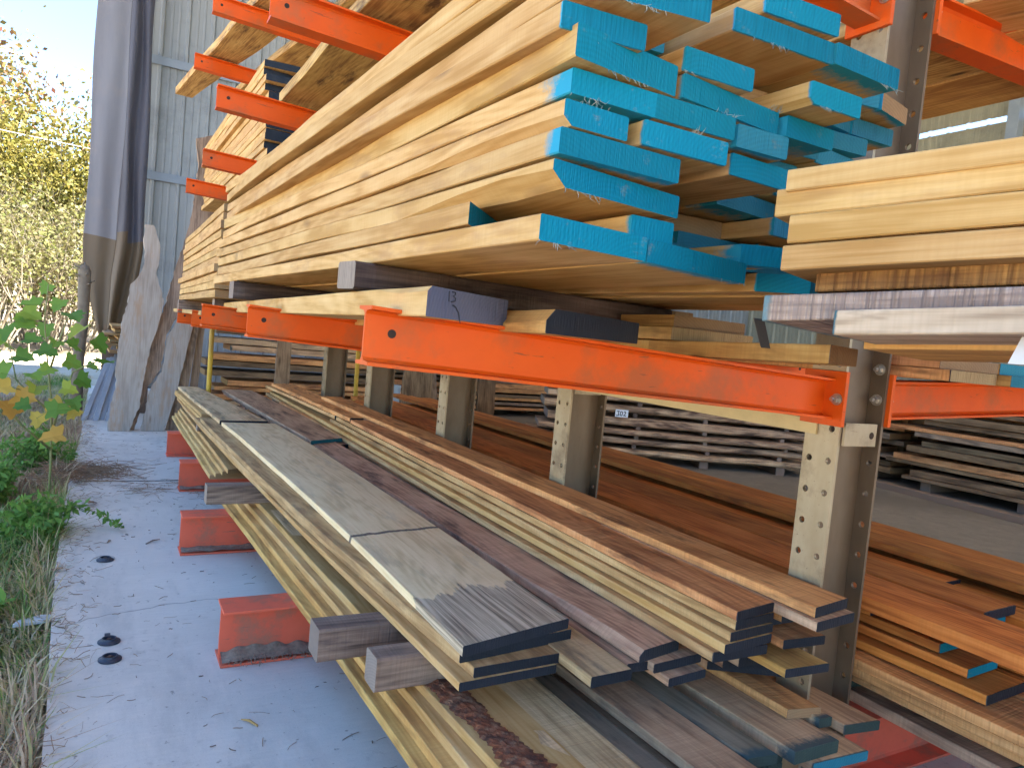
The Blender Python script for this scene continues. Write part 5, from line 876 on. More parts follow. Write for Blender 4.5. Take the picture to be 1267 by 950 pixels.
board('board', 'dark board end just behind the near column foot', 'board', 'amber boards of the pile behind the columns', (1.840, 1.280, 0.215), (2.000, 1.260), (1.840, 5.000, 0.215), 0.030, 'green', 'green_end')
board('bearer', 'dark bearer under the amber pile near the camera', 'bearer', 'bearers under the amber pile', (1.900, 1.420, 0.215), (1.900, 1.350), (2.980, 1.420, 0.215), 0.045, 'timber', 'grey_wood_end', wob=0.003, ch=0.005)
board('bearer', 'dark bearer under the amber pile further back', 'bearer', 'bearers under the amber pile', (1.900, 3.670, 0.215), (1.900, 3.600), (2.980, 3.670, 0.215), 0.045, 'timber', 'grey_wood_end', wob=0.003, ch=0.005)
board('board', 'innermost board on the right middle arms, bottom layer', 'board', 'boards on the right middle arms', (1.840, 1.050, 1.118), (2.050, 1.050), (1.820, 5.500, 1.118), 0.029, 'brown', 'wood_end')
board('board', 'innermost board on the right middle arms, upper layer', 'board', 'boards on the right middle arms', (1.840, 1.080, 1.148), (2.050, 1.050), (1.820, 5.500, 1.148), 0.029, 'brown', 'wood_end')
board('board', 'second board on the right middle arms, bottom layer', 'board', 'boards on the right middle arms', (2.060, 1.020, 1.118), (2.350, 1.020), (2.040, 5.500, 1.118), 0.029, 'gold', 'teal_end')
board('board', 'second board on the right middle arms, upper layer', 'board', 'boards on the right middle arms', (2.060, 1.050, 1.148), (2.350, 1.020), (2.040, 5.500, 1.148), 0.029, 'gold', 'teal_end')
board('board', 'third board on the right middle arms, bottom layer', 'board', 'boards on the right middle arms', (2.370, 0.950, 1.118), (2.620, 0.950), (2.350, 5.500, 1.118), 0.029, 'gold', 'teal_end')
board('board', 'third board on the right middle arms, upper layer', 'board', 'boards on the right middle arms', (2.370, 0.980, 1.148), (2.620, 0.950), (2.350, 5.500, 1.148), 0.029, 'gold', 'teal_end')
board('board', 'outermost board on the right middle arms, bottom layer', 'board', 'boards on the right middle arms', (2.640, 1.000, 1.118), (2.950, 1.000), (2.620, 5.500, 1.118), 0.029, 'gold', 'wood_end')
board('board', 'outermost board on the right middle arms, upper layer', 'board', 'boards on the right middle arms', (2.640, 1.030, 1.148), (2.950, 1.000), (2.620, 5.500, 1.148), 0.029, 'gold', 'wood_end')
board('board', 'innermost golden board overhead on the right upper arms', 'board', 'boards overhead on the right upper arms', (1.900, 1.500, 2.125), (2.120, 1.360), (1.900, 5.200, 2.125), 0.035, 'gold', 'wood_end')
board('board', 'second golden board overhead on the right upper arms', 'board', 'boards overhead on the right upper arms', (2.160, 1.360, 2.125), (2.420, 1.360), (2.160, 5.200, 2.125), 0.035, 'slab', 'wood_end')
board('board', 'third golden board overhead on the right upper arms', 'board', 'boards overhead on the right upper arms', (2.440, 1.360, 2.125), (2.740, 1.360), (2.440, 5.200, 2.125), 0.035, 'gold', 'wood_end')
board('board', 'cream board overhead at the top right corner, its end over the arm', 'board', 'boards overhead toward the camera', (2.170, 1.230, 2.113), (1.934, 1.196, 2.113), (2.722, -1.001, 2.113), 0.035, 'cream', 'wood_end')
board('board', 'second cream board overhead beside the top right corner one', 'board', 'boards overhead toward the camera', (2.426, 1.266, 2.113), (2.180, 1.231, 2.113), (2.978, -0.965, 2.113), 0.035, 'gold', 'wood_end')

# ------------------------------------------------------------------ leaning live edge slabs
LEAN = {
 'A': (7.22, 0.2, [(0.062, 0.0), (0.231, 0.0), (0.299, 0.206), (0.325, 0.458), (0.363, 0.75), (0.425, 0.975), (0.456, 1.186), (0.424, 1.287), (0.378, 1.415), (0.408, 1.615), (0.39, 1.717), (0.342, 1.869), (0.269, 1.864), (0.264, 1.699), (0.286, 1.515), (0.24, 1.383), (0.179, 1.302), (0.167, 1.154), (0.12, 0.947), (0.11, 0.766), (0.094, 0.587), (0.11, 0.411), (0.075, 0.233)]),
 'B': (7.3, 0.22, [(0.183, 0.0), (0.272, 0.0), (0.365, 0.394), (0.458, 0.538), (0.497, 0.875), (0.559, 1.016), (0.705, 1.213), (0.863, 1.559), (0.954, 1.89), (0.986, 2.219), (0.986, 2.629), (0.812, 2.855), (0.675, 2.791), (0.707, 2.53), (0.669, 2.067), (0.611, 1.759), (0.539, 1.478), (0.483, 1.189), (0.424, 0.973), (0.358, 0.671), (0.329, 0.45)]),
 'C': (7.26, 0.22, [(0.324, 0.0), (0.508, 0.0), (0.577, 0.247), (0.644, 0.582), (0.711, 0.963), (0.785, 1.222), (0.862, 1.479), (0.673, 1.378), (0.571, 1.003), (0.508, 0.862), (0.469, 0.535), (0.383, 0.384)]),
 'D': (7.34, 0.2, [(0.527, 0.0), (0.656, 0.0), (0.696, 0.318), (0.757, 0.85), (0.82, 1.226), (0.763, 1.22), (0.715, 1.0), (0.65, 0.577)]),
 'E': (7.42, 0.2, [(0.697, 0.0), (0.76, 0.0), (0.803, 0.466), (0.838, 1.009), (0.858, 1.23), (0.807, 1.225), (0.765, 0.848)]),
}
def slab_obj(name, label, cat, group, y0, k, outline, th, mat, rough=0.006, seed=1):
    # subdivide and roughen the outline, then extrude backwards
    pts = []; r = random.Random(seed)
    for (a, b), (c, d) in zip(outline, outline[1:]+outline[:1]):
        n = max(1, int(math.hypot(c-a, d-b)/0.035))
        for i in range(n):
            t = i/n; x, z = a+(c-a)*t, b+(d-b)*t
            j = rough if z > 0.02 else 0
            pts.append((x+r.uniform(-j, j), max(0, z+r.uniform(-j, j)*0.4) if z > 0 else 0.0))
    up = Vector((0, k, 1)); nb = Vector((0, 1, -k)).normalized()*th
    n = len(pts); v = []; f = []; uv = []
    for x, z in pts: v.append(Vector((x, y0, 0.002))+up*z)
    for x, z in pts:
        q = Vector((x, y0, 0.002))+up*z+nb+Vector((r.uniform(-1, 1)*rough, 0, 0)); q.z = max(q.z, 0.002); v.append(q)
    f.append(tuple(range(n))); uv.append([(z, x) for x, z in pts])
    f.append(tuple(n+i for i in reversed(range(n)))); uv.append([(z, x+2) for x, z in reversed(pts)])
    acc = 0
    for i in range(n):
        j = (i+1) % n; f.append((j, i, n+i, n+j)); l_ = (v[j]-v[i]).length
        uv.append([(acc+l_, 0), (acc, 0), (acc, th), (acc+l_, th)]); acc += l_
    me = mesh_from(name, v, f, None, uv); bm = bmesh.new(); bm.from_mesh(me)
    bmesh.ops.triangulate(bm, faces=[q for q in bm.faces if len(q.verts) > 4]); bmesh.ops.recalc_face_normals(bm, faces=bm.faces)
    bm.to_mesh(me); bm.free()
    return tag(link(name, me, M[mat]), label, cat, group)
GL = 'slabs and planks leaning at the far end of the rack'
slab_obj('live_edge_slab', 'pale grey live edge slab with curved outline, narrow top, leaning leftmost', 'slab', GL, *LEAN['A'], 0.05, 'live', seed=1)
slab_obj('live_edge_slab', 'tall brown grey live edge slab leaning behind the pale one', 'slab', GL, *LEAN['B'], 0.05, 'livebrown', seed=2)
slab_obj('live_edge_slab', 'blue grey slab with wavy left edge leaning right of the pale one', 'slab', GL, *LEAN['C'], 0.05, 'live', seed=3)
slab_obj('leaning_plank', 'brown plank with dark foot leaning beside the blue grey slab', 'plank', GL, *LEAN['D'], 0.03, 'livebrown', rough=0.001, seed=4)
slab_obj('leaning_plank', 'narrow grey brown plank leaning rightmost by the rack', 'plank', GL, *LEAN['E'], 0.03, 'livebrown', rough=0.001, seed=5)

# planks leaning deeper inside the shed
GI = 'planks leaning inside the shed'
ins = [(3.05, 3.42, 8.0, 1.9, 'dim', 'wide reddish slab leaning inside, seen between the rack columns', 0.06),
       (3.42, 3.60, 8.1, 1.7, 'livebrown', 'tilted grey plank leaning right of the wide reddish slab', -0.10),
       (3.74, 3.88, 8.1, 2.0, 'dim', 'first of three narrow planks leaning deeper inside', 0.0),
       (3.95, 4.02, 8.0, 1.8, 'livebrown', 'second, thinnest of three narrow planks leaning deeper inside', 0.0),
       (4.06, 4.30, 8.0, 2.1, 'dim', 'third, broadest of three narrow planks leaning deeper inside', 0.02)]
for i, (a, b, y, h, m_, lab, sk) in enumerate(ins):
    slab_obj('leaning_plank', lab, 'plank', GI, y, 0.12, [(a, 0), (b, 0), (b+sk*h, h), (a+sk*h, h)], 0.035, m_, rough=0.004, seed=20+i)
slab_obj('upright_board', 'dark brown upright board standing in front of the crosswise planks', 'plank', GI, 7.1, 0.04, [(1.42, 0), (1.56, 0), (1.57, 1.5), (1.44, 1.5)], 0.035, 'livebrown', rough=0.002, seed=31)
M['yellow'] = plain('yellow_paint', (0.60, 0.40, 0.04), (0.50, 0.32, 0.03), scale=8, rough=0.5, dirt=(0.25, 0.17, 0.06), dirt_amt=0.5)
for (x, y, lab) in ((0.80, 6.75, 'thin yellow pole standing behind the left pile'), (2.09, 6.7, 'thin yellow pole standing behind the second row of columns')):
    s = MB(); s.tube([(x+0.01, y, 0), (x, y+0.05, 1.6)], 0.021, n=10); s.box(x-0.05, x+0.07, y-0.06, y+0.06, 0, 0.012)
    s.tube([(x, y+0.05, 1.6), (x, y+0.05, 1.625)], 0.027, n=10)
    tag(s.build('yellow_pole', M['yellow'], sm=False), lab, 'pole', 'yellow poles')
# crosswise stored planks at the back
def cross_board(label, x0, x1, y, z, w, th, mat, group, end='wood_end', ya=0.0, name='stored_board'):
    # length runs along X: A is the back left corner
    d = Vector((x1-x0, ya, 0)); n_ = Vector((-d.y, d.x, 0)).normalized()
    A = Vector((x0, y, z))+n_*w; B = Vector((x0, y, z)); F = A+d
    return board(name, label, 'board', group, A, B, F, th, mat, end, wob=0.003, ch=0.003, wavy=0.008)
rr = random.Random(11); GX = 'crosswise boards stored at the back'
OW = ['lowest', 'second', 'third', 'fourth', 'fifth', 'sixth', 'seventh', 'eighth', 'ninth', 'tenth', 'eleventh', 'twelfth', 'top']
z = 0.12
for i in range(10):
    th = rr.choice([0.04, 0.05, 0.06]); x0 = 1.05+rr.uniform(-0.1, 0.15)
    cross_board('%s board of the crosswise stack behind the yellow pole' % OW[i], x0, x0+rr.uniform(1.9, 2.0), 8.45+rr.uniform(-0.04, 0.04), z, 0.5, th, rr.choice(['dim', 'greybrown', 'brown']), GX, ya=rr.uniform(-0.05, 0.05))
    z += th+(0.045 if i in (1, 3, 4, 6, 8) else 0.012)
for i, (x, zz) in enumerate(((1.3, 0.03), (2.6, 0.03))):
    s = MB(); s.box(x, x+0.09, 8.3, 9.05, 0, 0.115); tag(s.build('bearer', M['timber'], bevel=0.006), 'thick %s bearer under the crosswise stack at the back' % ['left', 'right'][i], 'bearer', 'bearers under the crosswise stack')
# darker stacks filling the back of the shed
for si, (x0, y0, nl) in enumerate(((4.5, 9.3, 20), (7.2, 9.4, 16), (3.1, 9.8, 26), (5.6, 9.9, 26))):
    z = 0.0
    for x in (x0+0.2, x0+1.9):
        s = MB(); s.box(x, x+0.09, y0, y0+0.5, 0, 0.1); tag(s.build('bearer', M['timber'], bevel=0.006), '%s bearer under the %s dark stack at the back wall' % ('left' if x < x0+1 else 'right', ['second', 'fourth', 'first', 'third'][si]), 'bearer', 'bearers under the back wall stacks')
    z = 0.102
    for i in range(nl):
        th = rr.choice([0.04, 0.06, 0.07]); xa = x0+rr.uniform(-0.25, 0.2)
        board('stored_board', '%s board from the floor in the %s dark stack at the back wall' % (OW[i] if i < 12 else 'upper '+OW[i-12] if i < 24 else 'highest '+OW[i-24], ['second', 'fourth', 'first', 'third'][si]), 'board', 'boards of the back wall stacks',
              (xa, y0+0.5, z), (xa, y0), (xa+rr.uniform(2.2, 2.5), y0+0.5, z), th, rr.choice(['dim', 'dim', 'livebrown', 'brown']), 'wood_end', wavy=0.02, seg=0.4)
        z += th+rr.choice([0.004, 0.03])
# bucket
M['bucket'] = plain('pale_blue_plastic', (0.36, 0.44, 0.50), (0.30, 0.38, 0.44), scale=4, rough=0.4)
s = MB(); s.tube([(2.80, 7.6, 0.25), (2.80, 7.6, 0.26), (2.80, 7.6, 0.50)], [0.060, 0.066, 0.075], n=20); s.tube([(2.80, 7.6, 0.49), (2.80, 7.6, 0.515)], 0.081, n=20)
bk = empty('bucket', (2.80, 7.6, 0.25)); tag(bk, 'small pale blue bucket standing on boards in the dark interior', 'bucket')
bpy.context.view_layer.update()
o = s.build('pail', M['bucket'], bk, sm=False); o.matrix_parent_inverse = bk.matrix_world.inverted()
s = MB(); s.tube([(2.72, 7.6, 0.49), (2.73, 7.58, 0.42), (2.78, 7.53, 0.37), (2.84, 7.53, 0.37), (2.87, 7.58, 0.42), (2.88, 7.6, 0.49)], 0.003, n=6)
o = s.build('handle', M['bolt'], bk); o.matrix_parent_inverse = bk.matrix_world.inverted()
for i in range(5):
    cross_board('%s board under the small pale blue bucket' % OW[i], 2.45, 3.0, 7.5, 0.002+0.05*i, 0.35, 0.047, 'dim', 'short boards under the bucket')

# slab stack with stickers on the far aisle, tagged
M['bark'] = wood('bark_edged_slab', (0.68, 0.47, 0.28), (0.46, 0.29, 0.165), (0.14, 0.08, 0.05), stain=(0.07, 0.045, 0.03), stain_amt=0.9, saw=0.5, knots=0.5, bump=0.8)
M['paper'] = plain('white_paper', (0.75, 0.76, 0.78), (0.68, 0.69, 0.72), scale=5, rough=0.8, bump=0.02)
M['ink'] = plain('black_ink', (0.03, 0.03, 0.035), (0.05, 0.05, 0.06), scale=5, rough=0.8, bump=0)
u = Vector((-0.883, 0.469, 0)); v_ = Vector((0.469, 0.883, 0)); P0 = Vector((6.30, 4.93, 0)); rr = random.Random(4)
z = 0.0
GS = 'live edge slabs in the stickered stack across the aisle'
for i in range(9):
    for j, t in enumerate((0.22, 1.02, 1.75, 2.4)):
        s = MB(); a = P0+u*(t+rr.uniform(-0.03, 0.03))+v_*0.02+Vector((0, 0, z)); w_ = 0.045 if i else 0.09; h_ = 0.042 if i else 0.09
        s.quad_prism([a, a+v_*0.62, a+v_*0.62+u*w_, a+u*w_, a+Vector((0, 0, h_)), a+v_*0.62+Vector((0, 0, h_)), a+v_*0.62+u*w_+Vector((0, 0, h_)), a+u*w_+Vector((0, 0, h_))])
        tag(s.build('sticker', M['timber'], bevel=0.003), '%s spacer in the %s gap of the stickered slab stack' % (['right end', 'middle right', 'middle left', 'left end'][j], OW[i]), 'spacer', 'spacers in the slab stack')
    z += 0.09 if i == 0 else (0.042 if i % 2 == 0 else 0.042)
    th = rr.choice([0.055, 0.07, 0.08])
    A = P0+u*rr.uniform(-0.06, 0.05)-v_*rr.uniform(0, 0.07)+Vector((0, 0, z)); B = A+v_*0.62
    # travel along u; left of travel is -v
    board('bark_slab', '%s bark edged slab of the stickered stack across the aisle' % OW[i], 'slab', GS, A, B, A+u*(2.75+rr.uniform(-0.1, 0.1)), th, 'bark', 'grey_wood_end', wavy=0.05, wob=0.010, ch=0.016, vw=0.004)
    z += th
def paper_tag(name, label, c, ux, uz, nrm, w, h, group=None, strokes=()):
    root = empty(name, c); tag(root, label, 'tag', group); bpy.context.view_layer.update()
    c, ux, uz, nrm = map(Vector, (c, ux, uz, nrm)); s = MB()
    s.prism([(-w/2, -h/2), (w/2, -h/2), (w/2, h/2), (-w/2, h/2)], c, ux, uz, nrm*0.0012)
    o = s.build('paper', M['paper'], root); o.matrix_parent_inverse = root.matrix_world.inverted()
    if strokes:
        s = MB()
        for st in strokes:
            for (a, b), (c2, d2) in zip(st, st[1:]):
                p, q = c+ux*a*w+uz*b*h+nrm*0.0018, c+ux*c2*w+uz*d2*h+nrm*0.0018
                dirv = (q-p).normalized(); sd_ = dirv.cross(nrm).normalized()*w*0.03
                s.quad_prism([p-sd_, p+sd_, q+sd_, q-sd_]+[k+nrm*0.0006 for k in (p-sd_, p+sd_, q+sd_, q-sd_)])
        o = s.build('writing', M['ink'], root); o.matrix_parent_inverse = root.matrix_world.inverted()
    return root
fc = P0+u*1.95-v_*0.085
paper_tag('lot_tag', 'white paper tag with handwriting on the stickered slab stack', (fc.x, fc.y, 0.50), -u, (0, 0, 1), -v_, 0.13, 0.075,
          strokes=[[(-0.4, 0.25), (-0.2, 0.3), (-0.28, 0.02), (-0.2, -0.25), (-0.42, -0.3)], [(-0.1, 0.25), (-0.12, -0.25), (0.02, -0.3), (0.06, 0.2), (-0.1, 0.25)], [(0.15, 0.15), (0.26, 0.3), (0.3, 0.05), (0.14, -0.28), (0.36, -0.28)]])

# long piles along the far right aisle
GR = 'boards in the far right piles'
rr = random.Random(8); idx = 0
for pi, (px_, py_, nl, ln, wd) in enumerate(((7.25, 2.2, 12, 2.3, 0.8), (7.35, 4.7, 12, 2.4, 0.8), (7.3, -0.4, 12, 2.4, 0.8), (8.6, 3.0, 16, 3.0, 0.8))):
    z = 0.0
    for b in range(3):
        s = MB(); s.box(px_, px_+wd, py_+0.2+b*0.9, py_+0.3+b*0.9, 0, 0.1)
        tag(s.build('bearer', M['timber'], bevel=0.006), '%s floor bearer of the %s far right pile' % (['near', 'middle', 'far'][b], ['middle', 'far', 'near', 'rear'][pi]), 'bearer', 'floor bearers of far right piles')
    z = 0.102
    for i in range(nl):
        th = rr.choice([0.035, 0.05, 0.06])
        off = rr.uniform(-0.2, 0.2)
        for j in range(2):
            x0 = px_+j*0.41+rr.uniform(-0.03, 0.02)-(0.05 if rr.random() < 0.3 and j == 0 else 0)
            board('stored_board', '%s %s board of the %s far right pile' % (OW[i] if i < 12 else 'upper layer %s' % OW[i-12], ['front', 'back'][j], ['middle', 'far', 'near', 'rear'][pi]), 'board', GR,
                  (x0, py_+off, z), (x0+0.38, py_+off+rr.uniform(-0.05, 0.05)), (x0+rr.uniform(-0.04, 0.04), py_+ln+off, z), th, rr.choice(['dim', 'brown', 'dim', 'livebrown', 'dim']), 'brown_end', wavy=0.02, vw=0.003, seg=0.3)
        z += th+(0.04 if i % 2 else 0.006)
s = MB(); s.quad_prism([(6.86, 4.9, 0.001), (6.62, 2.4, 0.001), (6.72, 2.39, 0.001), (6.96, 4.89, 0.001), (6.86, 4.9, 0.06), (6.62, 2.4, 0.06), (6.72, 2.39, 0.06), (6.96, 4.89, 0.06)])
tag(s.build('floor_timber', M['timber'], bevel=0.006), 'long grey timber lying on the floor along the far right piles', 'timber')

# tag hanging at the right edge of the tilted bundle, dark strap
paper_tag('price_tag', 'blank white paper tag hanging below the streaked grey board at right', (0.9185, 0.434, 1.168), Vector((0.354, -0.935, 0)), (0.12, -0.3, 1), Vector((-0.935, -0.354, 0)), 0.032, 0.05)

# ------------------------------------------------------------------ tarp curtain at the shed corner
M['tarp'] = plain('grey_lavender_tarp', (0.165, 0.165, 0.185), (0.20, 0.20, 0.22), scale=2.0, rough=0.6, bump=0.1, stretch=(3, 3, 0.4), dirt=(0.24, 0.21, 0.2), dirt_amt=0.4, dirt_scale=2)
M['tarp_brown'] = plain('brown_tarp', (0.12, 0.085, 0.05), (0.15, 0.11, 0.07), scale=2.0, rough=0.6, bump=0.1, stretch=(3, 3, 0.4))
M['tarp_dark'] = plain('dark_grey_tarp', (0.075, 0.075, 0.095), (0.10, 0.10, 0.125), scale=2.0, rough=0.55, bump=0.1, stretch=(3, 3, 0.4))
def curtain(name, label, y, xl, xr, ztop, zbot_l, zbot_r, split, mats, fold, nfold, seed):
    nu, nv = 36, 46; V, F_, mi = [], [], []
    for i in range(nv+1):
        t = i/nv
        for j in range(nu+1):
            s_ = j/nu; zb = zbot_l+(zbot_r-zbot_l)*s_; z = ztop+(zb-ztop)*t
            a, b = xl(z), xr(z); x = a+(b-a)*s_
            ph = s_*nfold*2*math.pi+seed
            yy = y+fold*(math.sin(ph+0.6*math.sin(z*0.8+seed))*0.7+0.5*noise.noise(Vector((s_*3, z*0.9, seed))))*(0.5+0.5*t)
            V.append((x+0.01*math.sin(z*3+s_*5), yy, z))
    for i in range(nv):
        for j in range(nu):
            a = i*(nu+1)+j; F_.append((a, a+1, a+nu+2, a+nu+1)); mi.append(1 if V[a+nu+1][2] < split else 0)
    me = mesh_from(name, V, F_, mi); smooth(me)
    o = link(name, me, mats); md = o.modifiers.new('thick', 'SOLIDIFY'); md.thickness = 0.004
    return tag(o, label, 'tarp')
def pw(pts):
    def f(z):
        if z <= pts[0][0]: return pts[0][1]
        for (a, b), (c, d) in zip(pts, pts[1:]):
            if z <= c: return b+(d-b)*(z-a)/(c-a)
        return pts[-1][1]
    return f
curtain('tarp_curtain', 'rolled grey lavender tarp with brown lower end hanging at shed corner', 9.0, pw([(0.7, -0.05), (1.0, -0.13), (1.45, -0.23), (1.75, -0.25), (7, -0.25)]), pw([(0.7, 0.0), (1.4, 0.02), (1.75, 0.06), (7, 0.09)]), 6.8, 0.78, 0.74, 1.76, [M['tarp'], M['tarp_brown']], 0.018, 1.3, 1.0)
curtain('tarp_curtain', 'darker grey tarp fold hanging between the pale tarp and siding', 9.35, pw([(0.7, -0.02), (1.75, 0.05), (7, 0.05)]), pw([(0.7, 0.20), (1.75, 0.33), (3, 0.30), (7, 0.27)]), 6.8, 0.72, 0.80, 1.80, [M['tarp_dark'], M['tarp_brown']], 0.05, 1.7, 2.3)

# small pile and leaning lengths at the shed corner
GC = 'small boards piled below the tarp'
rr = random.Random(21); z = 0.62
s = MB(); s.box(-0.02, 0.42, 8.5, 8.6, 0, 0.618); s.box(-0.02, 0.42, 9.6, 9.7, 0, 0.618)
tag(s.build('sawhorse', M['timber'], bevel=0.006), 'plain dark trestle carrying the small boards under the tarp', 'trestle')
for i in range(8):
    th = rr.choice([0.02, 0.03, 0.025]); a = rr.uniform(-0.02, 0.14)
    board('offcut', '%s offcut of the small pile below the tarp' % OW[i], 'offcut', GC, (a, 8.35+rr.uniform(-0.15, 0.1), z), (a+0.26, 8.4), (a-0.04, 9.8, z), th, rr.choice(['gold', 'cream', 'greybrown']), 'wood_end', wavy=0.01, seg=0.3)
    z += th+0.012
M['plastic'] = plain('grey_plastic_channel', (0.24, 0.25, 0.27), (0.30, 0.31, 0.33), scale=4, rough=0.4)
for i in range(6):
    s = MB(); x = -0.16+0.05*i; y0 = 7.85+0.05*(i % 2); w = 0.045
    top = Vector((0.10+0.028*i, 8.75, 0.78+0.03*(i % 3))); b = Vector((x, y0, 0.001)); d = (top-b)
    s.quad_prism([b, b+Vector((w, 0, 0)), b+Vector((w, 0.03, 0)), b+Vector((0, 0.03, 0))]+[q+d for q in (b, b+Vector((w, 0, 0)), b+Vector((w, 0.03, 0)), b+Vector((0, 0.03, 0)))])
    tag(s.build('leaning_length', M['plastic'], bevel=0.004), '%s grey length leaning against the small pile below the tarp' % ['leftmost', 'second', 'third', 'fourth', 'fifth', 'rightmost'][i], 'strip', 'grey lengths leaning below the tarp')

# ------------------------------------------------------------------ vegetation
import numpy as np
def leafmat(name, cols, trans=0.35, rough=0.6):
    m, n, l, p = nt(name)
    at = N(n, 'ShaderNodeAttribute', attribute_name='tone')
    st = [(i/(len(cols)-1), c) for i, c in enumerate(cols)]
    r = ramp(n, st); l.new(at.outputs['Fac'], r.inputs[0])
    l.new(r.outputs[0], p.inputs['Base Color']); p.inputs['Roughness'].default_value = rough; p.inputs['Specular IOR Level'].default_value = 0.3
    tr = n.new('ShaderNodeBsdfTranslucent'); l.new(r.outputs[0], tr.inputs['Color'])
    mx = n.new('ShaderNodeMixShader'); mx.inputs[0].default_value = trans
    l.new(p.outputs[0], mx.inputs[1]); l.new(tr.outputs[0], mx.inputs[2]); l.new(mx.outputs[0], n['Material Output'].inputs[0])
    return m
M['leaf_auto'] = leafmat('autumn_leaves', [(0.108, 0.038, 0.018), (0.141, 0.079, 0.030), (0.157, 0.116, 0.036), (0.111, 0.101, 0.033), (0.066, 0.075, 0.024)])
M['leaf_yg'] = leafmat('yellow_green_leaves', [(0.071, 0.072, 0.010), (0.106, 0.099, 0.014), (0.139, 0.119, 0.021), (0.161, 0.125, 0.029)])
M['leaf_dry'] = leafmat('dry_bramble_leaves', [(0.072, 0.058, 0.024), (0.106, 0.097, 0.033), (0.112, 0.114, 0.033), (0.080, 0.097, 0.021)])
M['leaf_green'] = leafmat('broad_green_leaves', [(0.081, 0.187, 0.030), (0.135, 0.264, 0.045), (0.189, 0.330, 0.050), (0.338, 0.396, 0.060)])
M['leaf_yellow'] = leafmat('yellowing_leaves', [(0.45, 0.24, 0.05), (0.60, 0.40, 0.07), (0.55, 0.45, 0.10)])
M['weed'] = leafmat('weed_green', [(0.104, 0.218, 0.040), (0.169, 0.322, 0.060), (0.247, 0.391, 0.090)])
M['grass'] = leafmat('grass_blades', [(0.12, 0.22, 0.04), (0.19, 0.29, 0.07), (0.36, 0.34, 0.13), (0.52, 0.40, 0.22), (0.60, 0.46, 0.30), (0.36, 0.22, 0.14)], trans=0.25)
M['straw'] = plain('dry_stems', (0.30, 0.19, 0.11), (0.20, 0.12, 0.07), scale=8, rough=0.9)
M['twig'] = plain('pale_twigs', (0.19, 0.165, 0.12), (0.13, 0.11, 0.08), scale=4, rough=0.9)
M['trunk'] = plain('tree_bark', (0.22, 0.18, 0.13), (0.14, 0.11, 0.08), scale=9, rough=0.9, bump=0.5, dist=0.02)
M['stem'] = plain('green_stem', (0.17, 0.22, 0.07), (0.24, 0.22, 0.09), scale=20, rough=0.6)

def cards(name, P, size, mat, parent, seed, aspect=1.5, jit=0.5, droop=0.0):
    """many small pointed leaf faces at points P"""
    rs = np.random.RandomState(seed); n = len(P); P = np.asarray(P, float)
    d = rs.normal(size=(n, 3)); d[:, 2] -= droop; d /= np.linalg.norm(d, axis=1)[:, None]
    e = np.cross(d, rs.normal(size=(n, 3))); e /= np.linalg.norm(e, axis=1)[:, None]
    s = size*(1-jit/2+jit*rs.rand(n))[:, None]
    v = np.empty((n, 4, 3)); v[:, 0] = P-d*s*aspect/2; v[:, 1] = P+e*s/2-d*s*0.05; v[:, 2] = P+d*s*aspect/2; v[:, 3] = P-e*s/2-d*s*0.05
    me = bpy.data.meshes.new(name); me.vertices.add(4*n); me.vertices.foreach_set('co', v.reshape(-1))
    me.loops.add(4*n); me.loops.foreach_set('vertex_index', np.arange(4*n)); me.polygons.add(n)
    me.polygons.foreach_set('loop_start', np.arange(0, 4*n, 4)); me.polygons.foreach_set('loop_total', np.full(n, 4))
    a = me.attributes.new('tone', 'FLOAT', 'POINT')
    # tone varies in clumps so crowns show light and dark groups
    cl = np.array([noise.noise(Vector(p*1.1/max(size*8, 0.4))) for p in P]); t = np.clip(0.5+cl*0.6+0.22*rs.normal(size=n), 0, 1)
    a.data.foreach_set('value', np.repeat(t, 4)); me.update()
    return link(name, me, mat, parent)

def grow(s, p, d, length, rad, depth, rnd, tips, spread=0.6, up=0.15, n=5):
    pts = [p]; rads = [rad]; q = Vector(p); dd = Vector(d)
    k = 4
    for i in range(k):
        dd = (dd+Vector((rnd.gauss(0, 0.13), rnd.gauss(0, 0.13), rnd.gauss(0, 0.08)+up*0.3))).normalized(); q = q+dd*length/k
        pts.append(q.copy()); rads.append(rad*(1-0.45*(i+1)/k))
        if depth <= 1: tips.append(q.copy())
    s.tube(pts, rads, n=n, cap=False)
    if depth > 0:
        for j in range(rnd.choice([2, 3, 3])):
            a = pts[rnd.choice([2, 3, 4])]; nd = (dd+Vector((rnd.gauss(0, spread), rnd.gauss(0, spread), rnd.gauss(0.1, spread*0.6)))).normalized()
            grow(s, a, nd, length*rnd.uniform(0.55, 0.8), rad*0.5, depth-1, rnd, tips, spread, up, max(3, n-1))
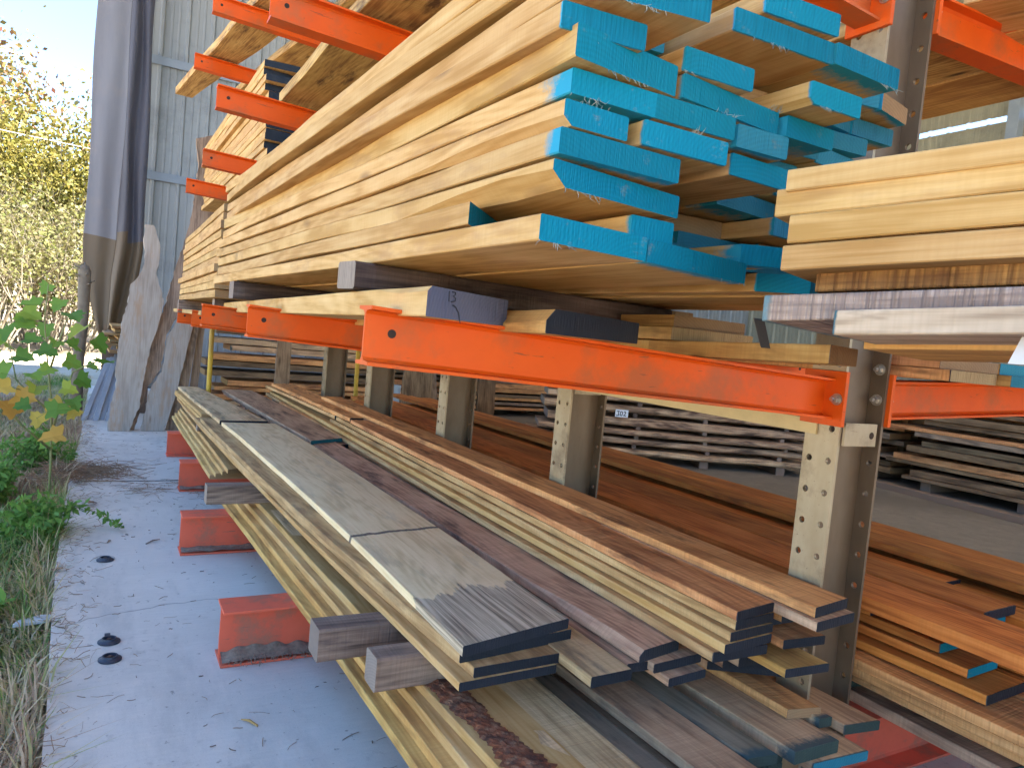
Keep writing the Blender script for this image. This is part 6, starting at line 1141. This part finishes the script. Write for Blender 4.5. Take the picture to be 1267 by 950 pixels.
def tree(label, loc, h, seed, leafm, nleaf, lsize, name='tree', group='trees beyond the shed', cat='tree', stems=1, depth=4, spread=0.55, rad=0.07, barkm='trunk', cloud=0.5):
    rnd = random.Random(seed); root = empty(name, loc); tag(root, label, cat, group)
    s = MB(); tips = []
    for k in range(stems):
        a = rnd.uniform(0, 6.28); o_ = Vector((math.cos(a), math.sin(a), 0))*(0.25*(stems > 1)*rnd.random()*2)
        tilt = Vector((math.cos(a)*0.35*(stems > 1), math.sin(a)*0.35*(stems > 1), 1)).normalized()
        grow(s, o_, tilt, h*rnd.uniform(0.36, 0.46), rad, depth, rnd, tips, spread)
    mz = max(t.z for t in tips); sc = h/mz
    me = mesh_from('trunk', [Vector((v.x*min(sc, 1.3), v.y*min(sc, 1.3), v.z*sc)) for v in s.v], s.f); smooth(me); link('trunk', me, M[barkm], root)
    P = []
    for i in range(nleaf):
        t = rnd.choice(tips); P.append((t.x*min(sc, 1.3)+rnd.gauss(0, cloud), t.y*min(sc, 1.3)+rnd.gauss(0, cloud), max(0.1, t.z*sc+rnd.gauss(0, cloud))))
    cards('crown', P, lsize, M[leafm], root, seed)
    return root
# trees seen past the shed corner (far to near)
tl = [(-3.6, 31, 10.3, 'tall sparse autumn tree at the left edge of the picture', 'leaf_auto', 3000, 0.10, 0.8),
      (-2.2, 29, 9.6, 'tall thin autumn tree with red specked leaves against the sky', 'leaf_auto', 2400, 0.09, 0.7),
      (-0.6, 33, 8.6, 'sparse autumn tree half behind the tarp', 'leaf_auto', 1800, 0.10, 0.8),
      (-6.5, 34, 11.5, 'autumn tree outside left of the tall sparse one', 'leaf_auto', 3500, 0.16, 0.8),
      (1.5, 36, 8.0, 'autumn tree hidden mostly behind the end wall', 'leaf_auto', 2500, 0.16, 0.8)]
for i, (x, y, h, lab, lm, nl, ls, cd) in enumerate(tl):
    tree(lab, (x, y, -0.1), h, 40+i, lm, nl, ls, depth=5, rad=0.10, cloud=cd)
sh = [(-4.2, 26, 6.6), (-2.4, 24, 6.1), (-0.9, 25, 6.6), (-6.4, 25, 7.0), (-8.6, 23, 6.2), (0.9, 27, 5.9), (-3.2, 28, 6.9), (-1.6, 29, 6.4)]
sw = ['left edge', 'middle', 'beside the tarp', 'far left', 'outermost left', 'behind the tarp', 'left of middle, further back', 'right of middle, further back']
for i, (x, y, h) in enumerate(sh):
    tree('yellow green bushy tree in the sunlit thicket, %s' % sw[i], (x, y, -0.1), h, 60+i, 'leaf_yg', 9000, 0.08, name='bushy_tree', group='bushy trees of the thicket', stems=4, depth=3, rad=0.045, barkm='twig', cloud=0.55)
br = [(-3.6, 19.5, 3.6), (-2.3, 18.6, 3.3), (-1.2, 19.2, 3.8), (-0.5, 20.5, 3.4), (-5.0, 18.5, 3.4), (-6.8, 19.5, 3.8), (-2.9, 21.5, 4.4), (-1.6, 22, 4.6), (0.6, 21, 4.2)]
bw = ['left edge', 'centre', 'beside the post', 'touching the tarp', 'further left', 'outermost left', 'rear left', 'rear right', 'hidden by the wall']
for i, (x, y, h) in enumerate(br):
    tree('pale twiggy bramble with dry leaves, %s' % bw[i], (x, y, -0.1), h, 80+i, 'leaf_dry', 3000, 0.06, name='bramble_bush', group='brambles before the thicket', cat='bush', stems=14, depth=3, spread=0.8, rad=0.026, barkm='twig', cloud=0.28)

# grass verge left of the slab, one mass of blades
def grass(name, label, n, seed, region, hgt, mat, tonef, width=0.004):
    rs = np.random.RandomState(seed); x0, x1, y0, y1 = region
    # denser near the slab edge and near the camera
    y = y0+(y1-y0)*rs.rand(n)**1.7
    ex = np.interp(y, [c[0] for c in ctrl], [c[1] for c in ctrl])
    x = ex-0.01-(x1-x0)*rs.rand(n)**1.35
    P = np.stack([x, y, np.full(n, -0.10)], 1)
    nz = np.array([noise.noise(Vector((a*2.2, b*2.2, 3))) for a, b in zip(x, y)])
    h = hgt*(0.45+0.8*rs.rand(n))*(1+0.9*nz)
    a = rs.rand(n)*6.283; lean = 0.25+0.9*rs.rand(n)
    d = np.stack([np.cos(a), np.sin(a), np.zeros(n)], 1); side = np.stack([-np.sin(a), np.cos(a), np.zeros(n)], 1)
    w = (width*(0.6+0.8*rs.rand(n)))[:, None]; h = h[:, None]; lean = lean[:, None]; up = np.array([0, 0, 1.0])
    p1 = P+up*h*0.55+d*h*lean*0.25; p2 = P+up*h*(1-0.25*lean)+d*h*lean*0.9
    v = np.stack([P-side*w, P+side*w, p1+side*w*0.8, p1-side*w*0.8, p2], 1).reshape(-1, 3)
    b = np.arange(n)*5
    li = np.stack([b, b+1, b+2, b+3, b+3, b+2, b+4], 1).reshape(-1)
    me = bpy.data.meshes.new(name); me.vertices.add(5*n); me.vertices.foreach_set('co', v.reshape(-1)); me.loops.add(7*n); me.loops.foreach_set('vertex_index', li)
    me.polygons.add(2*n); ls = np.stack([np.arange(n)*7, np.arange(n)*7+4], 1).reshape(-1); me.polygons.foreach_set('loop_start', ls); me.polygons.foreach_set('loop_total', np.tile([4, 3], n))
    at = me.attributes.new('tone', 'FLOAT', 'POINT'); t = np.clip(tonef(x, y, nz, rs), 0, 1); at.data.foreach_set('value', np.repeat(t, 5)); me.update()
    o = link(name, me, mat); tag(o, label, 'grass', kind='stuff'); return o
def tone(x, y, nz, rs):
    n2 = np.array([noise.noise(Vector((a*1.3, b*0.9, 8))) for a, b in zip(x, y)])
    return 0.58+0.9*n2+0.25*rs.normal(size=len(x))
grass('grass', 'tangled green and dry grass beside the concrete', 60000, 3, (0, 1.6, 0.9, 13), 0.11, M['grass'], tone)
def tone2(x, y, nz, rs): return 0.78+0.15*rs.normal(size=len(x))
grass('dry_grass', 'short dry straw thatch under the grass beside the concrete', 40000, 5, (0, 1.5, 0.9, 13), 0.055, M['grass'], tone2, 0.003)
def tone3(x, y, nz, rs): return 0.35+0.2*rs.normal(size=len(x))
rs0 = 0
# long loose blades leaning over the slab edge
grass('overhanging_grass', 'longer loose blades leaning over the concrete edge', 2500, 9, (0, 0.10, 0.9, 8), 0.20, M['grass'], tone, 0.003)

# broad leaved sapling
def palm_leaf(V, F_, T, c, d, nrm, size, rnd, tone_):
    d = Vector(d).normalized(); nrm = Vector(nrm).normalized(); s_ = d.cross(nrm).normalized(); nrm = s_.cross(d).normalized()
    out = [(0, 0), (-0.10, 0.34), (-0.06, 0.52), (0.20, 0.44), (0.34, 0.58), (0.46, 0.30), (0.74, 0.30), (0.80, 0.14), (1.0, 0.0)]
    ring = [(a, b) for a, b in out]+[(a, -b) for a, b in reversed(out[1:-1])]
    b0 = len(V); fold = rnd.uniform(0.1, 0.5); curl = rnd.uniform(-0.1, 0.35)
    for a, b in [(0.4, 0.0)]+ring:
        b2 = b*1.05; V.append(Vector(c)+(d*(a-0.05)+s_*b2)*size+nrm*size*(abs(b2)*fold-curl*a*a+rnd.uniform(-0.02, 0.02))); T.append(tone_)
    n = len(ring)
    for i in range(n): F_.append((b0, b0+1+i, b0+1+(i+1) % n))
def sapling(name, label, base, joints, leaves, size, seed):
    rnd = random.Random(seed); root = empty(name, base); tag(root, label, 'plant'); bpy.context.view_layer.update()
    b = Vector(base); s = MB()
    for j in joints: s.tube([Vector(p)-b for p in j], [0.007-0.0045*i/(len(j)-1) for i in range(len(j))], n=6)
    V = {0: [], 1: []}; F_ = {0: [], 1: []}; T = {0: [], 1: []}
    for (x, y, z, col) in leaves:
        c = Vector((x, y, z))-b; d = Vector((rnd.gauss(0, 1), rnd.gauss(-0.4, 0.6), rnd.gauss(-0.35, 0.4))); nr = Vector((rnd.gauss(0, 0.35), -0.75+rnd.gauss(0, 0.3), 0.8))
        palm_leaf(V[col], F_[col], T[col], c, d, nr, size*rnd.uniform(0.75, 1.2), rnd, rnd.random())
        s.tube([c-d.normalized()*size*0.6+Vector((0, 0.03, -0.03)), c], 0.0018, n=4)
    me = mesh_from('stem', s.v, s.f); smooth(me); link('stem', me, M['stem'], root)
    for k, nm, mt in ((0, 'leaves', 'leaf_green'), (1, 'yellow_leaves', 'leaf_yellow')):
        if V[k]: me = mesh_from(nm, V[k], F_[k], None, None, {'tone': T[k]}); link(nm, me, M[mt], root)
LEAFPOS = [(-0.286, 4.778, 1.186, 0), (-0.225, 4.774, 1.104, 0), (-0.295, 4.328, 1.071, 0), (-0.156, 4.342, 1.045, 0), (-0.348, 4.718, 0.99, 0), (-0.415, 4.668, 0.971, 0), (-0.275, 4.635, 0.968, 0), (-0.102, 4.454, 0.976, 0), (-0.441, 4.603, 0.899, 0), (-0.363, 4.603, 0.884, 0), (-0.224, 4.591, 0.887, 0), (-0.124, 4.379, 0.88, 0), (-0.044, 4.515, 0.914, 0), (-0.289, 4.497, 0.844, 0), (-0.406, 4.662, 0.791, 0), (-0.183, 4.797, 0.772, 0), (-0.079, 4.775, 0.753, 0), (-0.003, 4.572, 0.782, 0), (-0.116, 4.522, 0.699, 0), (-0.238, 4.434, 0.755, 0), (-0.306, 4.318, 0.731, 0), (-0.172, 4.314, 0.666, 0), (-0.432, 4.532, 0.706, 0), (-0.409, 4.459, 0.647, 1), (-0.382, 4.49, 0.595, 1), (-0.314, 4.746, 0.623, 0), (-0.177, 4.563, 0.544, 1), (-0.153, 4.58, 0.498, 1), (-0.234, 4.418, 0.534, 0), (-0.167, 4.312, 0.426, 1), (-0.382, 4.463, 0.506, 1), (-0.319, 4.368, 0.57, 0), (-0.134, 4.555, 0.581, 0), (-0.282, 4.799, 0.419, 1), (-0.215, 4.637, 0.342, 0), (-0.502, 4.391, 0.882, 0), (-0.572, 4.747, 0.731, 0), (-0.592, 4.698, 0.945, 0), (-0.382, 4.667, 1.031, 0), (-0.434, 4.753, 0.828, 0)]
sapling('sapling', 'young broad leaved sapling with green and yellowing leaves growing in the verge', (-0.22, 4.6, -0.1),
        [[(-0.22, 4.6, -0.1), (-0.22, 4.6, 0.22), (-0.231, 4.6, 0.546), (-0.265, 4.6, 0.806), (-0.285, 4.6, 0.998), (-0.276, 4.6, 1.184)],
         [(-0.225, 4.6, 0.40), (-0.18, 4.58, 0.58), (-0.142, 4.6, 0.726), (-0.07, 4.6, 0.77), (-0.012, 4.6, 0.802)],
         [(-0.231, 4.6, 0.5), (-0.32, 4.62, 0.58), (-0.395, 4.6, 0.668), (-0.44, 4.6, 0.878)],
         [(-0.25, 4.6, 0.72), (-0.21, 4.6, 0.9), (-0.176, 4.6, 1.031)],
         [(-0.225, 4.6, 0.3), (-0.36, 4.5, 0.45), (-0.48, 4.5, 0.62)]], LEAFPOS, 0.095, 7)

def weed(name, label, base, n, hgt, spread, seed, lsize=0.018, arch=None):
    rnd = random.Random(seed); root = empty(name, base); tag(root, label, 'weed'); s = MB(); P = []
    for i in range(n):
        a = rnd.uniform(0, 6.283); r_ = spread*rnd.random(); h = hgt*rnd.uniform(0.6, 1.1)
        p = Vector((rnd.gauss(0, spread*0.25), rnd.gauss(0, spread*0.25), 0)); e = Vector((math.cos(a)*r_, math.sin(a)*r_, h)); pts = []
        for k in range(5):
            t = k/4; q = p.lerp(e, t); q.z = h*(t**0.8)*(1-0.25*t*r_/spread); pts.append(q)
            if k:
                for m_ in range(9): P.append(pts[-2].lerp(q, rnd.random())+Vector((rnd.gauss(0, 0.018), rnd.gauss(0, 0.018), rnd.gauss(0, 0.012))))
        s.tube(pts, [0.003, 0.0026, 0.0022, 0.0016, 0.001], n=4, cap=False)
    for st in (arch or []):
        pts = [Vector(q)-Vector(base) for q in st]; s.tube(pts, 0.0018, n=4, cap=False)
        for a_, b_ in zip(pts, pts[1:]):
            for m_ in range(16): P.append(a_.lerp(b_, rnd.random())+Vector((rnd.gauss(0, 0.009), rnd.gauss(0, 0.009), rnd.gauss(0, 0.009))))
    me = mesh_from('stems', s.v, s.f); link('stems', me, M['stem'], root)
    cards('foliage', P, lsize, M['weed'], root, seed, aspect=2.6, jit=0.7)
weed('leafy_weed', 'dense dark green weed spilling onto the slab below the sapling', (-0.23, 4.05, -0.1), 45, 0.28, 0.22, 3, arch=[[(-0.15, 4.1, 0.1), (-0.05, 4.1, 0.10), (0.05, 4.05, 0.06), (0.12, 3.98, 0.02)]])
weed('leafy_weed', 'smaller bright green weed at the left picture edge', (-0.52, 4.9, -0.1), 30, 0.30, 0.2, 4)
weed('leafy_weed', 'green weed further back behind the sapling', (-0.35, 5.8, -0.1), 40, 0.35, 0.3, 5)
weed('leafy_weed', 'low green weed in the near grass', (-0.42, 3.1, -0.1), 26, 0.14, 0.18, 6, 0.02)

# dead post beyond the sapling
s = MB(); s.tube([(-0.20, 8.0, -0.1), (-0.21, 8.0, 0.5), (-0.19, 8.0, 1.0), (-0.20, 8.0, 1.40), (-0.20, 8.0, 1.45)], [0.055, 0.05, 0.048, 0.055, 0.03], n=10)
for k in range(14):
    a = random.Random(k).uniform(0, 6.28); z = 1.25+0.015*k; s.tube([(-0.20, 8.0, z), (-0.20+0.09*math.cos(a), 8.0+0.09*math.sin(a), z+0.03)], 0.008, n=4)
tag(s.build('dead_post', M['trunk'], sm=True), 'dark weathered post with a knobbly top beyond the sapling', 'post')
# service wires on two poles outside the view
M['wire'] = plain('pale_wire', (0.55, 0.52, 0.46), (0.5, 0.47, 0.42), scale=2, rough=0.5)
for (za, zb, lab) in ((9.15, 8.75, 'upper pale overhead wire crossing the sky beyond the shed'), (6.56, 6.3, 'lower pale overhead wire in front of the trees')):
    s = MB(); pts = []
    for i in range(17):
        t = i/16; x = -16+30*t; zz = za+(zb-za)*((x+3.5)/2.6)*0.4-0.25*math.sin(math.pi*t)+0.2; pts.append((x, 22+0.5*(t), (zz-1.115)*22.3/30+1.115))
    s.tube(pts, 0.009, n=5); tag(s.build('overhead_wire', M['wire']), lab, 'wire', 'overhead wires')
for x in (-16, 14):
    s = MB(); s.tube([(x, 22.2, -0.2), (x, 22.2, 8.2)], [0.14, 0.10], n=10); s.box(x-0.05, x+0.05, 21.9, 22.5, 6.7, 6.8); s.box(x-0.05, x+0.05, 21.9, 22.5, 4.6, 4.7)
    tag(s.build('utility_pole', M['trunk']), 'wooden utility pole carrying the wires, %s side outside the picture' % ('left' if x < 0 else 'right'), 'pole')

# small things on the concrete
M['cap'] = plain('dark_blue_black_plastic', (0.022, 0.028, 0.045), (0.035, 0.042, 0.06), scale=20, rough=0.4)
M['rust'] = plain('rusty_insert', (0.10, 0.05, 0.03), (0.06, 0.035, 0.025), scale=60, rough=0.8)
def cap(label, x, y, tab=False):
    root = empty('plastic_cap', (x, y, 0)); tag(root, label, 'cap', 'round plastic caps on the concrete')
    s = MB(); n = 24; prof = [(0.034, 0.001), (0.034, 0.005), (0.024, 0.010), (0.022, 0.015), (0.018, 0.015), (0.017, 0.006), (0.0, 0.006)]
    for r_, z in prof:
        for k in range(n): s.v.append(Vector((r_*math.cos(2*math.pi*k/n), r_*math.sin(2*math.pi*k/n), z)))
    for i in range(len(prof)-1):
        for k in range(n): a = i*n+k; b = i*n+(k+1) % n; s.f.append((a, b, b+n, a+n)); s.m.append(0)
    s.build('ring', M['cap'], root, sm=False)
    s = MB(); s.tube([(0, 0, 0.006), (0, 0, 0.013)], 0.007, n=6); s.box(-0.014, 0.014, -0.002, 0.002, 0.006, 0.011); s.build('insert', M['rust'], root)
    if tab: s = MB(); s.box(-0.014, 0.004, 0.026, 0.046, 0.004, 0.014); s.build('tab', M['cap'], root, bevel=0.002)
cap('round black plastic cap nearest the camera on the concrete', 0.067, 2.522)
cap('round black plastic cap with a square tab, second from the camera', 0.065, 2.66, True)
cap('round black plastic cap furthest from the camera', 0.052, 3.544)
s = MB(); s.prism([(-0.06, -0.02), (0.05, -0.03), (0.06, 0.015), (0.02, 0.03), (-0.05, 0.012)], (-0.165, 2.95, -0.02), (1, 0, 0.1), (0, 1, 0), (0, 0, 0.012))
M['chip'] = plain('pale_concrete_chip', (0.5, 0.5, 0.48), (0.4, 0.4, 0.39), scale=20, rough=0.9)
tag(s.build('concrete_chip', M['chip'], bevel=0.002), 'pale flat concrete chip lying at the grass edge', 'chip')
def strands(name, label, n, seed, fx, L, rad, mat, cat='litter', flat=0.003):
    rnd = random.Random(seed); s = MB()
    for i in range(n):
        x, y = fx(rnd); a = rnd.uniform(0, 6.283); l_ = L*rnd.uniform(0.3, 1.2); c = rnd.gauss(0, 0.5); pts = []
        for k in range(4):
            pts.append(Vector((x, y, flat*(0.3+rnd.random()))));  a += c*0.4; x += math.cos(a)*l_/3; y += math.sin(a)*l_/3
        s.tube(pts, rad*rnd.uniform(0.5, 1.2), n=3, cap=False)
    return tag(s.build(name, mat), label, cat, kind='stuff')
strands('straw_litter', 'thin dry grass and straw bits scattered over the concrete', 300, 1, lambda r: (r.uniform(-0.1, 0.9)**1, r.uniform(1.3, 7.2)), 0.05, 0.0009, M['straw'])
strands('edge_litter', 'dry grass bits blown along the slab edge', 520, 12, lambda r: (-0.13+abs(r.gauss(0, 0.07)), r.uniform(1.3, 7.5)), 0.07, 0.0011, M['straw'], flat=0.012)
strands('dark_debris', 'tiny dark twigs and crumbs scattered over the concrete', 280, 2, lambda r: (r.uniform(-0.08, 1.3), r.uniform(1.3, 7.2)), 0.02, 0.0014, M['timber'])
strands('dry_vine_litter', 'reddish dry vine heap spreading from the verge onto the slab', 330, 3, lambda r: (-0.18+abs(r.gauss(0, 0.16)), 5.35+r.gauss(0, 0.13)), 0.26, 0.0018, M['straw'], flat=0.035)
strands('dry_stem_litter', 'thin dry stems trapped along the second base beam', 90, 4, lambda r: (r.uniform(0.15, 0.6), 4.93+r.gauss(0, 0.12)), 0.16, 0.0012, M['straw'], flat=0.012)
strands('sawdust_litter', 'dark chips and dirt gathered on the base beam flange', 240, 5, lambda r: (r.uniform(0.40, 0.75), 2.385+r.gauss(0, 0.02)), 0.02, 0.0016, M['timber'], flat=0.018)
for i, (x, y, a, l_, lab) in enumerate(((0.42, 1.98, 2.2, 0.06, 'pale wood splinter lying on the near concrete'), (0.22, 3.75, 0.8, 0.09, 'dark twig lying between the first base beams'), (0.06, 3.8, 1.2, 0.04, 'short dark twig near the round cap'))):
    s = MB(); d = Vector((math.cos(a), math.sin(a), 0))*l_; p = Vector((x, y, 0.004)); s.tube([p, p+d*0.5+Vector((0, 0.004, 0.004)), p+d], [0.003, 0.004, 0.0015], n=5)
    tag(s.build('twig', M['cream'] if i == 0 else M['timber']), lab, 'twig')
for i, (x, y, a, lab) in enumerate(((-0.03, 4.55, 0.5, 'dark curled dead leaf on the concrete below the weed'), (-0.12, 3.42, 2.0, 'brown curled dead leaf at the slab edge'))):
    V, F_, T = [], [], []; palm_leaf(V, F_, T, (0, 0, 0.012), (math.cos(a), math.sin(a), 0.1), (0, 0, 1), 0.05, random.Random(i), 0.2)
    o = link('dead_leaf', mesh_from('dead_leaf', V, F_, None, None, {'tone': T}), M['straw']); o.location = (x, y, 0); tag(o, lab, 'leaf')
# bark strip and a loose strap
def bark_strip():
    rnd = random.Random(6); n = 260; V, F_ = [], []; sec = 15
    for i in range(n+1):
        t = i/n; y = 0.55+1.13*t; x = 0.825-0.085*t+0.006*noise.noise(Vector((y*6, 0, 0))); w = 0.034+0.016*noise.noise(Vector((y*4, 5, 0))); z0 = 0.277
        for k in range(sec):
            a = math.pi*k/(sec-1); r_ = 1+0.30*noise.noise(Vector((y*16, a*3, 1)))+0.40*noise.noise(Vector((y*75, a*9, 1)))
            V.append((x+math.cos(a)*w*r_, y, z0+math.sin(a)*0.010*r_))
    for i in range(n):
        for k in range(sec-1): a = i*sec+k; F_.append((a, a+1, a+sec+1, a+sec))
    F_.append(tuple(range(sec))); F_.append(tuple(n*sec+k for k in reversed(range(sec))))
    return mesh_from('bark', V, F_)
M['redbark'] = plain('reddish_bark', (0.24, 0.075, 0.03), (0.075, 0.032, 0.02), scale=38, rough=0.9, bump=0.9, dist=0.006, dirt=(0.32, 0.20, 0.12), dirt_amt=0.6, dirt_scale=30)
tag(link('bark_strip', bark_strip(), M['redbark']), 'rough reddish bark edge strip lying along the lowest pile', 'bark')
M['strap'] = plain('black_strap', (0.03, 0.028, 0.025), (0.045, 0.04, 0.035), scale=10, rough=0.6)
s = MB(); s.quad_prism([(0.80, 0.74, 1.178), (0.815, 0.735, 1.178), (0.862, 0.76, 1.140), (0.848, 0.765, 1.140), (0.80, 0.742, 1.180), (0.815, 0.737, 1.180), (0.862, 0.762, 1.142), (0.848, 0.767, 1.142)])
tag(s.build('steel_strap', M['strap']), 'bent black strap sticking out below the grey sawn board', 'strap')

# dusty deposits on the bottom flanges of the base beams
M['dust'] = plain('grey_dust', (0.30, 0.23, 0.17), (0.18, 0.14, 0.10), scale=60, rough=1.0, bump=0.6)
for i, (y, xt) in enumerate(((2.425, 0.372), (3.607, 0.35), (4.894, 0.447))):
    V, F_ = [], []; n, m_ = 60, 8
    for a in range(n+1):
        for b in range(m_+1):
            x = xt+0.006+0.45*a/n; t = b/m_; yy = y-0.064+0.059*t
            hgt = (0.010+(0.026 if i == 0 else 0.008)*t**1.5)*(0.75+0.5*noise.noise(Vector((x*22, yy*30, i)))); V.append((x, yy, 0.010+hgt))
    for a in range(n):
        for b in range(m_): q = a*(m_+1)+b; F_.append((q, q+1, q+m_+2, q+m_+1))
    o = link('dust_deposit', mesh_from('dust_deposit', V, F_), M['dust']); smooth(o.data); tag(o, 'grey dust and chips lying on a base beam flange', 'dust', kind='stuff')
# pencilled number on the grey end, scribbles on the tan board
def find(lab): return [o for o in COL.objects if o.get('label') == lab][0]
def ink_on(boardlab, name, c, ux, uz, nrm, w, h, strokes, width=0.035):
    root = find(boardlab); c, ux, uz, nrm = Vector(c), Vector(ux).normalized(), Vector(uz).normalized(), Vector(nrm).normalized(); s = MB()
    for st in strokes:
        pts = [c+ux*a*w+uz*b*h+nrm*0.0012 for a, b in st]; s.tube(pts, w*width, n=5)
    s.build(name, M['ink'], root)
_e = Vector((0.217, 0.136, 0)).normalized(); _n = Vector((0.136, -0.217, 0)).normalized()
_c = Vector((0.438, 1.071, 1.179))+_e*0.068
ink_on('thick pale board with dark grey end lying on the nearest middle arm', 'number', _c, _e, (0, 0, 1), _n, 0.022, 0.018,
       [[(-0.5, 0.45), (-0.45, -0.5)], [(-0.1, 0.4), (0.3, 0.45), (0.35, 0.2), (0.05, 0.05), (0.4, -0.1), (0.35, -0.4), (-0.1, -0.5)], [(0.1, -0.8), (0.5, -0.9), (1.0, -1.4), (1.3, -2.3)]], 0.045)
